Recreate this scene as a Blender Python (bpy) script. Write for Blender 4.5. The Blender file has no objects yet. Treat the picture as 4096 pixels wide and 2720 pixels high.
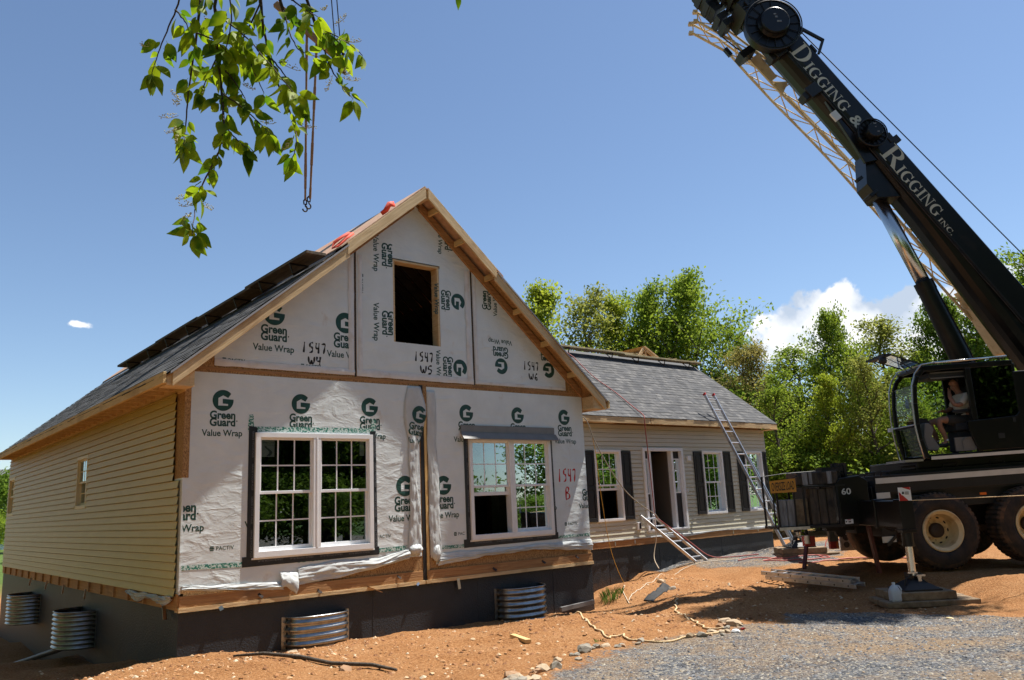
import bpy, bmesh, math, random
import numpy as np
from mathutils import Vector, Matrix, noise as mnoise
random.seed(7)
R = math.radians
sc = bpy.context.scene
COL = sc.collection

# ------------------------------------------------------------------ camera
cd = bpy.data.cameras.new('camera'); cam = bpy.data.objects.new('camera', cd); COL.objects.link(cam)
CAM = Vector((-3.2348, -10.2028, 1.0301))
rx, ro, rz = 1.7732, -0.0472, -0.7012
M3 = Matrix.Rotation(rz, 3, 'Z') @ Matrix.Rotation(rx, 3, 'X') @ Matrix.Rotation(ro, 3, 'Z')
cam.matrix_world = Matrix.Translation(CAM) @ M3.to_4x4()
cd.sensor_width = 36; cd.lens = 3189.55/4096*36; cd.clip_start = 0.1; cd.clip_end = 3000
sc.camera = cam

# ------------------------------------------------------------------ sun, sky, clouds, exposure
TOSUN = Vector((0.465, -0.115, 1.0)).normalized()
sd = bpy.data.lights.new('sun', 'SUN'); sd.energy = 4.9; sd.angle = R(0.53); sd.color = (1.0, 0.955, 0.88)
sun = bpy.data.objects.new('sun', sd); COL.objects.link(sun)
sun.rotation_euler = (-TOSUN).to_track_quat('-Z', 'Y').to_euler(); sun.location = (20, -10, 40)

w = bpy.data.worlds.new('World'); sc.world = w; w.use_nodes = True
nt = w.node_tree; nt.nodes.clear()
def wn(t, **k):
    n = nt.nodes.new(t)
    for a, b in k.items(): setattr(n, a, b)
    return n
def wm(op, a, b=None, clamp=False):
    n = wn('ShaderNodeMath', operation=op, use_clamp=clamp)
    for i, v in enumerate((a, b)):
        if v is None: continue
        if isinstance(v, (int, float)): n.inputs[i].default_value = v
        else: nt.links.new(v, n.inputs[i])
    return n.outputs[0]
sky = wn('ShaderNodeTexSky', sky_type='NISHITA', sun_disc=False, sun_elevation=math.asin(TOSUN.z),
         sun_rotation=math.atan2(TOSUN.x, TOSUN.y), altitude=300, air_density=1.0, dust_density=0.3, ozone_density=2.6)
tc = wn('ShaderNodeTexCoord'); sep = wn('ShaderNodeSeparateXYZ'); nt.links.new(tc.outputs['Generated'], sep.inputs[0])
az = wm('ARCTAN2', sep.outputs[0], sep.outputs[1]); el = wm('ARCSINE', sep.outputs[2])
def azel(u, v):
    d = M3 @ Vector(((u-2048)/3189.55, -(v-1360)/3189.55, -1)); d.normalize()
    return math.atan2(d.x, d.y), math.asin(d.z)
# cumulus puffs as (photo pixel where the puff stands in the sky, radii in px at 3189 px per rad)
PUFF = [(3330,1225,140,95),(3190,1320,170,95),(3480,1270,150,70),(3660,1220,160,85),(3820,1205,130,75),(3950,1210,180,80),
        (3400,1330,280,95),(3700,1330,300,100),(3150,1400,170,60),(3900,1370,260,70),(4080,1080,90,50),(4350,1150,300,150),
        (305,1296,34,13),(10,1850,40,40),(5200,1200,420,160)]
mask = None
for (u, v, a, b) in PUFF:
    A, Eo = azel(u, v); c = math.cos(Eo)
    dx = wm('DIVIDE', wm('SUBTRACT', az, A), a/3189.55/max(c, .5)); dy = wm('DIVIDE', wm('SUBTRACT', el, Eo), b/3189.55)
    r = wm('SQRT', wm('ADD', wm('MULTIPLY', dx, dx), wm('MULTIPLY', dy, dy)))
    k = wm('SUBTRACT', 1.0, r)
    if u < 600: k = wm('SUBTRACT', wm('MULTIPLY', k, .45), .22 if u != 305 else .10)
    mask = k if mask is None else wm('MAXIMUM', mask, k)
nz = wn('ShaderNodeTexNoise'); nz.inputs['Scale'].default_value = 26; nz.inputs['Detail'].default_value = 9; nz.inputs['Roughness'].default_value = .58
nt.links.new(tc.outputs['Generated'], nz.inputs['Vector'])
nz2 = wn('ShaderNodeTexNoise'); nz2.inputs['Scale'].default_value = 13; nz2.inputs['Detail'].default_value = 6
mp = wn('ShaderNodeMapping'); mp.inputs['Location'].default_value = (3, 1, .04); nt.links.new(tc.outputs['Generated'], mp.inputs[0]); nt.links.new(mp.outputs[0], nz2.inputs['Vector'])
dens = wm('ADD', mask, wm('MULTIPLY', wm('SUBTRACT', nz.outputs[0], .5), 2.3))
cm = wn('ShaderNodeMapRange', interpolation_type='SMOOTHSTEP'); nt.links.new(dens, cm.inputs[0]); cm.inputs[1].default_value = .05; cm.inputs[2].default_value = .34
cr = wn('ShaderNodeValToRGB'); nt.links.new(wm('ADD', nz2.outputs[0], wm('MULTIPLY', dens, -.10)), cr.inputs[0])
cr.color_ramp.elements[0].position = .38; cr.color_ramp.elements[0].color = (1.0, 1.0, 1.0, 1)
cr.color_ramp.elements[1].position = .56; cr.color_ramp.elements[1].color = (.50, .58, .70, 1)
bg1 = wn('ShaderNodeBackground'); bg1.inputs[1].default_value = 0.081; nt.links.new(sky.outputs[0], bg1.inputs[0])
bg2 = wn('ShaderNodeBackground'); bg2.inputs[1].default_value = 0.66; nt.links.new(cr.outputs[0], bg2.inputs[0])
mx = wn('ShaderNodeMixShader'); nt.links.new(wm('MULTIPLY', cm.outputs[0], .93), mx.inputs[0]); nt.links.new(bg1.outputs[0], mx.inputs[1]); nt.links.new(bg2.outputs[0], mx.inputs[2])
wo = wn('ShaderNodeOutputWorld'); nt.links.new(mx.outputs[0], wo.inputs[0])
sc.view_settings.view_transform = 'Standard'; sc.view_settings.look = 'None'; sc.view_settings.gamma = 1
sc.view_settings.exposure = 0.84
sc.cycles.max_bounces = 8; sc.cycles.transparent_max_bounces = 16

# ------------------------------------------------------------------ text geometry (built-in font), made before anything else
TXT = {}
def prep_text(strings):
    obs = []
    for s, off in strings:
        cu = bpy.data.curves.new('t', 'FONT'); cu.body = s; cu.size = 1; cu.offset = off; cu.resolution_u = 3
        o = bpy.data.objects.new('t', cu); COL.objects.link(o); obs.append((s, o))
    bpy.context.view_layer.update(); dg = bpy.context.evaluated_depsgraph_get()
    for s, o in obs:
        me = bpy.data.meshes.new_from_object(o.evaluated_get(dg), depsgraph=dg)
        V = np.array([v.co[:] for v in me.vertices]); F = [tuple(p.vertices) for p in me.polygons]
        V[:, 0] -= V[:, 0].min(); TXT[s] = (V, F)
        bpy.data.meshes.remove(me); cu = o.data; bpy.data.objects.remove(o); bpy.data.curves.remove(cu)
prep_text([('Green', .036), ('Guard', .036), ('Value Wrap', .02), ('PACTIV', .01), ('60', .02), ('OVERSIZE LOAD', .015), ('R', 0), ('&', .02),
           ('GRACE VYCOR PLUS', .01), ('SilverLine', .005), ('by Andersen', 0), ('DANGER', .02)])

# ------------------------------------------------------------------ builder
class B:
    def __init__(s, T=None): s.V = []; s.F = []; s.T = T
    def v(s, p):
        s.V.append(tuple(s.T(*p)) if s.T else tuple(p)); return len(s.V)-1
    def poly(s, pts): s.F.append([s.v(p) for p in pts])
    def hexa(s, p):
        i = [s.v(q) for q in p]
        for f in ((0,3,2,1),(4,5,6,7),(0,1,5,4),(1,2,6,5),(2,3,7,6),(3,0,4,7)): s.F.append([i[k] for k in f])
        return s
    def box(s, x0, x1, y0, y1, z0, z1):
        return s.hexa([(x0,y0,z0),(x1,y0,z0),(x1,y1,z0),(x0,y1,z0),(x0,y0,z1),(x1,y0,z1),(x1,y1,z1),(x0,y1,z1)])
    def beam(s, a, b, w, h, up=(0,0,1)):
        a = Vector(a); b = Vector(b); d = (b-a).normalized(); u = Vector(up)
        x = d.cross(u)
        if x.length < 1e-4: x = d.cross(Vector((1,0,0)))
        x.normalize(); u = x.cross(d); x = x*w/2; u = u*h/2
        return s.hexa([a-x-u, a+x-u, b+x-u, b-x-u, a-x+u, a+x+u, b+x+u, b-x+u])
    def tube(s, pts, r, n=8, caps=True):
        pts = [Vector(p) for p in pts]; rs = r if isinstance(r, (list, tuple)) else [r]*len(pts)
        rings = []; ref = None
        for i, p in enumerate(pts):
            d = (pts[min(i+1, len(pts)-1)]-pts[max(i-1, 0)]).normalized()
            if ref is None: ref = d.orthogonal().normalized()
            ref = (ref-d*ref.dot(d))
            if ref.length < 1e-5: ref = d.orthogonal()
            ref.normalize(); q = d.cross(ref)
            rings.append([s.v(p+(ref*math.cos(2*math.pi*k/n)+q*math.sin(2*math.pi*k/n))*rs[i]) for k in range(n)])
        for a, b in zip(rings, rings[1:]):
            for k in range(n): s.F.append([a[k], a[(k+1)%n], b[(k+1)%n], b[k]])
        if caps: s.F.append(rings[0][::-1]); s.F.append(rings[-1])
        return s
    def prism(s, poly, fn, d0, d1):
        a = [s.v(fn(p[0], p[1], d0)) for p in poly]; b = [s.v(fn(p[0], p[1], d1)) for p in poly]; n = len(poly)
        s.F.append(a[::-1]); s.F.append(b)
        for k in range(n): s.F.append([a[k], a[(k+1)%n], b[(k+1)%n], b[k]])
        return s
    def lathe(s, prof, c, axis, n=24, close=False):
        c = Vector(c); ax = Vector(axis).normalized(); e1 = ax.orthogonal().normalized(); e2 = ax.cross(e1); rings = []
        for r, h in prof:
            rings.append([s.v(c+ax*h+(e1*math.cos(2*math.pi*k/n)+e2*math.sin(2*math.pi*k/n))*r) for k in range(n)])
        for a, b in zip(rings, rings[1:]):
            for k in range(n): s.F.append([a[k], a[(k+1)%n], b[(k+1)%n], b[k]])
        if close: s.F.append(rings[0][::-1]); s.F.append(rings[-1])
        return s
    def geo(s, VF, fn):
        V, F = VF; o = len(s.V)
        for p in V: s.v(fn(p[0], p[1]))
        s.F += [[o+i for i in f] for f in F]; return s
    def build(s, name, mat, parent=None, smooth=False, bevel=0, local=False):
        me = bpy.data.meshes.new(name); me.from_pydata(s.V, [], s.F); me.update()
        return link(name, me, mat, parent, smooth, bevel, local)
def link(name, me, mat, parent=None, smooth=False, bevel=0, local=False):
    o = bpy.data.objects.new(name, me); COL.objects.link(o)
    for m in (mat if isinstance(mat, (list, tuple)) else [mat]): me.materials.append(m)
    if smooth: me.polygons.foreach_set('use_smooth', [True]*len(me.polygons))
    if parent:
        o.parent = parent
        if not local and parent.type == 'EMPTY': o.matrix_parent_inverse = (Matrix.Translation(parent.location) @ parent.rotation_euler.to_matrix().to_4x4()).inverted()
    if bevel:
        bv = o.modifiers.new('bevel', 'BEVEL'); bv.width = bevel; bv.segments = 2; bv.limit_method = 'ANGLE'; bv.angle_limit = R(40)
    return o
def tag(o, label=None, cat=None, group=None, kind=None):
    for k, v in (('label', label), ('category', cat), ('group', group), ('kind', kind)):
        if v: o[k] = v
    return o
def empty(name, loc, label, cat, group=None, rz=0):
    o = bpy.data.objects.new(name, None); COL.objects.link(o); o.location = loc; o.rotation_euler = (0, 0, rz); o.empty_display_size = .3
    return tag(o, label, cat, group)
def copy_tree(o, parent=None):
    c = o.copy(); COL.objects.link(c)
    if parent: c.parent = parent
    for ch in o.children: copy_tree(ch, c)
    return c

# ------------------------------------------------------------------ materials
MATS = {}
def mat(name, c1, c2=None, scale=5, rough=.6, metal=0, bump=0, bscale=None, stretch=(1,1,1), detail=5, coat=0, spec=None, lo=.35, hi=.65, bdist=.02, c3=None, s3=1.5, trans=0, rot=0):
    m = bpy.data.materials.new(name); m.use_nodes = True; n = m.node_tree.nodes; L = m.node_tree.links
    p = n['Principled BSDF']; p.inputs['Roughness'].default_value = rough; p.inputs['Metallic'].default_value = metal
    p.inputs['Base Color'].default_value = (*c1, 1)
    if coat: p.inputs['Coat Weight'].default_value = coat; p.inputs['Coat Roughness'].default_value = .08
    if spec is not None: p.inputs['Specular IOR Level'].default_value = spec
    tc = n.new('ShaderNodeTexCoord'); mp = n.new('ShaderNodeMapping'); mp.inputs['Scale'].default_value = stretch; L.new(tc.outputs['Object'], mp.inputs[0])
    if rot: mp.vector_type = 'TEXTURE'; mp.inputs['Scale'].default_value = tuple(1/q for q in stretch); mp.inputs['Rotation'].default_value = (0, rot, 0)
    if c2:
        t = n.new('ShaderNodeTexNoise'); t.inputs['Scale'].default_value = scale; t.inputs['Detail'].default_value = detail; t.inputs['Roughness'].default_value = .6; L.new(mp.outputs[0], t.inputs['Vector'])
        r = n.new('ShaderNodeValToRGB'); r.color_ramp.elements[0].position = lo; r.color_ramp.elements[1].position = hi
        r.color_ramp.elements[0].color = (*c1, 1); r.color_ramp.elements[1].color = (*c2, 1); L.new(t.outputs[0], r.inputs[0]); out = r.outputs[0]
        if c3:
            t3 = n.new('ShaderNodeTexNoise'); t3.inputs['Scale'].default_value = s3; t3.inputs['Detail'].default_value = 6; L.new(tc.outputs['Object'], t3.inputs['Vector'])
            r3 = n.new('ShaderNodeValToRGB'); r3.color_ramp.elements[0].position = .56; r3.color_ramp.elements[1].position = .74; L.new(t3.outputs[0], r3.inputs[0])
            mx = n.new('ShaderNodeMixRGB'); L.new(r3.outputs[0], mx.inputs[0]); L.new(out, mx.inputs[1]); mx.inputs[2].default_value = (*c3, 1); out = mx.outputs[0]
        L.new(out, p.inputs['Base Color'])
    if bump:
        t = n.new('ShaderNodeTexNoise'); t.inputs['Scale'].default_value = bscale or scale; t.inputs['Detail'].default_value = 6; L.new(mp.outputs[0], t.inputs['Vector'])
        b = n.new('ShaderNodeBump'); b.inputs['Strength'].default_value = bump; b.inputs['Distance'].default_value = bdist; L.new(t.outputs[0], b.inputs['Height']); L.new(b.outputs[0], p.inputs['Normal'])
    if trans:
        tr = n.new('ShaderNodeBsdfTranslucent'); ad = n.new('ShaderNodeMixShader'); ad.inputs[0].default_value = trans
        if c2: L.new(out, tr.inputs[0])
        else: tr.inputs[0].default_value = (*c1, 1)
        L.new(p.outputs[0], ad.inputs[1]); L.new(tr.outputs[0], ad.inputs[2]); L.new(ad.outputs[0], n['Material Output'].inputs[0])
    MATS[name] = m; return m
def nodes(m): return m.node_tree.nodes, m.node_tree.links

lumber = mat('lumber', (.52,.36,.18), (.66,.50,.29), 3, .7, bump=.25, stretch=(1.2,1.2,14), bscale=6, c3=(.36,.21,.09), s3=2.2)
lumber_x = mat('lumber_x', (.50,.34,.165), (.64,.47,.26), 3, .7, bump=.25, stretch=(1.0,9,12), bscale=6, c3=(.35,.20,.08), s3=1.6)
lumber_y = mat('lumber_y', (.55,.36,.14), (.68,.48,.22), 3, .7, bump=.25, stretch=(9,1,12), bscale=6, c3=(.42,.25,.09), s3=1.2)
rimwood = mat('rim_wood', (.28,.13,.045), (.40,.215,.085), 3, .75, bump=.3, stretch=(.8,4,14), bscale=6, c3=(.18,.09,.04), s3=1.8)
oldwood = mat('old_wood', (.17,.11,.06), (.29,.205,.125), 4, .85, bump=.5, stretch=(2,2,2), bscale=14, c3=(.10,.07,.045), s3=3)
darkwood = mat('dark_timber', (.045,.032,.022), (.10,.07,.045), 4, .85, bump=.5, stretch=(6,6,1), bscale=8, c3=(.02,.016,.013), s3=4)
greywood = mat('grey_timber', (.16,.15,.15), (.30,.29,.29), 5, .8, bump=.4, stretch=(7,7,.8), c3=(.09,.085,.08), s3=3)
plankwood = mat('staging_wood', (.085,.06,.04), (.16,.12,.08), 3, .85, bump=.3, stretch=(8,1,8), c3=(.05,.036,.025), s3=2)
plankpale = mat('pale_staging_wood', (.36,.29,.16), (.50,.41,.24), 3, .8, bump=.3, stretch=(1,8,8), c3=(.25,.19,.1), s3=2)
white = mat('white_vinyl', (.80,.80,.80), (.74,.75,.77), 8, .35)
offwhite = mat('beige_vinyl', (.68,.60,.42), (.63,.55,.38), 4, .5)
screen = mat('screen_dark', (.012,.012,.013), rough=.6)
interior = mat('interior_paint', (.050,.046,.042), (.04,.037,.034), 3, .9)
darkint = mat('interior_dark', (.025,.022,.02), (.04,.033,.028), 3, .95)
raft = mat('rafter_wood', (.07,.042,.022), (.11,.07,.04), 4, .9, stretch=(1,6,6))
blackshut = mat('shutter_vinyl', (.007,.0075,.0095), (.011,.011,.014), 6, .55, bump=.05, bscale=60)
steel = mat('galvanised', (.27,.27,.27), (.40,.40,.40), 9, .33, metal=1, bump=.06, bscale=20, c3=(.30,.27,.24), s3=5)
alu = mat('aluminium', (.50,.50,.50), (.62,.62,.63), 12, .38, metal=1, bump=.05, bscale=40)
chrome = mat('chrome', (.62,.61,.57), rough=.24, metal=1)
cpaint = mat('crane_paint', (.0035,.003,.0028), (.005,.0042,.0036), 2, .36, coat=.08, spec=.32, c3=(.016,.011,.008), s3=3.5)
cdark = mat('crane_chassis', (.005,.0046,.0044), (.010,.008,.007), 4, .55, bump=.1, bscale=18)
cwhite = mat('crane_stripe', (.58,.55,.50), (.64,.61,.56), 5, .5)
cream = mat('crane_cream', (.60,.46,.24), (.70,.55,.31), 5, .45, c3=(.42,.27,.12), s3=6)
lettermat = mat('cream_lettering', (.50,.45,.33), (.56,.50,.38), 9, .5)
rubber = mat('tyre_rubber', (.012,.011,.0105), (.045,.028,.018), 6, .85, bump=.25, bscale=30)
tyredirt = mat('muddy_tyre', (.03,.022,.016), (.15,.075,.035), 7, .9, bump=.3, bscale=26, lo=.42, hi=.75)
red = mat('red_paint', (.45,.02,.015), (.38,.02,.015), 6, .4)
orange = mat('orange_lens', (.75,.16,.02), rough=.25)
whitep = mat('white_decal', (.75,.74,.72), rough=.45)
blackp = mat('black_print', (.012,.012,.012), rough=.6)
signo = mat('orange_sign', (.62,.27,.03), (.55,.23,.03), 6, .5)
spray = mat('black_spray', (.02,.02,.021), (.08,.08,.08), 60, .8, lo=.55, hi=.8)
sprayr = mat('red_spray', (.50,.015,.015), (.55,.06,.05), 60, .8, lo=.55, hi=.8)
gprint = mat('green_print', (.006,.045,.033), (.009,.058,.042), 12, .55)
tape = mat('black_flashing', (.013,.014,.017), (.022,.023,.027), 7, .35, bump=.35, bscale=14)
tapetxt = mat('flashing_print', (.16,.165,.18), rough=.6)
rope_m = mat('rope', (.60,.42,.22), (.72,.53,.31), 60, .9, bump=.6, bscale=80)
cordtan = mat('tan_cord', (.50,.40,.28), (.55,.45,.33), 9, .7)
cordgrey = mat('grey_cord', (.22,.19,.15), (.27,.24,.19), 9, .7)
cordyel = mat('yellow_cord', (.55,.30,.03), (.5,.26,.03), 9, .6)
hosered = mat('red_hose', (.30,.045,.035), (.25,.04,.03), 9, .6)
hosepink = mat('faded_hose', (.50,.13,.10), (.42,.1,.08), 9, .6)
orange_flag = mat('orange_webbing', (.62,.045,.012), (.55,.04,.01), 9, .7)
strapm = mat('lifting_webbing', (.22,.115,.05), (.29,.16,.075), 30, .85)
ironm = mat('dark_iron', (.03,.022,.018), (.05,.035,.028), 9, .6, metal=.6)
bark = mat('bark', (.055,.042,.032), (.10,.08,.06), 9, .9, bump=.6, bscale=22, stretch=(3,3,1))
twigm = mat('twig_bark', (.035,.024,.018), (.06,.042,.03), 30, .85, bump=.4, bscale=60)
jugm = mat('milk_jug', (.70,.74,.78), rough=.3, trans=.35)
pvc = mat('black_pipe', (.05,.05,.05), rough=.5)
skinm = mat('skin', (.25,.115,.07), (.29,.14,.085), 9, .55)
shirt = mat('tan_shirt', (.50,.45,.37), (.44,.40,.33), 20, .9, bump=.3, bscale=30)
shorts = mat('dark_shorts', (.025,.022,.02), rough=.9)
sock = mat('white_sock', (.75,.75,.75), rough=.9)
shoe = mat('black_shoe', (.012,.012,.012), rough=.6)
hairm = mat('dark_hair', (.02,.014,.01), rough=.8)
seatm = mat('seat_cloth', (.02,.02,.022), rough=.9)
greyplas = mat('grey_plastic', (.13,.125,.12), rough=.6)
tealtape = mat('teal_tape', (.015,.17,.12), (.50,.60,.56), 48, .6, lo=.47, hi=.53, detail=1)
greytrim = mat('grey_coil_trim', (.17,.165,.16), (.20,.195,.19), 5, .45)
foil = mat('flashing_metal', (.55,.55,.55), rough=.3, metal=1)
tarp = mat('black_tarp', (.006,.006,.007), (.014,.014,.014), 9, .75, bump=.5, bscale=9)
stone = mat('field_stone', (.21,.185,.145), (.33,.295,.24), 6, .9, bump=.5, bscale=16, c3=(.30,.19,.10), s3=3)

def glass(name, tint=(.9,.95,.95), refl=.12, rough=0.0):
    m = bpy.data.materials.new(name); m.use_nodes = True; n, L = nodes(m); n.remove(n['Principled BSDF'])
    t = n.new('ShaderNodeBsdfTransparent'); t.inputs[0].default_value = (*tint, 1); g = n.new('ShaderNodeBsdfGlossy'); g.inputs['Roughness'].default_value = rough; g.inputs[0].default_value = (.78,.92,1,1)
    f = n.new('ShaderNodeFresnel'); f.inputs[0].default_value = 1.5
    ma = n.new('ShaderNodeMath'); ma.operation = 'MULTIPLY_ADD'; ma.use_clamp = True; ma.inputs[1].default_value = 1.4; ma.inputs[2].default_value = refl; L.new(f.outputs[0], ma.inputs[0])
    mx = n.new('ShaderNodeMixShader'); L.new(ma.outputs[0], mx.inputs[0]); L.new(t.outputs[0], mx.inputs[1]); L.new(g.outputs[0], mx.inputs[2]); L.new(mx.outputs[0], n['Material Output'].inputs[0]); return m
wglass = glass('window_glass', (.45,.5,.5), .10)
cglass = glass('cab_glass', (.82,.88,.82), .01)
tglass = glass('tinted_cab_glass', (.10,.13,.11), .03)
vglass = glass('visor_glass', (.80,.72,.45), .0)

# house wrap: woven film with stains; taut folds as bump
wrap = bpy.data.materials.new('house_wrap'); wrap.use_nodes = True
def wrapnodes(m, base):
    n, L = nodes(m); p = n['Principled BSDF']; p.inputs['Roughness'].default_value = .48
    tc = n.new('ShaderNodeTexCoord')
    def nzt(scale, st, det=5, rgh=.6, dist=0):
        mp = n.new('ShaderNodeMapping'); mp.inputs['Scale'].default_value = st[:3]
        if len(st) > 3: mp.inputs['Rotation'].default_value = (0, st[3], 0)
        L.new(tc.outputs['Object'], mp.inputs[0])
        t = n.new('ShaderNodeTexNoise'); t.inputs['Scale'].default_value = scale; t.inputs['Detail'].default_value = det; t.inputs['Roughness'].default_value = rgh; t.inputs['Distortion'].default_value = dist; L.new(mp.outputs[0], t.inputs['Vector']); return t.outputs[0]
    def math_(op, a, b):
        k = n.new('ShaderNodeMath'); k.operation = op
        for i, x in enumerate((a, b)):
            if isinstance(x, (int, float)): k.inputs[i].default_value = x
            else: L.new(x, k.inputs[i])
        return k.outputs[0]
    if base:
        r = n.new('ShaderNodeValToRGB'); r.color_ramp.elements[0].position = .3; r.color_ramp.elements[1].position = .7
        r.color_ramp.elements[0].color = (.60,.645,.645,1); r.color_ramp.elements[1].color = (.68,.725,.725,1); L.new(nzt(3, (1,1,1)), r.inputs[0])
        st = n.new('ShaderNodeValToRGB'); st.color_ramp.elements[0].position = .63; st.color_ramp.elements[1].position = .80; L.new(nzt(2.3, (1.3,1,1), 7), st.inputs[0])
        mx = n.new('ShaderNodeMixRGB'); L.new(math_('MULTIPLY', st.outputs[0], .75), mx.inputs[0]); L.new(r.outputs[0], mx.inputs[1]); mx.inputs[2].default_value = (.44,.30,.19,1)
        L.new(mx.outputs[0], p.inputs['Base Color'])
    a = nzt(3.0, (.7,1,1.5,.5), 4, .45, 1.2); b = nzt(1.0, (1,1,1), 3); c = nzt(10, (.6,1,1.3,-.5), 3, .5, 1.5); d = nzt(160, (1,1,1), 1)
    h = math_('ADD', math_('MULTIPLY', math_('POWER', a, 3.0), 1.6), math_('ADD', math_('MULTIPLY', b, .7), math_('ADD', math_('MULTIPLY', math_('POWER', c, 4.0), .55), math_('MULTIPLY', d, .012))))
    bp = n.new('ShaderNodeBump'); bp.inputs['Strength'].default_value = .45; bp.inputs['Distance'].default_value = .03; L.new(h, bp.inputs['Height']); L.new(bp.outputs[0], p.inputs['Normal'])
    return p
wrapnodes(wrap, True)
pp = wrapnodes(gprint, False)
loose = mat('loose_wrap', (.64,.66,.655), (.72,.745,.74), 5, .6, bump=.2, bscale=9, trans=.3)
fold = mat('wrap_fold', (.68,.67,.66), (.60,.585,.57), 6, .35, bump=.5, bscale=12, c3=(.5,.42,.33), s3=3)

# OSB: flakes from voronoi cells
osb = bpy.data.materials.new('osb'); osb.use_nodes = True
n, L = nodes(osb); p = n['Principled BSDF']; p.inputs['Roughness'].default_value = .8
tcx = n.new('ShaderNodeTexCoord'); mpx = n.new('ShaderNodeMapping'); mpx.inputs['Scale'].default_value = (26, 26, 11); L.new(tcx.outputs['Object'], mpx.inputs[0])
vo = n.new('ShaderNodeTexVoronoi'); vo.inputs['Randomness'].default_value = 1; L.new(mpx.outputs[0], vo.inputs['Vector'])
rr = n.new('ShaderNodeValToRGB'); rr.color_ramp.elements[0].color = (.17,.085,.03,1); rr.color_ramp.elements[1].color = (.46,.27,.11,1); rr.color_ramp.elements.new(.5).color = (.33,.18,.065,1)
sp = n.new('ShaderNodeSeparateColor'); L.new(vo.outputs['Color'], sp.inputs[0]); L.new(sp.outputs[0], rr.inputs[0]); L.new(rr.outputs[0], p.inputs['Base Color'])

# foundation parge: dark grey coating with trowel texture
found = mat('foundation_coat', (.013,.017,.0235), (.019,.024,.032), 3, .55, bump=.7, bscale=40, c3=(.026,.031,.040), s3=1.1, bdist=.012)

# clay splashed up the lower coat of the foundation
n, L = nodes(found); p = n['Principled BSDF']; old = p.inputs['Base Color'].links[0].from_socket
tcf = n.new('ShaderNodeTexCoord'); sx = n.new('ShaderNodeSeparateXYZ'); L.new(tcf.outputs['Object'], sx.inputs[0]); nf = n.new('ShaderNodeTexNoise'); nf.inputs['Scale'].default_value = 7; nf.inputs['Detail'].default_value = 8; L.new(tcf.outputs['Object'], nf.inputs['Vector'])
mf = n.new('ShaderNodeMath'); mf.operation = 'MULTIPLY_ADD'; mf.inputs[1].default_value = .55; L.new(nf.outputs[0], mf.inputs[0]); L.new(sx.outputs[2], mf.inputs[2])
rf = n.new('ShaderNodeMapRange'); rf.inputs[1].default_value = -.36; rf.inputs[2].default_value = -.60; rf.inputs[3].default_value = 0; rf.inputs[4].default_value = .55; L.new(mf.outputs[0], rf.inputs[0])
mxf = n.new('ShaderNodeMixRGB'); L.new(rf.outputs[0], mxf.inputs[0]); L.new(old, mxf.inputs[1]); mxf.inputs[2].default_value = (.10,.055,.028,1); L.new(mxf.outputs[0], p.inputs['Base Color'])

# shingles: courses in v, tabs in u, random tone per tab
def shingle_mat(name, ux, base, var):
    m = bpy.data.materials.new(name); m.use_nodes = True; n, L = nodes(m); p = n['Principled BSDF']; p.inputs['Roughness'].default_value = .9
    uv = n.new('ShaderNodeUVMap'); br = n.new('ShaderNodeTexBrick'); L.new(uv.outputs[0], br.inputs['Vector'])
    br.offset = .37; br.squash = .7; br.squash_frequency = 3; br.inputs['Scale'].default_value = 1; br.inputs['Brick Width'].default_value = .19; br.inputs['Row Height'].default_value = .143; br.inputs['Mortar Size'].default_value = .009
    br.inputs['Color1'].default_value = (0,0,0,1); br.inputs['Color2'].default_value = (1,1,1,1); br.inputs['Mortar'].default_value = (0,0,0,1)  # dark mortar lines: tab joints, plus painted shadow lines under the tabs
    r = n.new('ShaderNodeValToRGB'); e = r.color_ramp.elements; e[0].color = (*base, 1); e[1].color = (*var, 1); L.new(br.outputs[0], r.inputs[0])
    k = e.new(.55); k.color = tuple(.5*(a+b)*.92 for a, b in zip(base, var))+(1,)
    t = n.new('ShaderNodeTexNoise'); t.inputs['Scale'].default_value = 90; t.inputs['Detail'].default_value = 3; tc = n.new('ShaderNodeTexCoord'); L.new(tc.outputs['Object'], t.inputs['Vector'])
    t2 = n.new('ShaderNodeTexNoise'); t2.inputs['Scale'].default_value = 4; t2.inputs['Detail'].default_value = 6; L.new(tc.outputs['Object'], t2.inputs['Vector'])
    mm = n.new('ShaderNodeMath'); mm.operation = 'ADD'; L.new(t.outputs[0], mm.inputs[0]); L.new(t2.outputs[0], mm.inputs[1])
    mr = n.new('ShaderNodeMapRange'); mr.inputs[1].default_value = .6; mr.inputs[2].default_value = 1.4; mr.inputs[3].default_value = .45; mr.inputs[4].default_value = 1.55; L.new(mm.outputs[0], mr.inputs[0])
    mx = n.new('ShaderNodeMixRGB'); mx.blend_type = 'MULTIPLY'; mx.inputs[0].default_value = 1; L.new(r.outputs[0], mx.inputs[1]); L.new(mr.outputs[0], mx.inputs[2]); L.new(mx.outputs[0], p.inputs['Base Color'])
    b = n.new('ShaderNodeBump'); b.inputs['Strength'].default_value = .6; b.inputs['Distance'].default_value = .008; L.new(br.outputs['Color'], b.inputs['Height']); L.new(b.outputs[0], p.inputs['Normal'])
    return m
shingle = shingle_mat('charcoal_shingle', 0, (.036,.036,.038), (.095,.092,.09))
shingle2 = shingle_mat('grey_shingle', 0, (.048,.049,.053), (.118,.114,.110))
siding_m = mat('tan_siding', (.53,.49,.375), (.57,.53,.41), 2, .5, bump=.06, bscale=40, stretch=(1,1,4))
siding_bounce = mat('bounce_tinted_siding', (.50,.385,.10), (.54,.42,.12), 2, .5, bump=.06, bscale=40, stretch=(1,1,4))  # warm bounce off the clay is painted into the tan siding's colour
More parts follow.
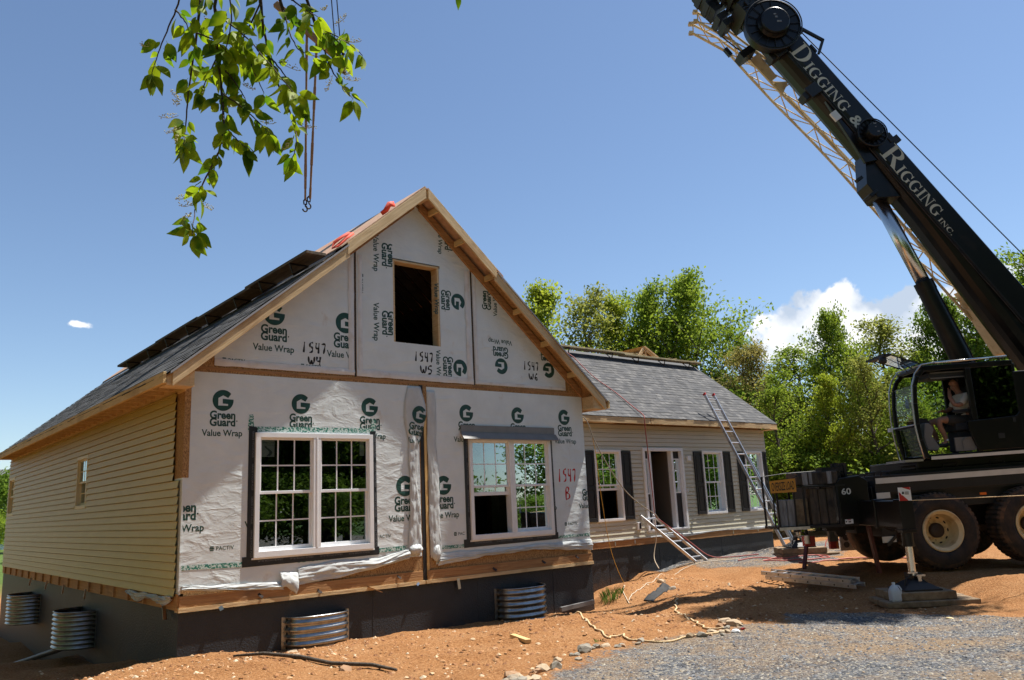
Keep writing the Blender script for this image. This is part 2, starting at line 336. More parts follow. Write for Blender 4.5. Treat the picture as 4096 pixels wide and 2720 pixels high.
sheath = mat('roof_sheathing', (.40,.24,.15), (.55,.36,.24), 8, .8, bump=.2, bscale=20, c3=(.5,.2,.14), s3=2)
paper = mat('black_felt', (.012,.012,.013), rough=.7)

def leafmat(name, c1, c2, tr, sat=1):
    return mat(name, c1, c2, 1.7, .65, trans=tr, lo=.32, hi=.68, spec=.15)
leafA = leafmat('leaf_mid', (.12,.20,.018), (.34,.42,.045), .52)
leafB = leafmat('leaf_olive', (.18,.21,.036), (.39,.40,.085), .52)
leafC = leafmat('leaf_dark', (.065,.13,.015), (.24,.33,.038), .5)
leafD = leafmat('leaf_yellow', (.20,.28,.020), (.42,.47,.045), .55)
leafE = leafmat('leaf_brown', (.19,.17,.045), (.36,.31,.09), .5)
leafN = mat('cherry_leaf', (.09,.19,.008), (.34,.44,.014), 9, .5, spec=.2, trans=.62, lo=.40, hi=.60, detail=2)
flowerm = mat('cherry_blossom', (.55,.55,.30), (.40,.36,.18), 60, .8)
grassm = leafmat('grass_blades', (.07,.14,.02), (.14,.22,.04), .3)

# ------------------------------------------------------------------ ground
CP = np.array([(-3.2,-10.2,-.62),(-8,-9,-.65),(0,-7,-.58),(3.8,-7.7,-.55),(1.5,-4.4,-.55),(5,-4,-.58),(8.5,-4.5,-.70),(9.6,-4.3,-.735),(9.33,-4.41,-.735),(8.9,-4.9,-.73),(9.0,-5.2,-.72),(10.3,-3.6,-.66),(11.5,-4,-.45),(11,-5.4,-.44),(13,-6,-.43),(6,-8,-.52),(9,-8,-.52),
 (0,-1.6,-.5),(.05,-.25,-.56),(.7,-1,-.55),(1.3,-.3,-.66),(3.6,-.3,-.70),(5.5,-.3,-.76),(6.8,-.25,-.82),(7.15,.7,-.95),(7.5,1.6,-1.05),(8.3,2.3,-1.05),(9.4,2.3,-1.0),(10.2,2.3,-.8),(11.2,2.3,-.62),(7.9,.3,-.62),(8.7,.7,-.56),(9.6,.9,-.52),(9.2,1.5,-.7),(8.2,1.2,-.85),
 (11.7,1.35,-.43),(13.4,2.3,-.53),(15,2.3,-.46),(16.4,2.3,-.46),(4.7,-1.7,-.57),(8,-2,-.55),(12,-.5,-.42),(13.4,-.1,-.38),(13.85,.45,-.24),(14.6,.2,-.3),(17,0,-.3),(20,-3,-.35),(16,1.2,-.38),
 (30,20,-.4),(25,0,-.4),(-10,10,-1.0),(-.4,1.2,-.78),(-.4,3.4,-1.10),(-.5,7.4,-1.48),(-.5,12.4,-1.5),(-1.5,1,-.66),(-1.9,3,-.78),(-2.4,6,-1.05),(-2.8,10,-1.25),(-1,14.5,-1.3),(2,17,-1.0),(10,16,-.8),(0,40,-1),(60,10,-.4),(20,-30,-.6),(-30,0,-1),(-20,-30,-.6)])
def smooth_ground(x, y):
    d2 = (x-CP[:,0])**2+(y-CP[:,1])**2+.02; wt = d2**-1.6
    return float((wt*CP[:,2]).sum()/wt.sum())
def ground(x, y):
    z = smooth_ground(x, y); r = math.hypot(x+3, y+10)
    if r < 40:
        z += .035*mnoise.noise((x*1.1, y*1.1, 3))+.018*mnoise.noise((x*3.1, y*3.1, 7))
        m = 1-gravel_mask(x, y)
        if 1 < x < 13:
            for yr in (-1.55-.16*x+.02*x*x, -2.75-.10*x+.012*x*x):
                d = y-yr-.08*math.sin(x*1.3); z += m*(-.038*math.exp(-(d/.13)**2)+.022*math.exp(-((abs(d)-.24)/.08)**2))*min(1, (x-1)/2)
        z += m*(.022*abs(mnoise.noise((x*7, y*7, 1)))+.014*mnoise.noise((x*17, y*17, 5)))
    return z
GE = [(-6,-12),(-2.2,-6.3),(.9,-4.75),(1.8,-4.2),(2.95,-3.72),(3.95,-3.5),(4.61,-3.72),(5.17,-3.91),(6.1,-3.68),(7.08,-3.4),(7.9,-3.7),(8.5,-4.7),(8.85,-6.2),(9.5,-7.0),(10.5,-7.6),(14,-9.5),(40,-20)]
def gravel_mask(x, y):
    q = .22*mnoise.noise((x*.9, y*.9, 11))+.12*mnoise.noise((x*3, y*3, 2))
    ye = GE[0][1]
    for (a, b), (c, d) in zip(GE, GE[1:]):
        if a <= x <= c: ye = b+(d-b)*(x-a)/(c-a)
    if x > 40: ye = -20
    near = (ye-y+q*1.6)/.75+.2
    far = min((x-11.0+q)/.5, (2.6-y)/.2, (y+1.4+q*2-.05*(x-11))/.5, (26-x)/2)
    far = far if x < 18 else min(far, 1)
    return max(0.0, min(1.0, max(near, far)))
def axis_(lo, hi, st, far):
    a = list(np.arange(lo, hi, st)); s = st; x = lo
    left = []
    while x > -far: s *= 1.25; x -= s; left.append(x)
    s = st; x = a[-1]; right = []
    while x < far: s *= 1.25; x += s; right.append(x)
    return left[::-1]+a+right
gx = axis_(-3.5, 15.5, .075, 700); gy = axis_(-9.0, 5.0, .075, 700)
gv = []; gm = []; gg = []
for y in gy:
    for x in gx:
        gv.append((x, y, ground(x, y))); gm.append(gravel_mask(x, y) if abs(x) < 60 and abs(y) < 60 else 0)
        gg.append(max(0, min(1, (math.hypot(x-8, y-2)-17)/5 if y > 13 or x < -15 or x > 24 else 0)))
nx = len(gx)
gf = [(j*nx+i, j*nx+i+1, (j+1)*nx+i+1, (j+1)*nx+i) for j in range(len(gy)-1) for i in range(nx-1)]
me = bpy.data.meshes.new('ground'); me.from_pydata(gv, [], gf)
for nm, dat in (('gravel', gm), ('grass', gg)):
    at = me.attributes.new(nm, 'FLOAT', 'POINT'); at.data.foreach_set('value', dat)
earth = bpy.data.materials.new('red_clay_and_gravel'); earth.use_nodes = True; n, L = nodes(earth); p = n['Principled BSDF']; p.inputs['Roughness'].default_value = .95; p.inputs['Specular IOR Level'].default_value = .15
tc = n.new('ShaderNodeTexCoord')
def nz_(s, d=6, r=.6):
    t = n.new('ShaderNodeTexNoise'); t.inputs['Scale'].default_value = s; t.inputs['Detail'].default_value = d; t.inputs['Roughness'].default_value = r; L.new(tc.outputs['Object'], t.inputs['Vector']); return t.outputs[0]
def ramp(src, *st):
    r = n.new('ShaderNodeValToRGB'); e = r.color_ramp.elements
    e[0].position, e[0].color = st[0][0], (*st[0][1], 1); e[1].position, e[1].color = st[-1][0], (*st[-1][1], 1)
    for q, c in st[1:-1]: e.new(q).color = (*c, 1)
    L.new(src, r.inputs[0]); return r.outputs[0]
def mixc(f, a, b):
    m = n.new('ShaderNodeMixRGB'); L.new(f, m.inputs[0]); L.new(a, m.inputs[1]); L.new(b, m.inputs[2]); return m.outputs[0]
clay = ramp(nz_(1.3, 9, .7), (.3, (.20,.085,.030)), (.46, (.37,.175,.066)), (.72, (.47,.27,.13)))
grit = ramp(nz_(34, 6, .75), (.40, (.15,.058,.02)), (.52, (.38,.175,.068)), (.66, (.56,.34,.18)))
m1 = n.new('ShaderNodeMixRGB'); m1.inputs[0].default_value = .55; L.new(clay, m1.inputs[1]); L.new(grit, m1.inputs[2])
vo = n.new('ShaderNodeTexVoronoi'); vo.inputs['Scale'].default_value = 42; L.new(tc.outputs['Object'], vo.inputs['Vector'])
sepc = n.new('ShaderNodeSeparateColor'); L.new(vo.outputs['Color'], sepc.inputs[0])
peb = ramp(sepc.outputs[0], (0, (.055,.058,.065)), (.5, (.145,.15,.16)), (.8, (.28,.275,.27)), (1, (.45,.39,.29)))
dirtmix = ramp(nz_(.9, 8, .7), (.42, (0,0,0)), (.60, (1,1,1)))
dm = n.new('ShaderNodeMath'); dm.operation = 'MULTIPLY'; dm.inputs[1].default_value = .72; L.new(dirtmix, dm.inputs[0])
tan = ramp(nz_(30, 5), (.35, (.22,.13,.065)), (.65, (.44,.31,.18)))
gcol = mixc(dm.outputs[0], peb, tan)
ag = n.new('ShaderNodeAttribute'); ag.attribute_name = 'gravel'; ar = n.new('ShaderNodeAttribute'); ar.attribute_name = 'grass'
fm = n.new('ShaderNodeMath'); fm.operation = 'ADD'; L.new(ag.outputs['Fac'], fm.inputs[0])
nn = n.new('ShaderNodeMath'); nn.operation = 'MULTIPLY_ADD'; nn.inputs[1].default_value = .9; nn.inputs[2].default_value = -.45; L.new(nz_(22, 5), nn.inputs[0]); L.new(nn.outputs[0], fm.inputs[1])
fr = ramp(fm.outputs[0], (.4, (0,0,0)), (.62, (1,1,1)))
gr = ramp(nz_(3, 8), (.3, (.055,.10,.02)), (.7, (.12,.17,.04)))
L.new(mixc(ar.outputs['Fac'], mixc(fr, m1.outputs[0], gcol), gr), p.inputs['Base Color'])
hb = n.new('ShaderNodeMath'); hb.operation = 'MULTIPLY'; L.new(fr, hb.inputs[0]); iv = n.new('ShaderNodeMath'); iv.operation = 'SUBTRACT'; iv.inputs[0].default_value = 1; L.new(vo.outputs['Distance'], iv.inputs[1]); L.new(iv.outputs[0], hb.inputs[1])
ha = n.new('ShaderNodeMath'); ha.operation = 'MULTIPLY_ADD'; ha.inputs[1].default_value = 1.5; L.new(nz_(38, 6, .7), ha.inputs[0]); L.new(hb.outputs[0], ha.inputs[2])
bp = n.new('ShaderNodeBump'); bp.inputs['Strength'].default_value = .9; bp.inputs['Distance'].default_value = .03; L.new(ha.outputs[0], bp.inputs['Height']); L.new(bp.outputs[0], p.inputs['Normal'])
tag(link('ground', me, earth, smooth=True), kind='structure')

# loose pebbles and clods: nobody could count them
def scatter(name, N, region, mask, lo, hi, m, seed, aspect=.6):
    rnd = random.Random(seed); V = []; F = []
    base = [Vector(c).normalized() for c in ((1,0,0),(.3,.95,0),(-.8,.6,0),(-.8,-.6,0),(.3,-.95,0),(.2,.1,1),(-.3,-.2,.8))]
    tri = [(0,1,5),(1,2,5),(2,6,5),(2,3,6),(3,4,6),(4,0,5),(4,5,6)]
    k = 0; tries = 0
    while k < N and tries < N*12:
        tries += 1
        x = rnd.uniform(region[0], region[1]); y = rnd.uniform(region[2], region[3])
        if not mask(x, y, rnd): continue
        z = ground(x, y); s = lo+(hi-lo)*rnd.random()**4; a = rnd.uniform(0, 6.28); o = len(V); sx = s*rnd.uniform(.7, 1.3); ca, sa = math.cos(a), math.sin(a)
        tl = rnd.uniform(-.3, .3)
        for c in base:
            j = rnd.uniform(.75, 1.2); px, py, pz = c.x*sx*j, c.y*s*j, c.z*s*aspect*j+c.x*tl*s
            V.append((x+px*ca-py*sa, y+px*sa+py*ca, z+pz+.001))
        F += [tuple(o+i for i in f) for f in tri]; k += 1
    me = bpy.data.meshes.new(name); me.from_pydata(V, [], F)
    rn = np.repeat(np.array([rnd.random() for _ in range(k)], dtype=np.float32), len(base)); at = me.attributes.new('tone', 'FLOAT', 'POINT'); at.data.foreach_set('value', rn)
    return tag(link(name, me, m), kind='stuff')
def tonemat(name, *st):
    m = bpy.data.materials.new(name); m.use_nodes = True; global n, L; n, L = nodes(m); p = n['Principled BSDF']; p.inputs['Roughness'].default_value = .85
    a = n.new('ShaderNodeAttribute'); a.attribute_name = 'tone'; L.new(ramp(a.outputs['Fac'], *st), p.inputs['Base Color']); return m
pebm = tonemat('pebble', (0, (.045,.05,.062)), (.45, (.13,.14,.16)), (.72, (.27,.27,.275)), (.88, (.42,.38,.30)), (1, (.36,.23,.12)))
clodm = tonemat('clay_clod', (0, (.17,.065,.022)), (.45, (.34,.155,.055)), (.80, (.42,.22,.095)), (.9, (.58,.40,.24)), (1, (.50,.42,.30)))
scatter('gravel', 20000, (0,14,-8,3), lambda x, y, r: gravel_mask(x, y) > .35+.5*r.random(), .004, .021, pebm, 1)
scatter('clay_clods', 9000, (-1.6,10,-5,1.0), lambda x, y, r: (x < -.1 or x > 7 or y < -.05) and gravel_mask(x, y) < .4 and r.random() < .35+.65*max(0, mnoise.noise((x*1.4, y*1.4, 9))+.3), .003, .036, clodm, 2, .6)
scatter('clay_berm_clods', 1500, (-1.6,2.5,-1.6,.0), lambda x, y, r: x < -.05 or y < -.05, .003, .024, clodm, 5, .7)

# ------------------------------------------------------------------ house under construction
W, H, MID, YM, XR = 6.953, 2.90, 3.477, 2.41, 16.31
house = empty('house', (0, 0, -.6), 'unfinished modular house, front gable in white printed house wrap, siding half hung', 'house')
ZW = lambda x: H+.846*(x if x < MID else W-x)          # underside of roof at the gable wall
def cells(x0, x1, z0, z1, holes, step=None):
    xs = {x0, x1}; zs = {z0, z1}
    for a, b, c, d in holes:
        xs |= {max(x0, min(x1, a)), max(x0, min(x1, b))}; zs |= {max(z0, min(z1, c)), max(z0, min(z1, d))}
    xs = sorted(xs); zs = sorted(zs)
    for a, b in zip(xs, xs[1:]):
        for c, d in zip(zs, zs[1:]):
            mx_, mz = (a+b)/2, (c+d)/2
            if not any(h[0] < mx_ < h[1] and h[2] < mz < h[3] for h in holes): yield a, b, c, d
WA = (.896, 2.633, .506, 2.10); WB = (4.358, 6.095, .506, 2.10); OP = (3.033, 3.892, 3.521, 4.832)
inset = lambda h, k: (h[0]+k, h[1]-k, h[2]+k, h[3]-k)
# foundation
b = B()
b.box(0, W, 0, .2, -1.7, 0); b.box(0, .2, .2, 13, -1.7, 0); b.box(W-.2, W, .2, YM+.3, -1.7, 0); b.box(.2, W, 12.8, 13, -1.7, 0)
b.box(W, XR, YM, YM+.2, -1.7, -.0); b.box(XR-.2, XR, YM+.2, 9.5, -1.7, 0); b.box(5.2, XR, 9.5, 9.7, -1.7, 0)
b.build('foundation', found, house)
for x in (2.62, 4.45, 6.02): b = B(); b.box(x, x+.012, -.004, .001, -1.2, -.06); b.build('form_joint', found, house)
for x in (9.9, 11.6, 14.0): b = B(); b.box(x, x+.012, YM-.004, YM+.001, -1.2, -.03); b.build('form_joint', found, house)
# sill / rim band
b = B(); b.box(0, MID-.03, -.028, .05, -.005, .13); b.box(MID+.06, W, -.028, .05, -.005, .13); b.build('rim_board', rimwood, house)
b = B(); b.box(-.012, MID, -.045, .1, -.055, -.005); b.box(MID+.02, W+.01, -.045, .1, -.055, -.005); b.build('sill_plate', lumber_x, house)
b = B(); b.box(-.02, .05, .0, 13, -.03, .16)
for k in range(17): b.box(-.05, -.02, .5+k*.75, .55+k*.75, -.02, .12)
b.build('rim_board', mat('rim_side', (.33,.17,.06), (.45,.25,.1), 3, .75, stretch=(4,.8,14), c3=(.2,.1,.04)), house)
b = B(); b.box(W+.05, XR, YM-.028, YM+.05, -.02, .16); b.build('rim_board', rimwood, house)
# sheathed walls
b = B()
for a, c, d, e in cells(0, W, .13, H, [inset(WA, .05), inset(WB, .05)]): b.box(a, c, 0, .14, d, e)
b.build('wall_sheathing', osb, house)
b = B()
zt = ZW(OP[0])
b.prism([(0, H), (OP[0], H), (OP[0], ZW(OP[0]))], lambda x, z, d: (x, d, z), .002, .12)
b.prism([(OP[1], H), (W, H), (OP[1], ZW(OP[1]))], lambda x, z, d: (x, d, z), .002, .12)
b.box(OP[0], OP[1], .002, .12, H, OP[2]); b.prism([(OP[0], OP[3]), (OP[1], OP[3]), (OP[1], ZW(OP[1])), (MID, ZW(MID)), (OP[0], ZW(OP[0]))], lambda x, z, d: (x, d, z), .002, .12)
b.build('gable_sheathing', osb, house)
b = B()  # rough opening frame of the attic window
b.box(OP[0]-.02, OP[1]+.02, -.004, .16, OP[3]-.03, OP[3]+.015); b.box(OP[1]-.035, OP[1]+.004, -.004, .16, OP[2], OP[3]-.03); b.box(OP[0]-.004, OP[0]+.03, -.002, .16, OP[2], OP[3]-.03)
b.build('attic_opening_frame', lumber, house)
# house wrap panels
def panel(name, polys, th=.004, y=-.004):
    b = B()
    for q in polys: b.prism(q, lambda x, z, d: (x, d, z), y, y+th)
    return b.build(name, wrap, house)
rect = lambda a, c, d, e: [(a, d), (c, d), (c, e), (a, e)]
P1 = panel('house_wrap', [rect(*t) for t in cells(0, 3.45, .34, 2.86, [inset(WA, .03), (0, .06, 1.53, 2.80)])]+[[(0,.24),(1.24,.11),(1.52,.2),(1.52,.34),(0,.34)], [(1.52,.2),(2.66,.24),(2.66,.34),(1.52,.34)]])
P2 = panel('house_wrap', [rect(*t) for t in cells(3.60, W, .34, 2.86, [inset(WB, .03)])]+[[(3.7,.2),(4.57,.27),(5.64,.3),(W,.21),(W,.34),(3.7,.34)]])
zl = lambda x: ZW(x)-.05
P3 = panel('house_wrap', [[(.34, 2.96), (2.36, 2.96), (2.36, zl(2.36)), (.34, zl(.34))]])
P4 = panel('house_wrap', [[(2.40,2.96),(OP[0],2.96),(OP[0],zl(OP[0])),(2.40,zl(2.40))], [(OP[1],2.96),(4.52,2.96),(4.52,zl(4.52)),(OP[1],zl(OP[1]))], [(OP[0],2.96),(OP[1],2.96),(OP[1],OP[2]),(OP[0],OP[2])],
  [(OP[0],OP[3]),(OP[1],OP[3]),(OP[1],zl(OP[1])),(MID,zl(MID)),(OP[0],zl(OP[0]))]])
P5 = panel('house_wrap', [[(4.56, 2.96), (W-.38, 2.96), (W-.38, zl(W-.38)), (W-.44, zl(W-.44)), (4.56, zl(4.56))]])
# taped joints and folded hems of the gable panels
def hem(pts, wd, seed, y=-.007, m=fold, name='wrap_hem', par=None, amp=.012):
    rnd = random.Random(seed); b = B(); prev = None; L_ = 0
    pts = [Vector((p[0], 0, p[1])) for p in pts]; out = []
    for a, c in zip(pts, pts[1:]):
        k = max(2, int((c-a).length/.07)); out += [a+(c-a)*i/k for i in range(k)]
    out.append(pts[-1]); rows = []
    for i, p_ in enumerate(out):
        d = (out[min(i+1, len(out)-1)]-out[max(i-1, 0)]).normalized(); nn_ = Vector((-d.z, 0, d.x))
        row = []
        for j in range(5):
            t = j/4-.5; q = p_+nn_*wd*t*(1+.25*mnoise.noise((i*.35, seed, 0)))
            row.append(b.v((q.x, y-amp*(.4+abs(mnoise.noise((i*.55, j*.9, seed)))*1.8)*(1-abs(t)*1.5)-.001, q.z)))
        rows.append(row)
    for r0, r1 in zip(rows, rows[1:]):
        for j in range(4): b.F.append([r0[j], r0[j+1], r1[j+1], r1[j]])
    return b.build(name, m, house if par is None else par, smooth=True)
hem([(.34,3.0),(1.4,3.0),(2.36,3.0)], .09, 1); hem([(2.40,3.0),(3.4,3.0),(4.52,3.0)], .10, 2); hem([(4.56,2.99),(5.6,2.99),(6.56,2.99)], .05, 3, amp=.006)
hem([(2.31,3.02),(2.31,4.75)], .09, 4); hem([(2.46,3.02),(2.46,4.8)], .07, 5); hem([(4.45,3.02),(4.45,4.85)], .10, 6, amp=.02); hem([(4.60,3.02),(4.60,4.75)], .06, 7)
b = B(); b.box(2.37, 2.39, -.003, .001, 2.94, 4.88); b.build('panel_gap', blackp, house); b = B(); b.box(4.53, 4.55, -.003, .001, 2.94, 4.84); b.build('panel_gap', blackp, house)
b = B(); b.box(.1, W-.1, -.007, -.002, 2.895, 2.93); b.build('belly_band', rimwood, house)
b = B(); b.box(3.47, 3.53, -.006, .0, .0, 2.88); b.build('marriage_gap', blackp, house)
b = B(); b.box(3.535, 3.575, -.012, .02, .05, 2.6); b.build('marriage_stud', mat('stud', (.60,.37,.12), (.68,.45,.18), 4, .6, stretch=(8,8,1)), house)
# loose wrap: bottom roll-ups and centre flap
def sheet(name, fn, nu, nv, m, par=None):
    b = B(); ids = [[b.v(fn(i/nu, j/nv)) for j in range(nv+1)] for i in range(nu+1)]
    for i in range(nu):
        for j in range(nv): b.F.append([ids[i][j], ids[i+1][j], ids[i+1][j+1], ids[i][j+1]])
    o = b.build(name, m, par or house, smooth=True); sm = o.modifiers.new('thickness', 'SOLIDIFY'); sm.thickness = .002; return o
def interp(pts, u):
    for (a, p_), (c, q_) in zip(pts, pts[1:]):
        if a <= u <= c: t = (u-a)/(c-a); return [x+(y-x)*t for x, y in zip(p_, q_)]
    return list(pts[-1][1])
def lower_roll(x0, x1, top, bot, seed, amp):
    def fn(u, v):
        x = x0+(x1-x0)*u; zt_ = interp(top, u)[0]; zb = interp(bot, u)[0]; z = zt_+(zb-zt_)*v
        k = math.sin(v*math.pi)**.7*amp*.6*(.55+.45*mnoise.noise((x*2, seed, v*2)))+.045*abs(mnoise.noise((x*2.3+v*2.6, v*5-x, seed+4)))*math.sin(min(1, v*1.4)*math.pi/2)+.012*abs(mnoise.noise((x*8+v*5, v*9, seed+6)))
        return (x+.015*mnoise.noise((x*5, v*3, seed)), -.012-max(0, k), z+.018*mnoise.noise((x*4, v*4, seed+9)))
    return sheet('loose_wrap', fn, 80, 16, loose)
lower_roll(.02, 1.30, [(0,[.245]),(1,[.18])], [(0,[.19]),(1,[.085])], 11, .05)
lower_roll(1.50, 3.22, [(0,[.33]),(.3,[.39]),(.7,[.36]),(1,[.46])], [(0,[.12]),(.35,[.16]),(.7,[.24]),(1,[.32])], 12, .06)
def curl(u, v):
    return (1.26+.24*u-.05*v*u, -.02-.10*math.sin(v*2.4)*(.4+.6*u)-.02*mnoise.noise((u*5, v*5, 2)), .30-.02*u-(.17+.10*u*u)*v+.02*mnoise.noise((u*4, v*3, 8)))
sheet('loose_wrap', curl, 10, 10, loose)
lower_roll(3.72, 6.96, [(0,[.36]),(.3,[.35]),(1,[.36])], [(0,[.18]),(.27,[.25]),(.6,[.28]),(1,[.18])], 13, .06)
def crinkle(u, v, seed, k): return abs(mnoise.noise((u*4+v*3, v*13, seed)))*k+abs(mnoise.noise((u*9-v*6, v*30, seed+5)))*k*.45
def flapL(u, v):    # twisted strip hanging at the left of the centre joint
    z = 2.84-2.42*v; top_ = math.exp(-((v-.16)/.15)**2); c = 3.355+.012*math.sin(v*9)-.05*v; wd = .15+.24*top_+.10*math.exp(-((v-.95)/.12)**2)
    return (c+wd*(u-.45)+.03*mnoise.noise((v*6, u, 2)), -.012-.018*math.sin(u*math.pi)**.6*(.4+.6*top_)-crinkle(u, v, 21, .034)*(1-.6*top_), z+.05*u*top_)
fl = sheet('loose_wrap_flap', flapL, 10, 70, loose)
FLOGO = True
def flapR(u, v):
    z = 2.80-2.5*v; return (3.595+.15*u+.012*math.sin(v*14)+.05*v*u, -.008-.012*math.sin(u*math.pi)-crinkle(u, v, 31, .024)*(.4+v), z)
sheet('loose_wrap_flap', flapR, 10, 70, loose)
def crum(c, s, seed):
    def fn(u, v):
        a = u*2*math.pi; e = (v-.5)*math.pi*.98; r = 1+.5*mnoise.noise((math.cos(a)*2, math.sin(a)*2+e*2, seed)); return (c[0]+s[0]*r*math.cos(a)*math.cos(e), c[1]-abs(s[1]*r*math.sin(a)*math.cos(e)), c[2]+s[2]*r*math.sin(e))
    return sheet('crumpled_wrap', fn, 18, 10, loose)
crum((3.33,-.015,.44), (.11,.06,.07), 3); crum((3.70,-.015,.36), (.08,.05,.11), 8)
def sidewrap(u, v):
    return (-.035-.02*math.sin(v*3)-.06*abs(mnoise.noise((u*5+v*2, v*6, 4)))-.03*abs(mnoise.noise((u*13, v*9-u*4, 8))), .1+1.9*u, .12-.17*v*math.sin(u*math.pi)**.7*(.6+.4*math.cos(u*7))-.02*v+.03*mnoise.noise((u*6, v*4, 3)))
sheet('loose_wrap', sidewrap, 50, 14, loose)

# printing on the wrap ----------------------------------------------------
def Gpoly():
    a0, a1 = R(41), R(366); pts = [(math.cos(a0+(a1-a0)*k/40), math.sin(a0+(a1-a0)*k/40)) for k in range(41)]
    return pts+[(-.04,.15),(-.03,-.30),(.48,-.33),(.48,-.5),(-.45,-.5),(-.45,.22),(0,.48),(.48,.25)]
GP = Gpoly()
def printing(parent, name, items, clip=(), y=-.0052, m=gprint):
    """items: list of (V,F) already in wall x,z"""
    bm = bmesh.new()
    for V, F in items:
        vs = [bm.verts.new((p[0], y, p[1])) for p in V]
        for f in F:
            try: bm.faces.new([vs[i] for i in f])
            except ValueError: pass
    for ax, val, keep in clip:
        no = Vector((1,0,0)) if ax == 'x' else Vector((0,0,1)) if ax == 'z' else Vector(ax)
        co = no*val if isinstance(val, (int, float)) else Vector(val)
        bmesh.ops.bisect_plane(bm, geom=bm.verts[:]+bm.edges[:]+bm.faces[:], plane_co=co, plane_no=no, clear_outer=keep < 0, clear_inner=keep > 0)
    bm.normal_update(); bmesh.ops.triangulate(bm, faces=bm.faces[:])
    me = bpy.data.meshes.new(name); bm.to_mesh(me); bm.free()
    if len(me.polygons): return link(name, me, m, parent)
def place(VF, ox, oz, s, sx=None):
    V, F = VF; return [((p[0])*(sx or s)+ox, p[1]*s+oz) for p in V], F
def logo_items(cx, cz, k=1, rot=0, parts='GRUV'):
    it = []; r = .136*k
    if 'G' in parts: it.append(([(p[0]*r, p[1]*r) for p in GP], [list(range(len(GP)))]))
    def t(s, z, h, wd):
        V, F = TXT[s]; wv = V[:,0].max(); return ([(p[0]*wd/wv-wd/2, p[1]*h+z) for p in V], F)
    if 'R' in parts: it.append(t('Green', -.235*k, .140*k, .33*k))
    if 'U' in parts:
        it.append(t('Guard', -.328*k, .140*k, .33*k))
        RR = [(.185*k+.009*k*math.cos(a*.7), -.262*k+.009*k*math.sin(a*.7)) for a in range(9)]; it.append((RR, [list(range(9))]))
    if 'V' in parts: it.append(t('Value Wrap', -.457*k, .115*k, .52*k))
    ca, sa = math.cos(rot), math.sin(rot)
    return [([(cx+p[0]*ca-p[1]*sa, cz+p[0]*sa+p[1]*ca) for p in V], F) for V, F in it]
def logo(par, cx, cz, k=1, rot=0, clip=(), parts='GRUV'):
    if 'G' in parts: printing(par, 'printed_logo', logo_items(cx, cz, k, rot, 'G'), clip)
    if 'R' in parts: printing(par, 'printed_words', logo_items(cx, cz, k, rot, parts.replace('G', '').replace('V', '')), clip)
    if 'V' in parts: printing(par, 'printed_slogan', logo_items(cx, cz, k, rot, 'V'), clip)
def pactiv(par, x, z, rot=0, clip=()):
    V, F = TXT['PACTIV']; wv = V[:,0].max(); ca, sa = math.cos(rot), math.sin(rot); it = [([(p[0]*.22/wv+.09, p[1]*.065-.022) for p in V], F)]
    for k in (-1, 0, 1):
        c_ = .03*math.sqrt(max(.05, 1-(k*.62)**2)); it.append(([(.035-c_, k*.02-.0075), (.035+c_, k*.02-.0075), (.035+c_, k*.02+.0075), (.035-c_, k*.02+.0075)], [[0,1,2,3]]))
    printing(par, 'printed_mark', [([(x+p[0]*ca-p[1]*sa, z+p[0]*sa+p[1]*ca) for p in V], F) for V, F in it], clip)
logo(P1, .465, 2.505)
logo(P1, 1.535, 2.505, clip=[('z', 2.115, 1)]); logo(P1, 2.605, 2.505, parts='GRU', clip=[('z', 2.115, 1)]); logo(P1, 2.605, 2.505, parts='RV', clip=[('x', 2.715, 1)]) if False else printing(P1, 'printed_slogan', logo_items(2.605, 2.505, 1, 0, 'V'), [('x', 2.69, 1)])
logo(P1, -.01, 1.375, 1.08, clip=[('x', .004, 1)]); logo(P1, 1.06, 1.375, 1.08, clip=[('x', .815, -1)]); logo(P1, 3.18, 1.36, 1.10, clip=[('x', 3.44, -1)]); pactiv(P1, .34, .66); pactiv(P1, 2.62, .66, clip=[('x', 2.73, 1)])
logo(P1, .50, .24, 1, parts='G', clip=[('z', .25, 1)])
logo(P2, 4.35, 2.48, parts='GRU', clip=[('z', 2.20, 1)]); printing(P2, 'printed_slogan', logo_items(4.35, 2.48, 1, 0, 'V'), [('x', 4.27, -1)])
logo(P2, 5.42, 2.48, clip=[('z', 2.20, 1)]); logo(P2, 6.49, 2.48)
logo(P2, 3.87, 1.355, 1.06, clip=[('x', 3.66, 1)]); logo(P2, 6.99, 1.365, 1.02, clip=[('x', W-.004, -1)]); logo(P2, 5.93, 1.365, 1.02, clip=[('x', 6.12, 1)]); pactiv(P2, 6.35, .65); pactiv(P2, 4.03, .62, clip=[('x', 4.25, -1)])
logo(P3, 1.135, 3.725, 1.13); logo(P3, 2.215, 3.72, 1.13, clip=[('x', 2.355, -1)]); pactiv(P3, .43, 3.04); pactiv(P3, 1.52, 3.04)
sl = Vector((-.846, 0, 1)).normalized()
logo(P4, 3.22, 4.88, 1.14, -R(90), clip=[('z', 4.836, 1)], parts='G'); logo(P4, 3.22, 4.88, 1.14, -R(90), parts='RUV', clip=[('x', 3.03, -1)])
logo(P4, 3.21, 3.80, 1.14, -R(90), clip=[('x', 3.028, -1)]); logo(P4, 4.26, 4.30, 1, -R(90)); logo(P4, 4.26, 3.205, 1, -R(90), clip=[('z', 2.985, 1)])
logo(P4, 4.36, 5.32, 1, -R(90), clip=[((.846,0,1), (MID,0,5.79), -1)]); pactiv(P4, 2.49, 4.52, -R(90))
logo(P5, 5.115, 3.295, .99, R(180)); logo(P5, 6.185, 3.30, .99, R(180), clip=[((.846,0,1), (MID,0,5.77), -1)])
logo(P5, 4.62, 4.40, .99, R(90), clip=[('x', 4.565, 1), ((.846,0,1), (MID,0,5.77), -1)])
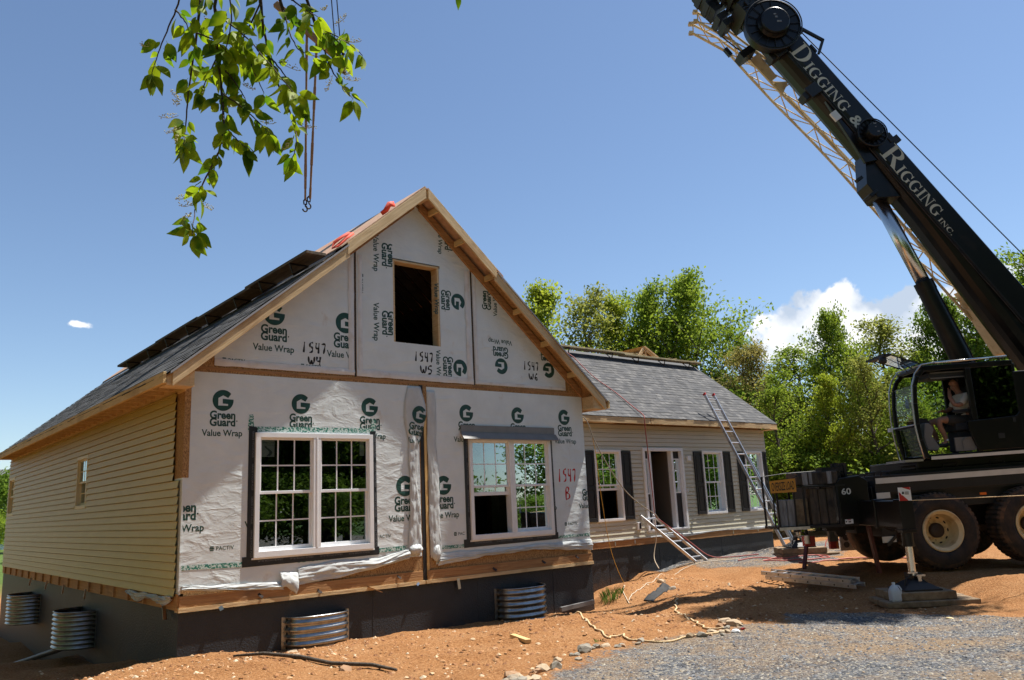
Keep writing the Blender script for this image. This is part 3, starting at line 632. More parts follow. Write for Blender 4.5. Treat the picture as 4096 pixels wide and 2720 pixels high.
def on_flap(cx, cz, k, rot):
    for nm, part in (('printed_logo', 'G'), ('printed_words', 'RU'), ('printed_slogan', 'V')):
        bm = bmesh.new()
        for V, F in logo_items(cx, cz, k, rot, part):
            vs = [bm.verts.new((p[0], 0, p[1])) for p in V]
            for f in F:
                try: bm.faces.new([vs[i] for i in f])
                except ValueError: pass
        bm.normal_update(); bmesh.ops.triangulate(bm, faces=bm.faces[:]); bmesh.ops.subdivide_edges(bm, edges=bm.edges[:], cuts=4 if part == 'G' else 1, use_grid_fill=True)
        for v in bm.verts:
            vv = max(0, min(1, (2.84-v.co.z)/2.42)); x0 = flapL(0, vv)[0]; x1 = flapL(1, vv)[0]; u = (v.co.x-x0)/(x1-x0); f_ = flapL(max(0, min(1, u)), vv); v.co.y = f_[1]-.006
            v.co.x = max(x0+.004, min(x1-.004, v.co.x))
        me = bpy.data.meshes.new(nm); bm.to_mesh(me); bm.free(); link(nm, me, gprint, fl)
on_flap(3.445, 2.42, .98, -.16)
# hand lettering
ST = {'1': [[(.3,0),(.42,1)]], '5': [[(.75,1),(.3,.95),(.25,.55),(.55,.6),(.72,.38),(.6,.1),(.2,.02)]], '4': [[(.3,1),(.2,.45),(.75,.5)],[(.72,1),(.62,0)]], '7': [[(.15,.9),(.75,1),(.62,.5),(.45,0)]],
      'W': [[(.1,.95),(.18,.15),(.42,.1),(.5,.7),(.6,.1),(.82,.2),(.9,.95)]], '6': [[(.7,1),(.35,.7),(.25,.25),(.45,.02),(.7,.15),(.65,.42),(.3,.35)]], 'B': [[(.25,0),(.28,1),(.65,.9),(.62,.6),(.3,.52),(.7,.42),(.72,.1),(.25,0)]]}
def hand(par, rows, m, wd):
    items = []; e = 0
    for s, x, z, h, cw in rows:
        for ch in s:
            for st in ST[ch]:
                # smooth
                pts = [Vector((x+q[0]*cw, z+q[1]*h)) for q in st]
                for _ in range(2):
                    pts = [pts[0]]+[q for a, c in zip(pts, pts[1:]) for q in (a*.75+c*.25, a*.25+c*.75)]+[pts[-1]]
                V = []; F = []
                for i, q in enumerate(pts):
                    d = (pts[min(i+1, len(pts)-1)]-pts[max(0, i-1)]).normalized(); nn_ = Vector((-d.y, d.x))*wd*.5*(.8+.35*math.sin(i*.9+e)); V += [q+nn_, q-nn_]
                    if i: F.append([2*i-2, 2*i-1, 2*i+1, 2*i])
                items.append((V, F)); e += 1
            x += cw*.95
    for i, it in enumerate(items): pass
    printing(par, 'handwritten_number', items, y=-.0056, m=m)
hand(P3, [('1547', 1.54, 3.23, .15, .10), ('W4', 1.63, 3.06, .125, .115)], spray, .028)
hand(P4, [('1547', 3.39, 3.25, .15, .095), ('W5', 3.49, 3.06, .135, .13)], spray, .028)
hand(P5, [('1547', 5.60, 3.27, .15, .095), ('W6', 5.71, 3.10, .125, .12)], spray, .026)
hand(P2, [('1547', 6.26, 1.36, .22, .118), ('B', 6.38, 1.06, .22, .19)], sprayr, .030)
# corner strip of bare sheathing + flashing and tapes
b = B(); b.box(-.012, .062, -.012, .30, 1.53, 2.83); b.build('corner_sheathing', osb, house)
b = B(); b.box(-.010, .012, -.010, .30, .15, 1.53); b.build('house_wrap', wrap, house)
def tp(par, quads, m, name, y=-.007):
    for q in quads:
        b = B(); b.prism(q, lambda x, z, d: (x, d, z), y, y+.0012); o = b.build(name, m, par)
    return o
tp(P1, [[(.01,.43),(.76,.41),(.76,.47),(.01,.485)], [(2.72,.44),(3.20,.45),(3.20,.51),(2.72,.50)], [(.8,2.115),(2.70,2.13),(2.70,2.195),(.8,2.18)], [(.8,2.18),(.88,2.18),(.87,2.34),(.81,2.33)], [(2.62,2.19),(2.70,2.19),(2.70,2.32),(2.64,2.33)], [(1.5,.40),(2.72,.42),(2.72,.45),(1.5,.43)]], tealtape, 'seam_tape')
tp(P2, [[(3.8,.41),(W-.01,.425),(W-.01,.47),(3.8,.46)]], tealtape, 'seam_tape')
def flash(par, h, seed):
    j = lambda k: .012*mnoise.noise((k, seed, 0))
    o = tp(par, [[(h[0]-.085+j(1),h[2]+.02),(h[0]+.03,h[2]+.02),(h[0]+.03,h[3]+.07),(h[0]-.085+j(2),h[3]+.09)], [(h[1]-.03,h[2]+.02),(h[1]+.075+j(3),h[2]+.02),(h[1]+.065,h[3]+.06),(h[1]-.03,h[3]+.05)], [(h[0]-.14,h[2]-.105+j(4)),(h[1]+.10,h[2]-.09),(h[1]+.10,h[2]+.02),(h[0]-.14,h[2]+.02)]], tape, 'flashing_tape', -.0085)
    it = []; V, F = TXT['GRACE VYCOR PLUS']; wv = V[:,0].max()
    for x, sgn in ((h[0]-.035, 1), (h[1]+.04, 1)):
        for q in range(4): it.append(([(x+p[1]*.034*sgn, h[2]+.35+q*.42-p[0]*.34/wv) for p in V], F))
    for q in range(4): it.append(([(h[0]+.40+q*.43-p[0]*.33/wv, h[2]-.03-p[1]*.034) for p in V], F))
    for q in it: printing(o, 'tape_printing', [q], y=-.0092, m=tapetxt)
flash(P1, WA, 1); flash(P2, WB, 2)

# ------------------------------------------------------------------ windows  (T maps u along wall, d outward, w up)
def TF(y): return lambda u, d, w_: (u, y-d, w_)
TL = lambda u, d, w_: (-d, u, w_)
def frame_ring(b, x0, x1, z0, z1, t, d0, d1, tb=None):
    tb = tb or t
    b.box(x0, x1, d0, d1, z0, z0+tb); b.box(x0, x1, d0, d1, z1-t, z1); b.box(x0, x0+t, d0, d1, z0+tb, z1-t); b.box(x1-t, x1, d0, d1, z0+tb, z1-t)
def sash(win, T, x0, x1, z0, z1, d, m, nu=3, nv=2, gl=wglass, grille=True, bot=None):
    b = B(T); frame_ring(b, x0, x1, z0, z1, .032, d-.028, d, bot or .038); s_ = b.build('sash', m, win, bevel=.003)
    b = B(T); b.box(x0+.02, x1-.02, d-.018, d-.014, z0+.02, z1-.02); b.build('pane', gl, win)
    if grille:
        b = B(T)
        for i in range(1, nu): x = x0+.03+(x1-x0-.06)*i/nu; b.box(x-.009, x+.009, d-.0138, d-.0118, z0+.03, z1-.03)
        for i in range(1, nv): z = z0+.03+(z1-z0-.06)*i/nv; b.box(x0+.03, x1-.03, d-.0139, d-.0120, z-.009, z+.009)
        b.build('grille', m, win)
def dh_window(name, T, x0, x1, z0, z1, m, lower=0, nu=3, border=.05, proud=.035, sticker=True, label=None, blinds=False):
    b = B(T); frame_ring(b, x0, x1, z0, z1, border, -.09, proud, border); 
    b.box(x0-.01, x1+.01, -.0, proud-.012, z0-.012, z0+.004)
    win = b.build(name, m, house, bevel=.004)
    if label: win['label'] = label
    zm = (z0+z1)/2; a0, a1 = x0+border-.004, x1-border+.004
    sash(win, T, a0, a1, zm-.02, z1-border+.004, .006, m, nu)
    sash(win, T, a0, a1, z0+border-.004+lower, zm+.022+lower, -.026, m, nu, bot=.05)
    if sticker:
        b = B(T); b.box(a0+.035, a0+.20, -.0115, -.0105, z1-border-.23, z1-border-.04); st = b.build('sticker', mat('sticker_'+name, (.42,.44,.38), rough=.6), win)
        b = B(T); pts = [(.5+.22*math.sin(t*4.4)+.02, .08+.55*t) for t in [k/10 for k in range(11)]]
        for p_, q_ in zip(pts, pts[1:]): b.prism([(a0+.035+.165*(p_[0]-.12+.05*p_[1]), z1-border-.23+.19*p_[1]), (a0+.035+.165*(p_[0]+.12-.05*p_[1]), z1-border-.23+.19*p_[1]), (a0+.035+.165*(q_[0]+.12-.05*q_[1]), z1-border-.23+.19*q_[1]), (a0+.035+.165*(q_[0]-.12+.05*q_[1]), z1-border-.23+.19*q_[1])], lambda x, z, d: (x, -.0102+d, z), 0, .0004)
        V, F = TXT['SilverLine']; wv = V[:,0].max(); b.geo((V, F), lambda x, z: (a0+.042+x*.15/wv, -.0098, z1-border-.085+z*.042)); V, F = TXT['by Andersen']; wv = V[:,0].max(); b.geo((V, F), lambda x, z: (a0+.07+x*.11/wv, -.0098, z1-border-.105+z*.024)); b.build('sticker_print', mat('sticker_print', (.08,.11,.10), rough=.6), st)
        b = B(T); b.box(a1-.115, a1-.05, -.0115, -.0105, z1-border-.26, z1-border-.05); b.build('sticker', mat('sticker2', (.42,.42,.36), rough=.6), win)
    return win
def twin(T, h, lower, lab):
    m_ = (h[0]+h[1])/2
    b = B(T); frame_ring(b, h[0], h[1], h[2], h[3], .062, -.09, .045, .075); b.box(m_-.055, m_+.055, -.09, .042, h[2]+.075, h[3]-.062); b.box(m_-.012, m_+.012, .042, .047, h[2]+.075, h[3]-.062)
    b.box(h[0]-.02, h[1]+.02, .0, .02, h[2]-.022, h[2]); win = b.build('twin_window', white, house, bevel=.005); win['label'] = lab
    zm = (h[2]+h[3])/2+.02
    for i, (a, c) in enumerate(((h[0]+.06, m_-.052), (m_+.052, h[1]-.06))):
        up = lower[i]
        sash(win, T, a, c, zm-.02, h[3]-.06, .006, white); sash(win, T, a, c, h[2]+.072+up, zm+.022+up, -.026, white, bot=.055)
        b = B(T)
        if i == 0:
            b.box(a+.03, a+.215, -.0115, -.0105, h[3]-.315, h[3]-.09); st = b.build('sticker', mat('sticker_tw', (.40,.42,.36), rough=.6), win)
            b = B(T); pts = [(.5+.2*math.sin(t*4.6)+.03, .06+.56*t) for t in [k/10 for k in range(11)]]
            for p_, q_ in zip(pts, pts[1:]): b.prism([(a+.03+.185*(p_[0]-.14+.1*p_[1]), h[3]-.315+.225*p_[1]), (a+.03+.185*(p_[0]+.14-.1*p_[1]), h[3]-.315+.225*p_[1]), (a+.03+.185*(q_[0]+.14-.1*q_[1]), h[3]-.315+.225*q_[1]), (a+.03+.185*(q_[0]-.14+.1*q_[1]), h[3]-.315+.225*q_[1])], lambda x, z, d: (x, -.0102+d, z), 0, .0004)
            V, F = TXT['SilverLine']; wv = V[:,0].max(); b.geo((V, F), lambda x, z: (a+.038+x*.17/wv, -.0098, h[3]-.14+z*.05)); V, F = TXT['by Andersen']; wv = V[:,0].max(); b.geo((V, F), lambda x, z: (a+.075+x*.13/wv, -.0098, h[3]-.168+z*.028)); b.build('sticker_print', mat('sticker_print2', (.08,.10,.09), rough=.6), st)
        else: b.box(c-.13, c-.06, -.0115, -.0105, h[3]-.30, h[3]-.085); b.build('sticker', mat('sticker3', (.40,.42,.33), rough=.6), win)
    return win
twin(TF(0), WA, (0, 0), 'twin window of the gable wall, both lower sashes closed')
wB = twin(TF(0), WB, (.60, 0), 'twin window of the gable wall, its lower left sash raised')
b = B(); b.prism([(-.02, 2.19), (-.05, 2.27), (-.055, 2.155), (-.012, 2.05), (-.10, 2.055), (-.075, 2.165)], lambda y, z, d: (d, y, z), 4.22, 6.215)
b = B(); b.box(4.22, 6.215, -.03, -.009, 2.155, 2.285); b.prism([(-.035, 2.165), (-.035, 2.155), (-.125, 2.055), (-.13, 2.063), (-.05, 2.168)], lambda y, z, d: (d, y, z), 4.20, 6.225); b.build('coil_trim', greytrim, house)
# side windows in the left wall
S1 = (4.84, 5.63, 1.285, 2.185); S2 = (12.1, 12.88, 1.30, 2.2)
for s_ in (S1, S2): dh_window('side_window', TL, s_[0], s_[1], s_[2], s_[3], offwhite, 0, 2, .06, .04, sticker=False)
# main house windows, door, shutters
MW = [(9.591,10.451,.551,2.125),(13.461,14.307,.551,2.125),(15.30,16.10,.551,2.125)]
for i, h in enumerate(MW): dh_window('sash_window', TF(YM), *h, white, (.62, 0, 0)[i], 3, .055, .07)
def shutter(x0, x1, z0=.56, z1=2.10):
    b = B(TF(YM)); zm = z0+.47*(z1-z0)
    b.box(x0, x1, .040, .054, z0, z1)
    frame_ring(b, x0, x1, z0, z1, .055, .054, .068, .075); b.box(x0+.055, x1-.055, .054, .068, zm-.04, zm+.04)
    for a, c in ((z0+.075, zm-.04), (zm+.04, z1-.075)):
        q = [(x0+.075, a+.03), (x1-.075, a+.03), (x1-.075, c-.03), (x0+.075, c-.03)]
        b.box(x0+.08, x1-.08, .054, .063, a+.03, c-.03)
    b.build('shutter', blackshut, house, bevel=.004)
for a, c in ((9.245,9.575),(10.47,10.785),(13.115,13.445),(14.325,14.65),(14.955,15.285),(16.115,16.30)): shutter(a, c)
D0, D1, DZ0, DZ1 = 11.209, 12.702, .26, 2.182
T = TF(YM); b = B(T); frame_ring(b, D0, D1, DZ0, DZ1, .075, -.10, .07, .03); b.box(11.465, 11.545, -.10, .02, DZ0+.03, DZ1-.075); b.box(12.29, 12.365, -.10, .02, DZ0+.03, DZ1-.075); b.box(D0, D1, -.02, .06, DZ0-.03, DZ0)
door = b.build('entry_door_frame', white, house, bevel=.004)
for a, c in ((11.284, 11.465), (12.365, 12.627)):
    b = B(T); b.box(a, c, -.06, -.03, DZ0+.03, 1.10); b.build('sidelight_panel', blackshut, door); b = B(T); b.box(a, c, -.06, -.03, 1.93, DZ1-.075); b.build('sidelight_panel', blackshut, door)
    b = B(T); frame_ring(b, a+.01, c-.01, 1.10, 1.93, .028, -.05, -.012); b.build('sidelight_frame', white, door)
    b = B(T); b.box(a+.03, c-.03, -.035, -.03, 1.125, 1.905); b.build('sidelight_pane', wglass, door)
b = B(T); b.box(12.255, 12.29, -.75, -.10, DZ0+.03, DZ1-.09); dl = b.build('open_door_leaf', mat('door_leaf', (.10,.08,.06), rough=.5), door)
b = B(T); b.lathe([(.0,0),(.03,.0),(.034,.03),(.02,.05),(0,.055)], (12.27,-.70,1.2), (-1,0,0), 12); b.build('door_knob', ironm, dl)
# siding
def siding(name, T, u0, u1, z0, z1, holes, m, e=.0985, d0=.0):
    b = B(T); z = z0; k = 0
    while z < z1-.01:
        zt_ = min(z+e, z1); segs = [(u0, u1)]
        for h in holes:
            if h[2] < (z+zt_)/2 < h[3]:
                segs = [s2 for s in segs for s2 in ((s[0], min(s[1], h[0])), (max(s[0], h[1]), s[1])) if s2[1]-s2[0] > .002]
        for a, c in segs:
            n_ = max(1, int((c-a)/1.2)); us = [a+(c-a)*i/n_ for i in range(n_+1)]
            for p_, q_ in zip(us, us[1:]):
                w0 = .0022*mnoise.noise((p_*1.3, z*3, k)); w1 = .0022*mnoise.noise((q_*1.3, z*3, k))
                b.poly([(p_, d0-.02, z), (p_, d0+.022+w0, z), (q_, d0+.022+w1, z), (q_, d0-.02, z)])
                b.poly([(p_, d0+.022+w0, z), (p_, d0+.020+w0, z+.014), (q_, d0+.020+w1, z+.014), (q_, d0+.022+w1, z)])
                b.poly([(p_, d0+.020+w0, z+.014), (p_, d0+.004, zt_-.007), (q_, d0+.004, zt_-.007), (q_, d0+.020+w1, z+.014)])
                b.poly([(p_, d0+.004, zt_-.007), (p_, d0-.02, zt_-.007), (q_, d0-.02, zt_-.007), (q_, d0+.004, zt_-.007)])
                b.poly([(p_, d0-.02, zt_-.007), (p_, d0-.02, zt_), (q_, d0-.02, zt_), (q_, d0-.02, zt_-.007)])
        z += e; k += 1
    return b.build(name, m, house)
g = lambda h: (h[0]+.02, h[1]-.02, h[2]+.02, h[3]-.02)
siding('lap_siding', TL, .06, 12.98, .13, 2.63, [g(S1), g(S2), (.0, .27, 1.50, 2.8)], siding_bounce, d0=.024)
siding('lap_siding', TF(YM), W-.3, XR+.01, .15, 2.72, [g(h) for h in MW]+[(D0+.02, D1-.02, DZ0-.02, DZ1-.02)], siding_m, d0=.022)
b = B()
for a, c, d, e in cells(.145, 12.87, .165, 2.75, [inset(S1, .05), inset(S2, .05)]): b.box(0.001, .12, a, c, d, e)
b.build('side_wall', osb, house)
b = B()
for a, c, d, e in cells(W-.3, XR, .16, 2.85, [inset(h, .05) for h in MW]+[(D0+.07, D1-.07, DZ0, DZ1-.07)]): b.box(a, c, YM, YM+.12, d, e)
b.build('main_wall', osb, house)
TR = lambda u, d, w_: (XR+d, u, w_)
siding('lap_siding', TR, YM, 9.4, .15, 2.72, [], siding_m, d0=.022)
b = B(); b.prism([(YM+.12,0),(9.5,0),(9.5,2.85),(YM+.12,2.85)], lambda y, z, d: (d, y, z), XR-.12, XR); b.build('end_wall', siding_m, house); b = B(); b.prism([(YM, 2.85),(9.5,2.85),(7.2,4.85),(4.9,4.85)], lambda y, z, d: (d, y, z), XR-.1, XR); b.build('end_gable', siding_m, house); b = B(); b.box(5.2, XR-.12, 9.38, 9.5, 0, 2.9); b.build('rear_wall', siding_m, house); b = B(); b.box(0, W, 12.88, 13, 0, H); b.prism([(0,H),(W,H),(MID,ZW(MID))], lambda x, z, d: (x, d, z), 12.88, 13.0); b.build('rear_wall', siding_m, house); b = B(); b.box(W-.12, W, .14, YM, 0, H); b.build('rear_wall', siding_m, house)
b = B(); b.beam((XR+.02, YM-.012, .15), (XR+.02, YM-.012, 2.7), .05, .02); b.box(XR-.02, XR+.06, YM-.03, YM+.01, .15, .2); b.build('corner_starter', loose, house)
# rooms behind the openings
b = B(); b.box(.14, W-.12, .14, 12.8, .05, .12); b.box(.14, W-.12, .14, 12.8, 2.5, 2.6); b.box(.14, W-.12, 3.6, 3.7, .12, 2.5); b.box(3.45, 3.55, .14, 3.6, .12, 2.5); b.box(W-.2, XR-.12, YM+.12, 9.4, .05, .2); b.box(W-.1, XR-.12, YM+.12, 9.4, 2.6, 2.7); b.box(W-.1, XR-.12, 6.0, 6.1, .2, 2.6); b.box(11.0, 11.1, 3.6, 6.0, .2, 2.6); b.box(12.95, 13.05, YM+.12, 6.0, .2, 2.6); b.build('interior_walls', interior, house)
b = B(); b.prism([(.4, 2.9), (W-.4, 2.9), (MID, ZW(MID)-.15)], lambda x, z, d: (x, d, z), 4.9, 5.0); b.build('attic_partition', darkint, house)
b = B()
for k in range(14):
    y = .35+k*.32; b.beam((.2, y, ZW(.2)-.10), (MID, y, ZW(MID)-.10), .04, .17); b.beam((W-.2, y, ZW(W-.2)-.10), (MID, y, ZW(MID)-.10), .04, .17)
b.beam((2.3, .2, 4.62), (2.3, 4.5, 4.62), .04, .18); b.build('rafters', raft, house)
b = B(TF(YM)); b.box(12.86, 12.99, .03, .08, 1.87, 2.0); b.build('wall_light_block', white, house, bevel=.008)
b = B(TF(YM)); b.box(10.84, 10.965, .03, .08, .31, .485); o = b.build('outlet_box', white, house, bevel=.006)
b = B(TF(YM)); b.box(10.885, 10.945, .08, .084, .335, .465); b.build('outlet_cover', screen, o)
b = B(TF(YM)); b.box(12.745, 12.77, .03, .08, 1.12, 1.20); b.build('door_bell', white, house)
sheet('loose_wrap', lambda u, v: (11.6+4.6*u, YM-.055-.03*abs(mnoise.noise((u*14, v*3, 2))), .145-.045*v-.03*v*math.sin(u*9)), 50, 3, loose)
sheet('loose_wrap', lambda u, v: (9.3+3.2*u, YM-.055-.03*abs(mnoise.noise((u*12, v*3, 5))), .15-.03*v), 40, 3, loose)
# metal ties on the rim
def tie(name, pts, wd, m=foil):
    b = B()
    for p_, q_ in zip(pts, pts[1:]): b.beam(p_, q_, wd, .003, up=(0, -1, .3))
    b.build(name, m, house)
for x, z, w_ in ((.97,.05,.06),(1.78,.02,.06),(3.01,.09,.05),(4.75,.05,.07),(5.78,.08,.07),(6.55,.10,.06)): tie('joist_hanger_tie', [(x, -.031, z+.02), (x+.01, -.033, z), (x+.045, -.06, z-.03)], w_*.55, ironm)
for x, d in ((.48,.02),(3.33,.0),(4.06,.13)): tie('metal_strap', [(x, -.048, -.03), (x+.02, -.06 if d < .1 else -.05, -.055-d)], .05)
for y in (7.6,6.1,4.5,9.2): tie('hanging_strap', [(-.03, y, .0), (-.10, y-.25, -.13)], .03)
tie('hanging_strap', [(-.03, .45, .0), (-.07, .25, -.14)], .05)
b = B(); b.beam((2.52, -.05, .0), (2.72, -.09, -.09), .05, .01); b.build('wood_shim', rimwood, house)
for x in (10.1, 10.75, 14.5, 15.6): tie('metal_strap', [(x, YM-.032, .10), (x, YM-.034, .02)], .035)
# roof ---------------------------------------------------------------
def shingles(name, org, du, dv, nu_len, rows, e, m, step=.008, parent=house):
    """stepped courses: org at eave, du along eave, dv up the slope"""
    du = Vector(du); dv = Vector(dv).normalized(); nn_ = du.cross(dv).normalized(); nn_ = nn_ if nn_.z > 0 else -nn_
    V = []; F = []; UV = []; rs = random.Random(rows)
    for k in range(rows):
        a = Vector(org)+dv*e*k; hi = Vector(org)+dv*(e*(k+1))+nn_*.001; u0 = 0.0
        while u0 < nu_len-.01:
            u1 = min(nu_len, u0+rs.choice((.15,.2,.27,.33,.42))); st = step*rs.choice((.45,.55,.9,1.15)); drop = dv*rs.choice((0,0,-.006,.004)); wv_ = nn_*.003*mnoise.noise((u0, k*.7, 1)); lo = a+nn_*st+drop
            i = len(V); V += [lo+du*u0+wv_, lo+du*u1+wv_, hi+du*u1+wv_, hi+du*u0+wv_]; F.append((i, i+1, i+2, i+3)); UV += [(u0, e*k+.002), (u1, e*k+.002), (u1, e*(k+1)-.002), (u0, e*(k+1)-.002)]
            i = len(V); V += [a+drop+du*u0-nn_*.004, a+drop+du*u1-nn_*.004, lo+du*u1+wv_, lo+du*u0+wv_]; F.append((i, i+1, i+2, i+3)); UV += [(u0, e*k+.001)]*2+[(u1, e*k+.001)]*2
            u0 = u1
    me = bpy.data.meshes.new(name); me.from_pydata([tuple(v) for v in V], [], F); uv = me.uv_layers.new(name='UVMap')
    for i, q in enumerate(UV): uv.data[i].uv = q
    return link(name, me, m, parent)
RO = .33; EX = -.35; EZ = ZW(0)-.35*.846+.14; sl = Vector((1, 0, .846)); sn = sl.normalized()
top = lambda x: EZ+.846*(x-EX) if x <= MID else EZ+.846*(2*MID-x-EX)
nrow = int((2.02-EX)*math.hypot(1, .846)/.143)
shingles('shingles', (EX-.03, 13.25, EZ-.02), (0, -1, 0), tuple(sl), 13.25+RO+.01, nrow, .143, shingle)
shingles('shingles', (2*MID-EX+.03, -RO-.01, EZ-.02), (0, 1, 0), (-1, 0, .846), 13.25+RO, nrow, .143, shingle)
b = B(); up = .05
for sg in (1, -1):
    X = lambda x: x if sg == 1 else 2*MID-x
    b.prism([(X(EX), EZ-.02), (X(2.04), top(2.04)-.02), (X(2.04), top(2.04)-.035), (X(EX), EZ-.035)], lambda x, z, d: (x, d, z), -RO+.005, 13.2)
b.build('roof_deck', osb, house)
b = B()
for sg in (1, -1):
    X = lambda x: x if sg == 1 else 2*MID-x
    b.prism([(X(1.98), top(1.98)+up), (X(MID-.03*sg), top(MID)+up-.02), (X(MID-.03*sg), top(MID)+up-.04), (X(1.98), top(1.98)+up-.02)], lambda x, z, d: (x, d, z), -RO-.005, 13.2)
b.build('roof_sheathing', sheath, house)
b = B(); b.prism([(1.93, top(1.93)+.012), (2.06, top(2.06)+.05), (2.06, top(2.06)+.045), (1.93, top(1.93)+.008)], lambda x, z, d: (x, d, z), -.2, 13.2); b.build('felt_strip', paper, house)
# rake boards (lower lengths, then the hinged upper lengths sitting proud)
rakeL = mat('rake_lumber_a', (.50,.34,.165), (.64,.47,.26), 3, .7, bump=.25, stretch=(.8,9,12), bscale=6, c3=(.35,.20,.08), s3=1.6, rot=-.702)
rakeR = mat('rake_lumber_b', (.50,.34,.165), (.64,.47,.26), 3, .7, bump=.25, stretch=(.8,9,12), bscale=6, c3=(.35,.20,.08), s3=1.6, rot=.702)
def rake(x0, x1, off, y0, wd=.135, m=None):
    b = B(); X0, X1 = (x0, x1); m = rakeL if x0 < 3.4 else rakeR
    b.prism([(X0, top(X0)+off), (X1, top(X1)+off), (X1, top(X1)+off-wd*1.31), (X0, top(X0)+off-wd*1.31)], lambda x, z, d: (x, d, z), y0, y0+.036); return b.build('rake_board', m, house, bevel=.003)
rake(-.27, 2.12, -.035, -RO-.012); rake(2.08, 3.455, .028, -RO-.02, .14); rake(3.50, 4.83, .028, -RO-.02, .14); rake(4.79, 7.22, -.035, -RO-.012)
dripm = mat('drip_edge', (.30,.30,.31), rough=.45)
for sg in (1, -1):
    X = lambda x: x if sg == 1 else 2*MID-x
    b = B(); b.prism([(X(-.30), top(-.30)-.005), (X(2.1), top(2.1)-.005), (X(2.1), top(2.1)-.035), (X(-.30), top(-.30)-.035)], lambda x, z, d: (x, d, z), -RO-.03, -RO-.012); b.build('drip_edge', dripm, house)
b = B(); b.box(MID-.06, MID+.06, -RO+.02, -.02, top(MID)-.17, top(MID)-.0); b.build('ridge_block', lumber, house)
b = B()      # lookout blocks and sub-rakes under the overhang
for x in (.35,.95,1.55,2.15,2.75,3.25): 
    for q in (x, 2*MID-x): b = B(); b.beam((q, -RO+.03, top(q)-.11), (q, -.005, top(q)-.11), .04, .09, up=(0,0,1)); b.build('lookout_block', lumber_y, house)
b = B()
for sg in (1, -1):
    X = lambda x: x if sg == 1 else 2*MID-x
    b.prism([(X(0.05), top(.05)-.075), (X(MID-.05), top(MID-.05)-.075), (X(MID-.05), top(MID-.05)-.22), (X(.05), top(.05)-.22)], lambda x, z, d: (x, d, z), -.05, -.008)
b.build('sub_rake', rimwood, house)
for x in (-.17, 2*MID+.17):
    b = B(); sg = -1 if x < 0 else 1; xw = 0 if x < 0 else 2*MID
    b.box(min(xw, xw+sg*.33), max(xw, xw+sg*.33), -RO+.025, -.02, 2.62, 2.66); b.box(min(xw+sg*.02, xw+sg*.06), max(xw+sg*.02, xw+sg*.06), -RO+.025, .0, 2.66, 2.85); b.prism([(xw, 2.66), (xw+sg*.33, 2.66), (xw+sg*.33, 2.72), (xw, 2.98)], lambda x, z, d: (x, d, z), -RO+.028, -RO+.05); b.build('eave_return', lumber_x, house)
b = B(); b.box(EX-.03, EX+.008, -RO+.0, 13.2, 2.635, 2.775); b.build('fascia', lumber_y, house, bevel=.003)
b = B(); b.box(2*MID-EX-.008, 2*MID-EX+.03, -RO, YM, 2.635, 2.775); b.build('fascia', lumber_y, house)
b = B()
for k in range(33):
    y = .05+k*.4; b.beam((EX+.01, y, 2.70), (.0, y, 2.70), .04, .09)
b.box(-.022, -.005, -.02, 13, 2.6, 2.9); b.build('eave_rafter_tails', lumber_y, house)
b = B(); b.box(6.64, W-.002, -.004, .0, 2.86, 3.0); b.box(6.62, 6.66, -.03, -.004, 2.94, 3.1); b.build('corner_sheathing', osb, house); b = B(); b.box(.0, .3, -.004, .0, 2.86, 3.05); b.build('corner_sheathing', osb, house)
# main roof: slope .76, eave y 2.05, broken off at the staging
shingles('shingles', (XR+.32, 2.10, 2.86), (-1, 0, 0), (0, 1, .776), XR+.32-6.9, int(2.63*1.266/.143), .143, shingle2)
b = B(); b.prism([(2.12, 2.86), (4.78, 4.915), (7.5, 4.915), (9.8, 2.9), (9.8, 2.86), (7.5, 4.88), (4.78, 4.88), (2.12, 2.82)], lambda y, z, d: (d, y, z), 6.5, XR+.30); b.build('roof_deck', osb, house)
b = B(); b.prism([(4.40, 4.64), (4.85, 4.985), (4.85, 4.97), (4.40, 4.622)], lambda y, z, d: (d, y, z), 6.9, XR+.25); b.build('felt_strip', paper, house)
b = B(); b.box(6.95, 11.3, 2.105, 2.145, 2.715, 2.85); b.box(11.32, XR+.30, 2.103, 2.143, 2.715, 2.85); b.build('fascia', lumber_x, house, bevel=.003)
b = B(); b.box(6.96, 10.25, 2.145, YM-.03, 2.725, 2.735); b.box(XR-.05, XR+.29, 2.06, 9.4, 2.70, 2.715); b.build('soffit_board', lumber_x, house)
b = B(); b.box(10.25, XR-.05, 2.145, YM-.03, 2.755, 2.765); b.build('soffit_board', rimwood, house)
# folded-up end panel of the roof still waiting to be set
b = B(); A = Vector((15.08, 5.9, 4.9)); T_ = Vector((15.75, 5.9, 5.62)); E_ = Vector((17.1, 5.9, 4.93))
b.beam(A, T_, .04, .09); b.beam((T_.x, 5.9, 5.60), (E_.x, 5.9, 4.95), .04, .10); b.beam((15.8, 5.9, 4.9), (15.8, 5.9, 5.55), .04, .04); b.beam((16.35, 5.9, 4.9), (16.35, 5.9, 5.3), .04, .04); b.beam((15.08,6.1,4.9),(17.1,6.1,4.9),.04,.09)
b.build('gable_truss', lumber_x, house)
b = B(); b.prism([(15.2, 4.92), (15.75, 5.52), (16.9, 4.95)], lambda x, z, d: (x, d, z), 5.95, 6.9); b.build('truss_sheathing', osb, house)
b = B(); b.prism([(15.7, 5.66), (15.78, 5.675), (17.16, 4.99), (17.12, 4.95)], lambda x, z, d: (x, d, z), 5.86, 6.9); b.build('truss_cap', lumber_x, house)

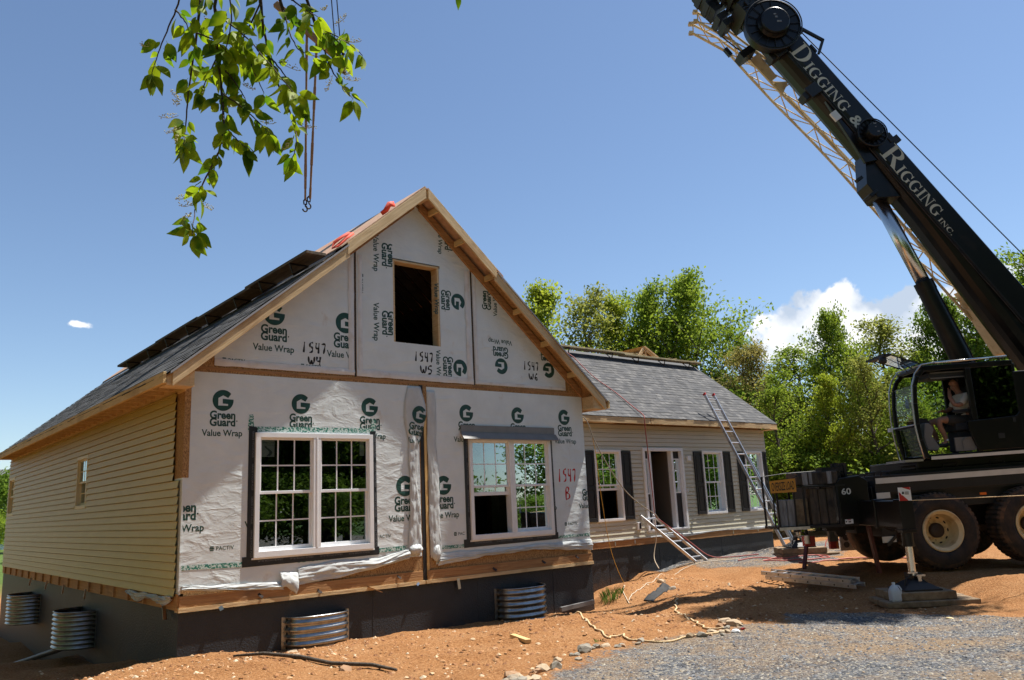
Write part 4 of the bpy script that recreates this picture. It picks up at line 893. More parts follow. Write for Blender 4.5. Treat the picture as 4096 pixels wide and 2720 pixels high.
# ------------------------------------------------------------------ window wells
def well(org, T, wd, h, n_rib, dep, lab, m=steel):
    e = empty('window_well', org, lab, 'window well', 'corrugated steel window wells on the foundation')
    b = B(); rows = []; NZ = n_rib*6; NA = 28
    for j in range(NZ+1):
        z = -h+h*j/NZ; rr_ = 1+.0; rip = .014*math.sin(2*math.pi*n_rib*j/NZ)
        row = []
        for i in range(NA+1):
            a = math.pi*i/NA; cx = -math.cos(a); sy = math.sin(a)
            sx = math.copysign(abs(cx)**.8, cx); 
            row.append(b.v(T(sx*(wd/2-.03)+rip*sx, (dep+rip)*abs(sy)**.75, z)))
        rows.append(row)
    for r0, r1 in zip(rows, rows[1:]):
        for i in range(NA): b.F.append([r0[i], r0[i+1], r1[i+1], r1[i]])
    o = b.build('corrugated_shell', m, e, smooth=True); md = o.modifiers.new('t', 'SOLIDIFY'); md.thickness = .003
    pts = [T(-math.copysign(abs(math.cos(math.pi*i/NA))**.8, math.cos(math.pi*i/NA))*(wd/2-.028), (dep+.002)*abs(math.sin(math.pi*i/NA))**.75, .0) for i in range(NA+1)]
    b = B(); b.tube(pts, .011, 6); b.build('rolled_rim', m, e, smooth=True)
    for sg in (-1, 1):
        b = B(T); b.box(sg*(wd/2)-.03, sg*(wd/2)+.03, .001, .006, -h, .01)
        for q in range(5): b.lathe([(0,0),(.012,0),(.012,.006),(0,.008)], (sg*(wd/2), .006, -.06-q*h/5), (0,1,0), 8)
        b.build('mounting_flange', m, e)
    return e
well((1.77, 0, -.28), lambda u, d, w_: (1.77+u, -d, -.27+w_), .90, .62, 7, .26, 'galvanised corrugated window well below the closed twin window, half buried in clay')
well((5.27, 0, -.28), lambda u, d, w_: (5.27+u, -d, -.265+w_), .94, .62, 7, .34, 'galvanised corrugated window well below the twin window with the raised sash')
well((0, 4.3, -.3), lambda u, d, w_: (-d, 4.35+u, -.29+w_), 1.0, .54, 8, .48, 'corrugated window well in shade on the side foundation, nearest the corner, with drain pipe below')
well((0, 8.75, -.3), lambda u, d, w_: (-d, 8.75+u, -.28+w_), 1.0, .54, 8, .48, 'corrugated window well in shade on the side foundation, the far one')
b = B(); b.tube([(-.22, 4.5, -.82), (-.26, 5.0, -.93), (-.45, 6.6, -1.25), (-.55, 7.6, -1.44)], .045, 12); tag(b.build('drain_pipe', pvc, smooth=True), 'dark plastic drain pipe sloping down from a side window well into the trench', 'pipe')

# ------------------------------------------------------------------ crane  (s along the carrier, t away from the viewer's side, z up)
CA = Vector((.77, -.638, 0)).normalized(); CN = Vector((-CA.y, CA.x, 0)); CO = Vector((11.43, -4.07, 0))
TC = lambda s, t, z: CO+CA*s+CN*t+Vector((0, 0, z))
TK = lambda s, t, z: CO+CA*s+CN*t+Vector((0, 0, z+.025*s))     # carrier sits slightly nose-up
base = TC(1.5, 1.3, -.45)
crane = empty('mobile_crane', base, 'black telescopic truck crane with cream lettered boom, parked on outriggers beside the house', 'crane')
BWf = lambda w_, p_: (-.66+.551*w_+.835*p_, 9.83-.835*w_+.551*p_)
# carrier
b = B(TK); b.box(-1.05, 9, .22, 2.38, .62, 1.06); b.box(-1.02, 9, .12, 2.48, .93, 1.24); b.box(-1.2, 9, .7, 1.9, .25, .62); b.box(-1.75, -1.0, .35, 2.25, .42, 1.15); b.build('carrier_frame', cdark, crane, bevel=.01)
b = B(TK); b.box(-1.0, 9, .105, .118, 1.10, 1.195); b.build('side_stripe', cwhite, crane)
for z in (.845, .10): b = B(TK); b.box(-1.02, -.78, .10, .115, z, z+.10); b.build('white_panel', cwhite, crane)
b = B(TK); b.box(-1.0, -.75, .12, .5, .20, .845); b.beam((-.78, .1, .20), (-.95, .1, .05), .04, .05); b.build('side_step', cdark, crane)
b = B(TK); b.box(.79, .90, .10, .118, .785, .825); b.build('marker_lamp', orange, crane)
b = B(TK); b.box(-.7, 6, .3, 2.2, 1.24, 1.30); 
for s_ in (-.4, .35, 1.2): b.tube([(s_, .35, 1.3), (s_, .35, 1.36), (s_+.25, .35, 1.36), (s_+.25, .35, 1.3)], .015, 6)
b.build('deck', cdark, crane)
# rear cabinet with 60
b = B(TK); b.prism([(-1.74,.42),(-1.46,.42),(-1.22,.80),(-1.22,1.18),(-1.36,1.27),(-1.70,1.24),(-1.75,1.18)], lambda s, z, d: (s, d, z), -.06, .45); b.build('rear_cabinet', cpaint, crane, bevel=.012)
b = B(TK); V, F = TXT['60']; wv = V[:,0].max(); b.geo((V, F), lambda x, z: (-1.69+x*.165/wv, -.0625, .965+z*.145)); b.build('number_sixty', cwhite, crane)
b = B(TK); b.box(-1.69, -1.55, -.0635, -.0615, .47, .545); o = b.build('warning_decal', whitep, crane)
b = B(TK); b.box(-1.65, -1.59, -.065, -.0636, .53, .541); b.build('decal_print', red, o)
b = B(TK); b.prism([(-1.685,.52),(-1.655,.52),(-1.665,.485)], lambda s, z, d: (s, d, z), -.065, -.0636); b.box(-1.635,-1.59,-.065,-.0636,.49,.512); b.build('decal_print', blackp, o)
# outriggers (near and far)
def outrigger(t0, t1, tj, sj, zf, near):
    b = B(TK); b.box(sj-.03, sj+.13, min(t0, t1), max(t0, t1), .43, .835); b.box(sj-.05, sj+.16, min(t0,t1)+(.9 if near else 0), min(t0,t1)+(1.0 if near else .1), .40, .86)
    o = b.build('outrigger_beam', cpaint, crane, bevel=.012)
    b = B(TC); q = sj*.025
    b.box(sj-.10, sj+.11, tj-.10, tj+.10, .36+q, .86+q); b.lathe([(.085,.12),(.085,.40)], (sj, tj, 0), (0,0,1), 20, True); b.box(sj-.12, sj+.13, tj-.12, tj+.12, .40+q, .415+q); b.build('jack_housing', cpaint, crane, bevel=.008)
    b = B(TC); b.lathe([(.054, zf+.2),(.054,.16)], (sj, tj, 0), (0,0,1), 20, True); b.build('jack_rod', chrome, crane, smooth=False)
    b = B(TC); h = .27; z = zf
    b.prism([(sj-.28,tj-.28),(sj+.28,tj-.28),(sj+.28,tj+.28),(sj-.28,tj+.28)], lambda s, t, d: (s, t, d), z, z+.02)
    i = [b.v(p) for p in ((sj-.27,tj-.27,z+.02),(sj+.27,tj-.27,z+.02),(sj+.27,tj+.27,z+.02),(sj-.27,tj+.27,z+.02),(sj-.07,tj-.07,z+.15),(sj+.07,tj-.07,z+.15),(sj+.07,tj+.07,z+.15),(sj-.07,tj+.07,z+.15))]
    for f in ((0,1,5,4),(1,2,6,5),(2,3,7,6),(3,0,4,7),(4,5,6,7)): b.F.append([i[k] for k in f])
    b.box(sj-.09, sj-.05, tj-.09, tj+.09, z+.15, z+.24); b.box(sj+.05, sj+.09, tj-.09, tj+.09, z+.15, z+.24)
    b.tube([(sj-.2, tj-.12, z+.03),(sj-.17,tj-.12,z+.16),(sj-.08,tj-.12,z+.21)], .012, 6); b.tube([(sj+.22, tj-.2, z+.02),(sj+.05, tj-.1, z+.17)], .008, 6); b.build('jack_float', cdark, crane, bevel=.004)
    b = B(TC); b.box(sj-.12, sj+.02, tj-.12, tj-.09, z+.235, z+.255); b.box(sj+.0, sj+.13, tj-.12, tj-.04, z+.19, z+.215); b.box(sj+.02, sj+.07, tj-.115, tj-.09, z+.10, z+.19); b.build('float_latch', alu, crane)
outrigger(-1.62, 1.0, -1.6, -1.40, -.50, True)
outrigger(1.6, 4.25, 4.2, -1.05, -.20, False)
b = B(TC)
b.box(-1.50, -1.31, -1.72, -1.715, .80, 1.0); o = b.build('reflective_plate', whitep, crane)
b = B(TC); b.prism([(-1.495,.80),(-1.36,.80),(-1.495,.935)], lambda s, z, d: (s, d, z), -1.7225, -1.7205); b.prism([(-1.44,1.0),(-1.315,.955),(-1.315,1.0)], lambda s, z, d: (s, d, z), -1.7225, -1.7205); b.build('plate_print', red, o)
b = B(TC); b.box(-1.46,-1.33,-1.7245,-1.7228,.885,.945); b.build('plate_sticker', whitep, o); b = B(TC)
for k in range(4): b.box(-1.405, -1.345, -1.7262, -1.725, .893+.012*k, .899+.012*k)
b.prism([(-1.45,.90),(-1.415,.90),(-1.42,.935),(-1.445,.935)], lambda s, z, d: (s, d, z), -1.7262, -1.725); b.build('sticker_print', blackp, o)
b = B(TC); b.tube([(-1.31, -1.70, .80), (4.5, -1.70, .78)], .006, 6); b.build('guard_cord', rope_m, crane)
# wheels
def wheel(s0, t0, flip=1, par=crane):
    c = (s0, t0, .235+.025*s0); ax = (0, 1, 0)
    wh = B(TC); Ro = .655
    prof = [(.36,.02),(.40,-.01),(.50,-.03),(.56,-.03)]; 
    wh.lathe([(.352,.05),(.365,.0),(.42,-.025),(.50,-.03),(.565,-.012)], c, ax, 64)
    tyre = wh.build('tyre', rubber, par, smooth=True)
    b = B(TC); N = 48; rings = []
    for k in range(N):
        a0 = 2*math.pi*k/N; a1 = 2*math.pi*(k+.62)/N; a2 = 2*math.pi*(k+1)/N
        def P_(a, r, h): return (c[0]+r*math.cos(a), c[1]+h, c[2]+r*math.sin(a))
        ro = Ro; ri = Ro-.022
        b.poly([P_(a0,.565,-.012),P_(a1,.565,-.012),P_(a1,.62,.012),P_(a0,.62,.012)]); b.poly([P_(a1,.565,-.012),P_(a2,.565,-.012),P_(a2,.62,.012),P_(a1,.62,.012)])
        b.poly([P_(a0,.62,.012),P_(a1,.62,.012),P_(a1,ro,.05),P_(a0,ro,.05)]); b.poly([P_(a1,.62,.012),P_(a2,.62,.012),P_(a2,ri,.05),P_(a1,ri,.05)])
        b.poly([P_(a0,ro,.05),P_(a1,ro,.05),P_(a1,ro,.40),P_(a0,ro,.40)]); b.poly([P_(a1,ri,.05),P_(a2,ri,.05),P_(a2,ri,.40),P_(a1,ri,.40)])
        b.poly([P_(a1,ro,.05),P_(a1,ri,.05),P_(a1,ri,.40),P_(a1,ro,.40)]); b.poly([P_(a2,ri,.05),P_(a2,ro,.05),P_(a2,ro,.40),P_(a2,ri,.40)])
    b.lathe([(Ro-.01,.40),(.62,.44),(.40,.45)], c, ax, 48)
    b.build('tread', tyredirt, tyre)
    b = B(TC); b.lathe([(.352,.055),(.356,-.004),(.338,-.012),(.325,.0),(.300,.02),(.285,.03),(.270,.20),(.262,.27),(.250,.285),(.20,.272),(.135,.262),(.128,.25)], c, ax, 56)
    rim = b.build('rim', cream, par, smooth=True); ed = rim.modifiers.new('e', 'EDGE_SPLIT'); ed.split_angle = R(35)
    b = B(TC); b.lathe([(.128,.26),(.125,.20),(.105,.185),(0,.18)], c, ax, 24); b.build('hub_cap', mat('hub', (.03,.02,.015), rough=.6) if 'hub' not in MATS else MATS['hub'], rim, smooth=True)
    for k in range(10):
        b = B(TC); a = 2*math.pi*(k+.4)/10; b.lathe([(.016,.275),(.016,.245),(.008,.235),(0,.235)], (c[0]+.168*math.cos(a), c[1], c[2]+.168*math.sin(a)), ax, 8); b.build('wheel_nut', cream, rim)
    for k in range(10):
        b = B(TC); a = 2*math.pi*k/10; pts = [(.222*math.cos(a)+.03*math.cos(q)*-math.sin(a)+.014*math.sin(q)*math.cos(a), .222*math.sin(a)+.03*math.cos(q)*math.cos(a)+.014*math.sin(q)*math.sin(a)) for q in [2*math.pi*j/10 for j in range(10)]]
        b.prism(pts, lambda s, z, d: (c[0]+s, c[1]+d, c[2]+z), .268, .272); b.build('hand_hole', blackp, rim)
wheel(0.0, 0.0); wheel(1.62, 0.0)
for s0 in (.0, 1.62):      # far side wheels, plain backs seen through the chassis
    c = (s0, 2.58, .235+.025*s0); b = B(TC); b.lathe([(.30,-.42),(.40,-.45),(.62,-.43),(.655,-.38),(.655,-.03),(.60,.02),(.36,.03)], c, (0,1,0), 40, True); b.build('tyre', tyredirt, crane, smooth=True)
b = B(TC)
for s0 in (0, 1.62): b.lathe([(.09,.3),(.09,2.3)], (s0, 0, .235+.025*s0), (0,1,0), 16); b.lathe([(.20,1.15),(.24,1.3),(.20,1.45)], (s0, 0, .235), (0,1,0), 16)
b.build('axle', cdark, crane)
b = B(TK); b.box(-.75, 2.4, .15, .5, .90, .935); b.build('fender', cdark, crane)
# underside odds and ends at the tail
b = B(TC); b.box(-1.22, -1.05, 1.95, 2.05, .02, .22); b.build('lamp_bracket', greyplas, crane)
b = B(TC); b.box(-1.22, -1.11, 1.93, 2.04, -.12, .02); b.build('tail_lamp', red, crane)
b = B(TC); b.box(-1.108, -1.06, 1.93, 2.04, -.12, .02); b.build('turn_lamp', orange, crane)
b = B(TC); b.box(-.6, .1, 3.0, 3.04, -.24, .10); st_ = b.build('ladder_rack', alu, crane)
b = B(TC)
for z in (.02, -.12):
    for s_ in (-.48, -.30, -.12, .04): b.lathe([(.062,-.004),(0,-.004)], (s_, 3.0, z), (0,1,0), 12)
b.build('rack_hole', blackp, st_)
b = B(TC); b.box(-1.97, -1.78, 1.2, 1.35, -.0, .18); b.build('tail_lamp', red, crane)
b = B(TC); b.lathe([(.09,-.05),(.09,.05)], (-1.42, .9, .25), (0,1,0), 16, True); b.box(-1.7, -1.2, .8, 1.0, .28, .45); b.build('pintle_hitch', cdark, crane)
b = B(TC); b.lathe([(.05,.15),(.05,.0)], (-1.93, 1.2, .05), (0,0,1), 12, True); b.build('exhaust_tip', alu, crane)
# rear rack
b = B(TC)
b.box(-2.84, -1.72, -.1, .02, .385, .43); b.box(-2.84, -1.72, .6, .7, .385, .43); b.box(-2.84, -2.78, -.1, .7, .385, .43); b.box(-2.80,-1.72,.0,.6,.40,.41)
for s_ in (-2.82, -2.36, -1.78): b.beam((s_, -.08, .42), (s_, -.08, 1.12), .03, .03); b.beam((s_, .66, .42), (s_, .66, 1.30), .03, .03)
b.box(-2.5, -1.62, -.08, .7, 1.07, 1.10); b.box(-1.92, -1.55, .1, .4, 1.33, 1.40)
for s_ in (-1.63, -1.50): b.box(s_-.02, s_+.025, .12, .20, 1.18, 1.47); b.box(s_-.02, s_+.025, .30, .38, 1.18, 1.47)
b.box(-1.72, -1.36, .15, .35, 1.27, 1.31)
b.tube([(-2.80,.66,1.30),(-2.4,.66,1.34),(-1.75,.66,1.36)], .008, 6); b.tube([(-2.80,-.08,1.12),(-2.36,-.08,1.30),(-1.7,-.05,1.35)], .006, 6)
b.build('rear_rack', cdark, crane)
b = B(TC); b.box(-2.84, -2.32, -.11, -.102, .37, .42); b.build('rack_trim', alu, crane)
b = B(TC); b.box(-2.36, -2.28, -.14, -.11, 1.115, 1.33); b.box(-2.245, -2.20, -.14, -.11, 1.12, 1.33); b.box(-1.93, -1.86, -.14, -.11, 1.12, 1.33); b.build('rack_tine', greywood, crane)
b = B(TC); b.prism([(-2.94, 1.0), (-2.50, 1.005), (-2.505, 1.235), (-2.945, 1.205)], lambda s, z, d: (s, d, z), -.17, -.155); sg_ = b.build('oversize_load_sign', signo, crane)
b = B(TC); V, F = TXT['OVERSIZE LOAD']; wv = V[:,0].max(); b.geo((V, F), lambda x, z: (-2.92+x*.39/wv, -.1715, 1.035+.03*x/wv*.6+z*.20)); b.build('sign_lettering', blackp, sg_)
b = B(TC); b.beam((-2.9,-.14,1.0),(-2.9,-.1,.42),.025,.02); b.beam((-2.54,-.14,1.0),(-2.54,-.1,.42),.025,.02); b.build('sign_post', cdark, sg_)
# red hanging stands under the tail
b = B(TC); b.beam((-1.15, .3, .36), (-1.06, .3, -.44), .10, .05); b.build('red_stabiliser', mat('dull_red', (.10,.012,.01), (.06,.01,.01), 8, .5), crane)
b = B(TC); b.beam((-1.88, 1.3, .2), (-2.08, 1.1, -.38), .06, .05); b.build('red_stabiliser', MATS['dull_red'], crane)
# small fittings on the carrier and boom
b = B(TK)
for s_ in (2.3, 3.1): b.box(s_, s_+.7, .098, .118, .72, .90)
b.box(-.62, -.20, .09, .12, .62, .86); b.build('tool_box', cdark, crane, bevel=.01)
for s_ in (-1.18, -.9): b = B(TK); b.tube([(s_,.1,1.24),(s_,.06,1.30),(s_+.16,.06,1.30),(s_+.16,.1,1.24)], .012, 6); b.build('grab_handle', cdark, crane)
b = B(TK)
for k in range(3): b.tube([(-1.3+.05*k,.2,.50),(-1.0+.04*k,-.1,.36-.03*k),(-.85,-.4,.40),(-1.25,-1.0,.62)], .014, 6)
b.build('outrigger_hose', rubber, crane, smooth=True)
b = B(TC)
for k in range(14): c_ = BWf(-.2+.6*k, -.52); b.lathe([(.018,-.012),(.018,.0)], (c_[0], .848, c_[1]), (0,1,0), 8, True)
b.build('boom_bolts', ironm, crane)
b = B(TC); b.tube([(*[BWf(w_, -.54)[0]], .835+.008*math.sin(w_*5), BWf(w_, -.54)[1]) for w_ in [.6+.35*k for k in range(20)]], .012, 6); b.tube([(BWf(w_, -.50)[0], .838, BWf(w_, -.50)[1]) for w_ in [1.6+.35*k for k in range(17)]], .009, 6); b.build('boom_hydraulic_line', rubber, crane, smooth=True)
# superstructure and cab
b = B(TK); b.box(-.1, 5.5, .35, 2.3, 1.30, 1.46); b.box(1.66, 5.5, .0, .8, 1.5, 2.9); b.box(2.6, 6.5, .9, 2.3, 1.46, 2.6); b.build('superstructure', cpaint, crane, bevel=.02)
CZ = .0; C0, C1 = 0.02, .86
prof = [(-.15,1.50),(-.21,1.80),(-.225,2.08),(-.215,2.45),(-.175,2.79),(-.09,2.97),(.06,3.10),(1.70,3.06),(1.68,1.52)]
def cabbar(b, pts, t, wd, hh): 
    for p_, q_ in zip(pts, pts[1:]): b.beam((p_[0], t, p_[1]), (q_[0], t, q_[1]), hh, wd, up=(0,1,0))
b = B(TK)
for t in (C0+.03, C1-.03):
    cabbar(b, [(-.06,1.50),(-.13,1.80),(-.15,2.08),(-.14,2.45),(-.105,2.76),(-.03,2.93),(.08,3.03)], t, .06, .075)
    b.beam((.05, t, 3.055), (1.70, t, 3.055), .06, .09); b.beam((.88, t, 1.5), (.88, t, 3.02), .06, .10, up=(1,0,0)); b.beam((-.08, t, 1.50), (1.70, t, 1.50), .06, .07); b.beam((1.68, t, 1.5), (1.70, t, 3.05), .06, .06, up=(1,0,0))
b.beam((.05, C0, 3.06), (.05, C1, 3.06), .08, .06); b.beam((-.14, C0, 2.06), (-.14, C1, 2.06), .06, .06)
b.box(.05, 1.70, C0, C1, 3.075, 3.11); b.box(.05, 1.7, C0+.05, C1-.02, 1.49, 1.53); b.box(1.64, 1.70, C0+.05, C1-.05, 1.5, 3.05)
cab = b.build('operator_cab', cpaint, crane, bevel=.012)
b = B(TK); b.prism([(.90,1.54),(1.67,1.54),(1.69,2.20),(1.60,2.11),(.72,2.07),(.76,1.80),(.84,1.55)], lambda s, z, d: (s, d, z), C0-.02, C0+.03); b.build('door_panel', cpaint, cab, bevel=.01)
b = B(TK); b.box(1.22, 1.33, C0-.026, C0-.018, 1.73, 1.82); b.box(1.52, 1.57, C0-.026, C0-.018, 2.0, 2.08); b.build('door_latch', blackp, cab)
b = B(TK); b.box(.93, 1.66, C0+.0, C0+.008, 2.12, 3.0); b.build('rear_side_glass', tglass, cab)
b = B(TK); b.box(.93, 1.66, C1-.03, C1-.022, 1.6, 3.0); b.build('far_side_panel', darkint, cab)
b = B(TK); b.box(-.10, .84, C1-.03, C1-.024, 2.1, 3.0); b.build('far_side_glass', cglass, cab)
b = B(TK)
fp = [(-.16,2.10),(-.15,2.45),(-.115,2.78)]
for p_, q_ in zip(fp, fp[1:]): b.poly([(p_[0],C0+.06,p_[1]),(q_[0],C0+.06,q_[1]),(q_[0],C1-.06,q_[1]),(p_[0],C1-.06,p_[1])])
b.build('front_glass', cglass, cab)
b = B(TK); b.poly([(-.09,C0+.06,1.53),(-.145,C0+.06,2.03),(-.145,C1-.06,2.03),(-.09,C1-.06,1.53)]); b.build('lower_front_glass', tglass, cab)
b = B(TK)      # guard tubes outside the windscreen, handrail and step
for t in (C0-.01, C1+.02): b.tube([(-.14,t,1.46),(-.19,t,1.80),(-.215,t,2.08),(-.205,t,2.45),(-.17,t,2.77),(-.09,t,2.98),(.05,t,3.13),(.30,t,3.155)], .014, 8)
b.tube([(-.215,C0,2.07),(-.215,C1,2.07)], .012, 6); b.tube([(.03,C0,3.12),(.03,C1,3.12)], .012, 6)
b.build('windscreen_guard', alu, cab, smooth=True)
b = B(TK); b.tube([(.28, C0+.02, 3.15), (1.62, C0+.02, 3.18)], .022, 8); b.build('roof_rail', chrome, cab, smooth=True)
b = B(TK); b.box(-.42, -.10, C0+.1, C1, 1.435, 1.475); b.build('cab_step', alu, cab)
b = B(TK); b.box(-.02, 1.72, C0-.03, C0-.015, 1.445, 1.50); b.build('cab_stripe', cwhite, cab)
b = B(TK); b.box(-.29, -.235, C1-.05, C1+.04, 2.02, 2.09); b.build('work_lamp', whitep, cab)
b = B(TK); b.prism([(-.03,3.08),(.10,3.20),(-.40,3.42),(-.47,3.33)], lambda s, z, d: (s, d, z), .30, .306)
b = B(TK); b.poly([(.08,C0+.1,3.17),(.08,C1-.08,3.17),(-.46,C1-.08,3.38),(-.46,C0+.1,3.38)]); b.build('raised_roof_window', vglass, cab)
b = B(TK); b.tube([(.08,C0+.1,3.17),(-.46,C0+.1,3.38),(-.46,C1-.08,3.38),(.08,C1-.08,3.17)], .012, 6); b.tube([(-.02,C0+.12,3.06),(-.30,C0+.12,3.26)], .010, 6); b.tube([(-.03,C0+.3,3.02),(-.2,C0+.2,3.18),(-.50,C0+.15,3.33)], .006, 6); b.box(-.56,-.42,C0+.06,C1-.05,3.345,3.385); b.build('window_frame', cdark, cab)
b = B(TK); b.lathe([(0,.07),(.05,.06),(.072,.0),(.06,-.05),(0,-.06)], (-.55,C0+.14,3.27), (0,0,1), 16); b.build('dome_lamp', blackp, cab, smooth=True)
b = B(TK); b.prism([(.03,2.10),(.12,2.09),(.18,1.98),(.13,1.86),(.24,1.66),(.20,1.60),(.02,1.62),(-.02,1.85)], lambda s, z, d: (s, d, z), C0+.12, C0+.30); b.build('console', greyplas, cab, bevel=.015)
b = B(TK); b.prism([(.0,2.16),(.10,2.21),(.20,2.18),(.26,2.08),(.22,1.95),(.05,1.95)], lambda s, z, d: (s, d, z), C0+.35, C0+.70); b.tube([(.15,C0+.45,2.16),(.06,C0+.45,2.26)], .02, 8); b.build('instrument_pod', seatm, cab, bevel=.02)
b = B(TK); b.box(.47, .92, C0+.03, C0+.06, 1.56, 1.80); b.tube([(.60,C0+.02,1.58),(.60,C0+.02,1.74),(.66,C0+.02,1.79),(.76,C0+.02,1.79),(.82,C0+.02,1.74),(.82,C0+.02,1.58)], .008, 6); b.build('lower_door_panel', greyplas, cab)
b = B(TK); b.box(.22, .86, C0+.1, C1-.08, 2.90, 2.985); b.build('overhead_console', blackp, cab)
b = B(TK); b.box(.24, .86, C0+.09, C0+.10, 2.965, 2.985); b.box(.24,.86,C0+.09,C0+.10,2.87,2.89); b.build('overhead_trim', greyplas, cab)
b = B(TK); b.box(.62, 1.02, .22, .66, 1.92, 2.06); b.box(.66, .96, .26, .62, 1.56, 1.92); b.prism([(.95,2.04),(1.06,2.04),(1.16,2.72),(1.06,2.74)], lambda s, z, d: (s, d, z), .22, .66); b.box(.58,.98,.16,.22,2.24,2.30); b.build('operator_seat', seatm, cab, bevel=.025)
b = B(TK); b.lathe([(.0,0),(.03,0),(.03,.12),(.012,.15),(.012,.18),(0,.18)], (-.085,C0+.42,2.40), (0,0,1), 12); b.build('hanging_bottle', mat('blue_bottle', (.02,.12,.35), rough=.25), cab, smooth=True)
# boom: outer section
BW = lambda w_, p_: (-.66+.551*w_+.835*p_, 9.83-.835*w_+.551*p_)
b = B(TC)
outl = [(-1.75,.0),(9.4,.0),(9.4,-1.05),(7.6,-.93),(5.6,-.80),(4.2,-.68),(3.0,-.62),(2.3,-.59),(-1.75,-.57)]
def boomsec(b, top_, bot, t0, t1, w0, w1, rnd_=.10):
    ws = [w0+(w1-w0)*k/14 for k in range(15)]; rings = []
    for w_ in ws:
        tp_ = top_(w_); bo = bot(w_); tm = (t0+t1)/2; hw = (t1-t0)/2
        sec = [(tp_, t0+.03), (tp_-.03, t0), (bo+.22, t0), (bo+.10, t0+.05), (bo+.03, t0+.14), (bo, t0+.26), (bo, t1-.26), (bo+.03, t1-.14), (bo+.10, t1-.05), (bo+.22, t1), (tp_-.03, t1), (tp_, t1-.03)]
        rings.append([b.v((*[BW(w_, p_)[0]], t_, BW(w_, p_)[1])) for p_, t_ in sec])
    nn_ = len(rings[0])
    for r0, r1 in zip(rings, rings[1:]):
        for k in range(nn_): b.F.append([r0[k], r0[(k+1)%nn_], r1[(k+1)%nn_], r1[k]])
    b.F.append(rings[0][::-1]); b.F.append(rings[-1])
botf = lambda w_: interp([(-20,[-.58]),(2.3,[-.60]),(4.2,[-.68]),(5.6,[-.80]),(7.6,[-.95]),(20,[-1.2])], w_)[0]
boomsec(b, lambda w_: 0, botf, .85, 1.56, -1.7, 9.6)
boom = b.build('main_boom', cpaint, crane)
b = B(TC); boomsec(b, lambda w_: -.04, lambda w_: -.56, .90, 1.51, -9.5, -1.66)
s2_ = b.build('telescopic_section', cpaint, crane)
b = B(TC); boomsec(b, lambda w_: -.08, lambda w_: -.52, .95, 1.46, -16.3, -9.45); b.build('telescopic_section', cpaint, crane)
def bbox(b, w0, w1, p0, p1, t0, t1):
    q = [(w0,p0),(w1,p0),(w1,p1),(w0,p1)]; b.prism([BW(*k) for k in q], lambda s, z, d: (s, d, z), t0, t1)
b = B(TC)      # collars, wear pads and end plates
bbox(b, -1.85, -1.55, -.63, .05, .80, 1.62)
for k in range(5): bbox(b, -1.9-.18*k, -1.82-.18*k, -.60, .0, .86-.0, 1.55)
b.build('boom_collar', cdark, boom, bevel=.01)
for grp in (((-.62,-.40,-.74,-.48,.80,.88),(-.58,-.42,-.84,-.62,.84,1.1)), ((.45,.70,-.76,-.48,.80,.88),(.50,.66,-.86,-.62,.84,1.1)), ((2.30,2.46,-.02,.13,.86,.95),(2.18,2.38,-.10,.02,.83,.86)), ((-.25,-.05,.0,.05,.86,.95),)):
    b = B(TC)
    for q in grp: bbox(b, *q)
    b.build('boom_bracket', cdark, boom, bevel=.01)
b = B(TC)
for k in range(10): bbox(b, -2.7+.09*k, -2.66+.09*k, -.2-.05*(k%3), .06, .78, .84)
b.build('valve_bank', cdark, boom, bevel=.01)

rr_ = random.Random(4); b = B(TC)
for k in range(7):      # hydraulic hoses round the boom collar
    w0 = -2.3+.12*k; pts = [BW(w0+.3*q+.06*math.sin(q*7+k), -.05-.58*q) for q in [j/8 for j in range(9)]]
    b.tube([(p_[0], .76+.03*math.sin(j*.9+k), p_[1]) for j, p_ in enumerate(pts)], .013, 6)
for k in range(10): w0 = rr_.uniform(-2.6, -1.0); p0 = rr_.uniform(-.62, -.1); bbox(b, w0, w0+rr_.uniform(.06,.2), p0, p0+rr_.uniform(.05,.14), .74, .84)
b.build('hydraulic_hoses', cdark, boom)
b = B(TC); bbox(b, 1.18, 1.38, -.70, -.56, .80, .86); b.build('pale_plate', cwhite, boom)
b = B(TC); bbox(b, -1.6, 9.0, -.375, -.355, .842, .851) if False else bbox(b, -1.2, 8.6, -.475, -.46, .843, .851); b.build('boom_seam', cdark, boom)
b = B(TC); b.prism([BW(2.2,-.58), BW(2.55,-.58), BW(3.35,-.64), BW(3.1,-1.02), BW(2.75,-1.0)], lambda s, z, d: (s, d, z), .95, 1.45); b.prism([BW(.9,-.57), BW(2.5,-.57), BW(2.4,-.80)], lambda s, z, d: (s, d, z), .84, .92); bbox(b, 2.95, 3.02, -1.15, -.95, .9, 1.2); bbox(b, 2.55,2.62,-1.15,-1.0,.9,1.0)
b.build('cylinder_mount', cpaint, boom, bevel=.01)
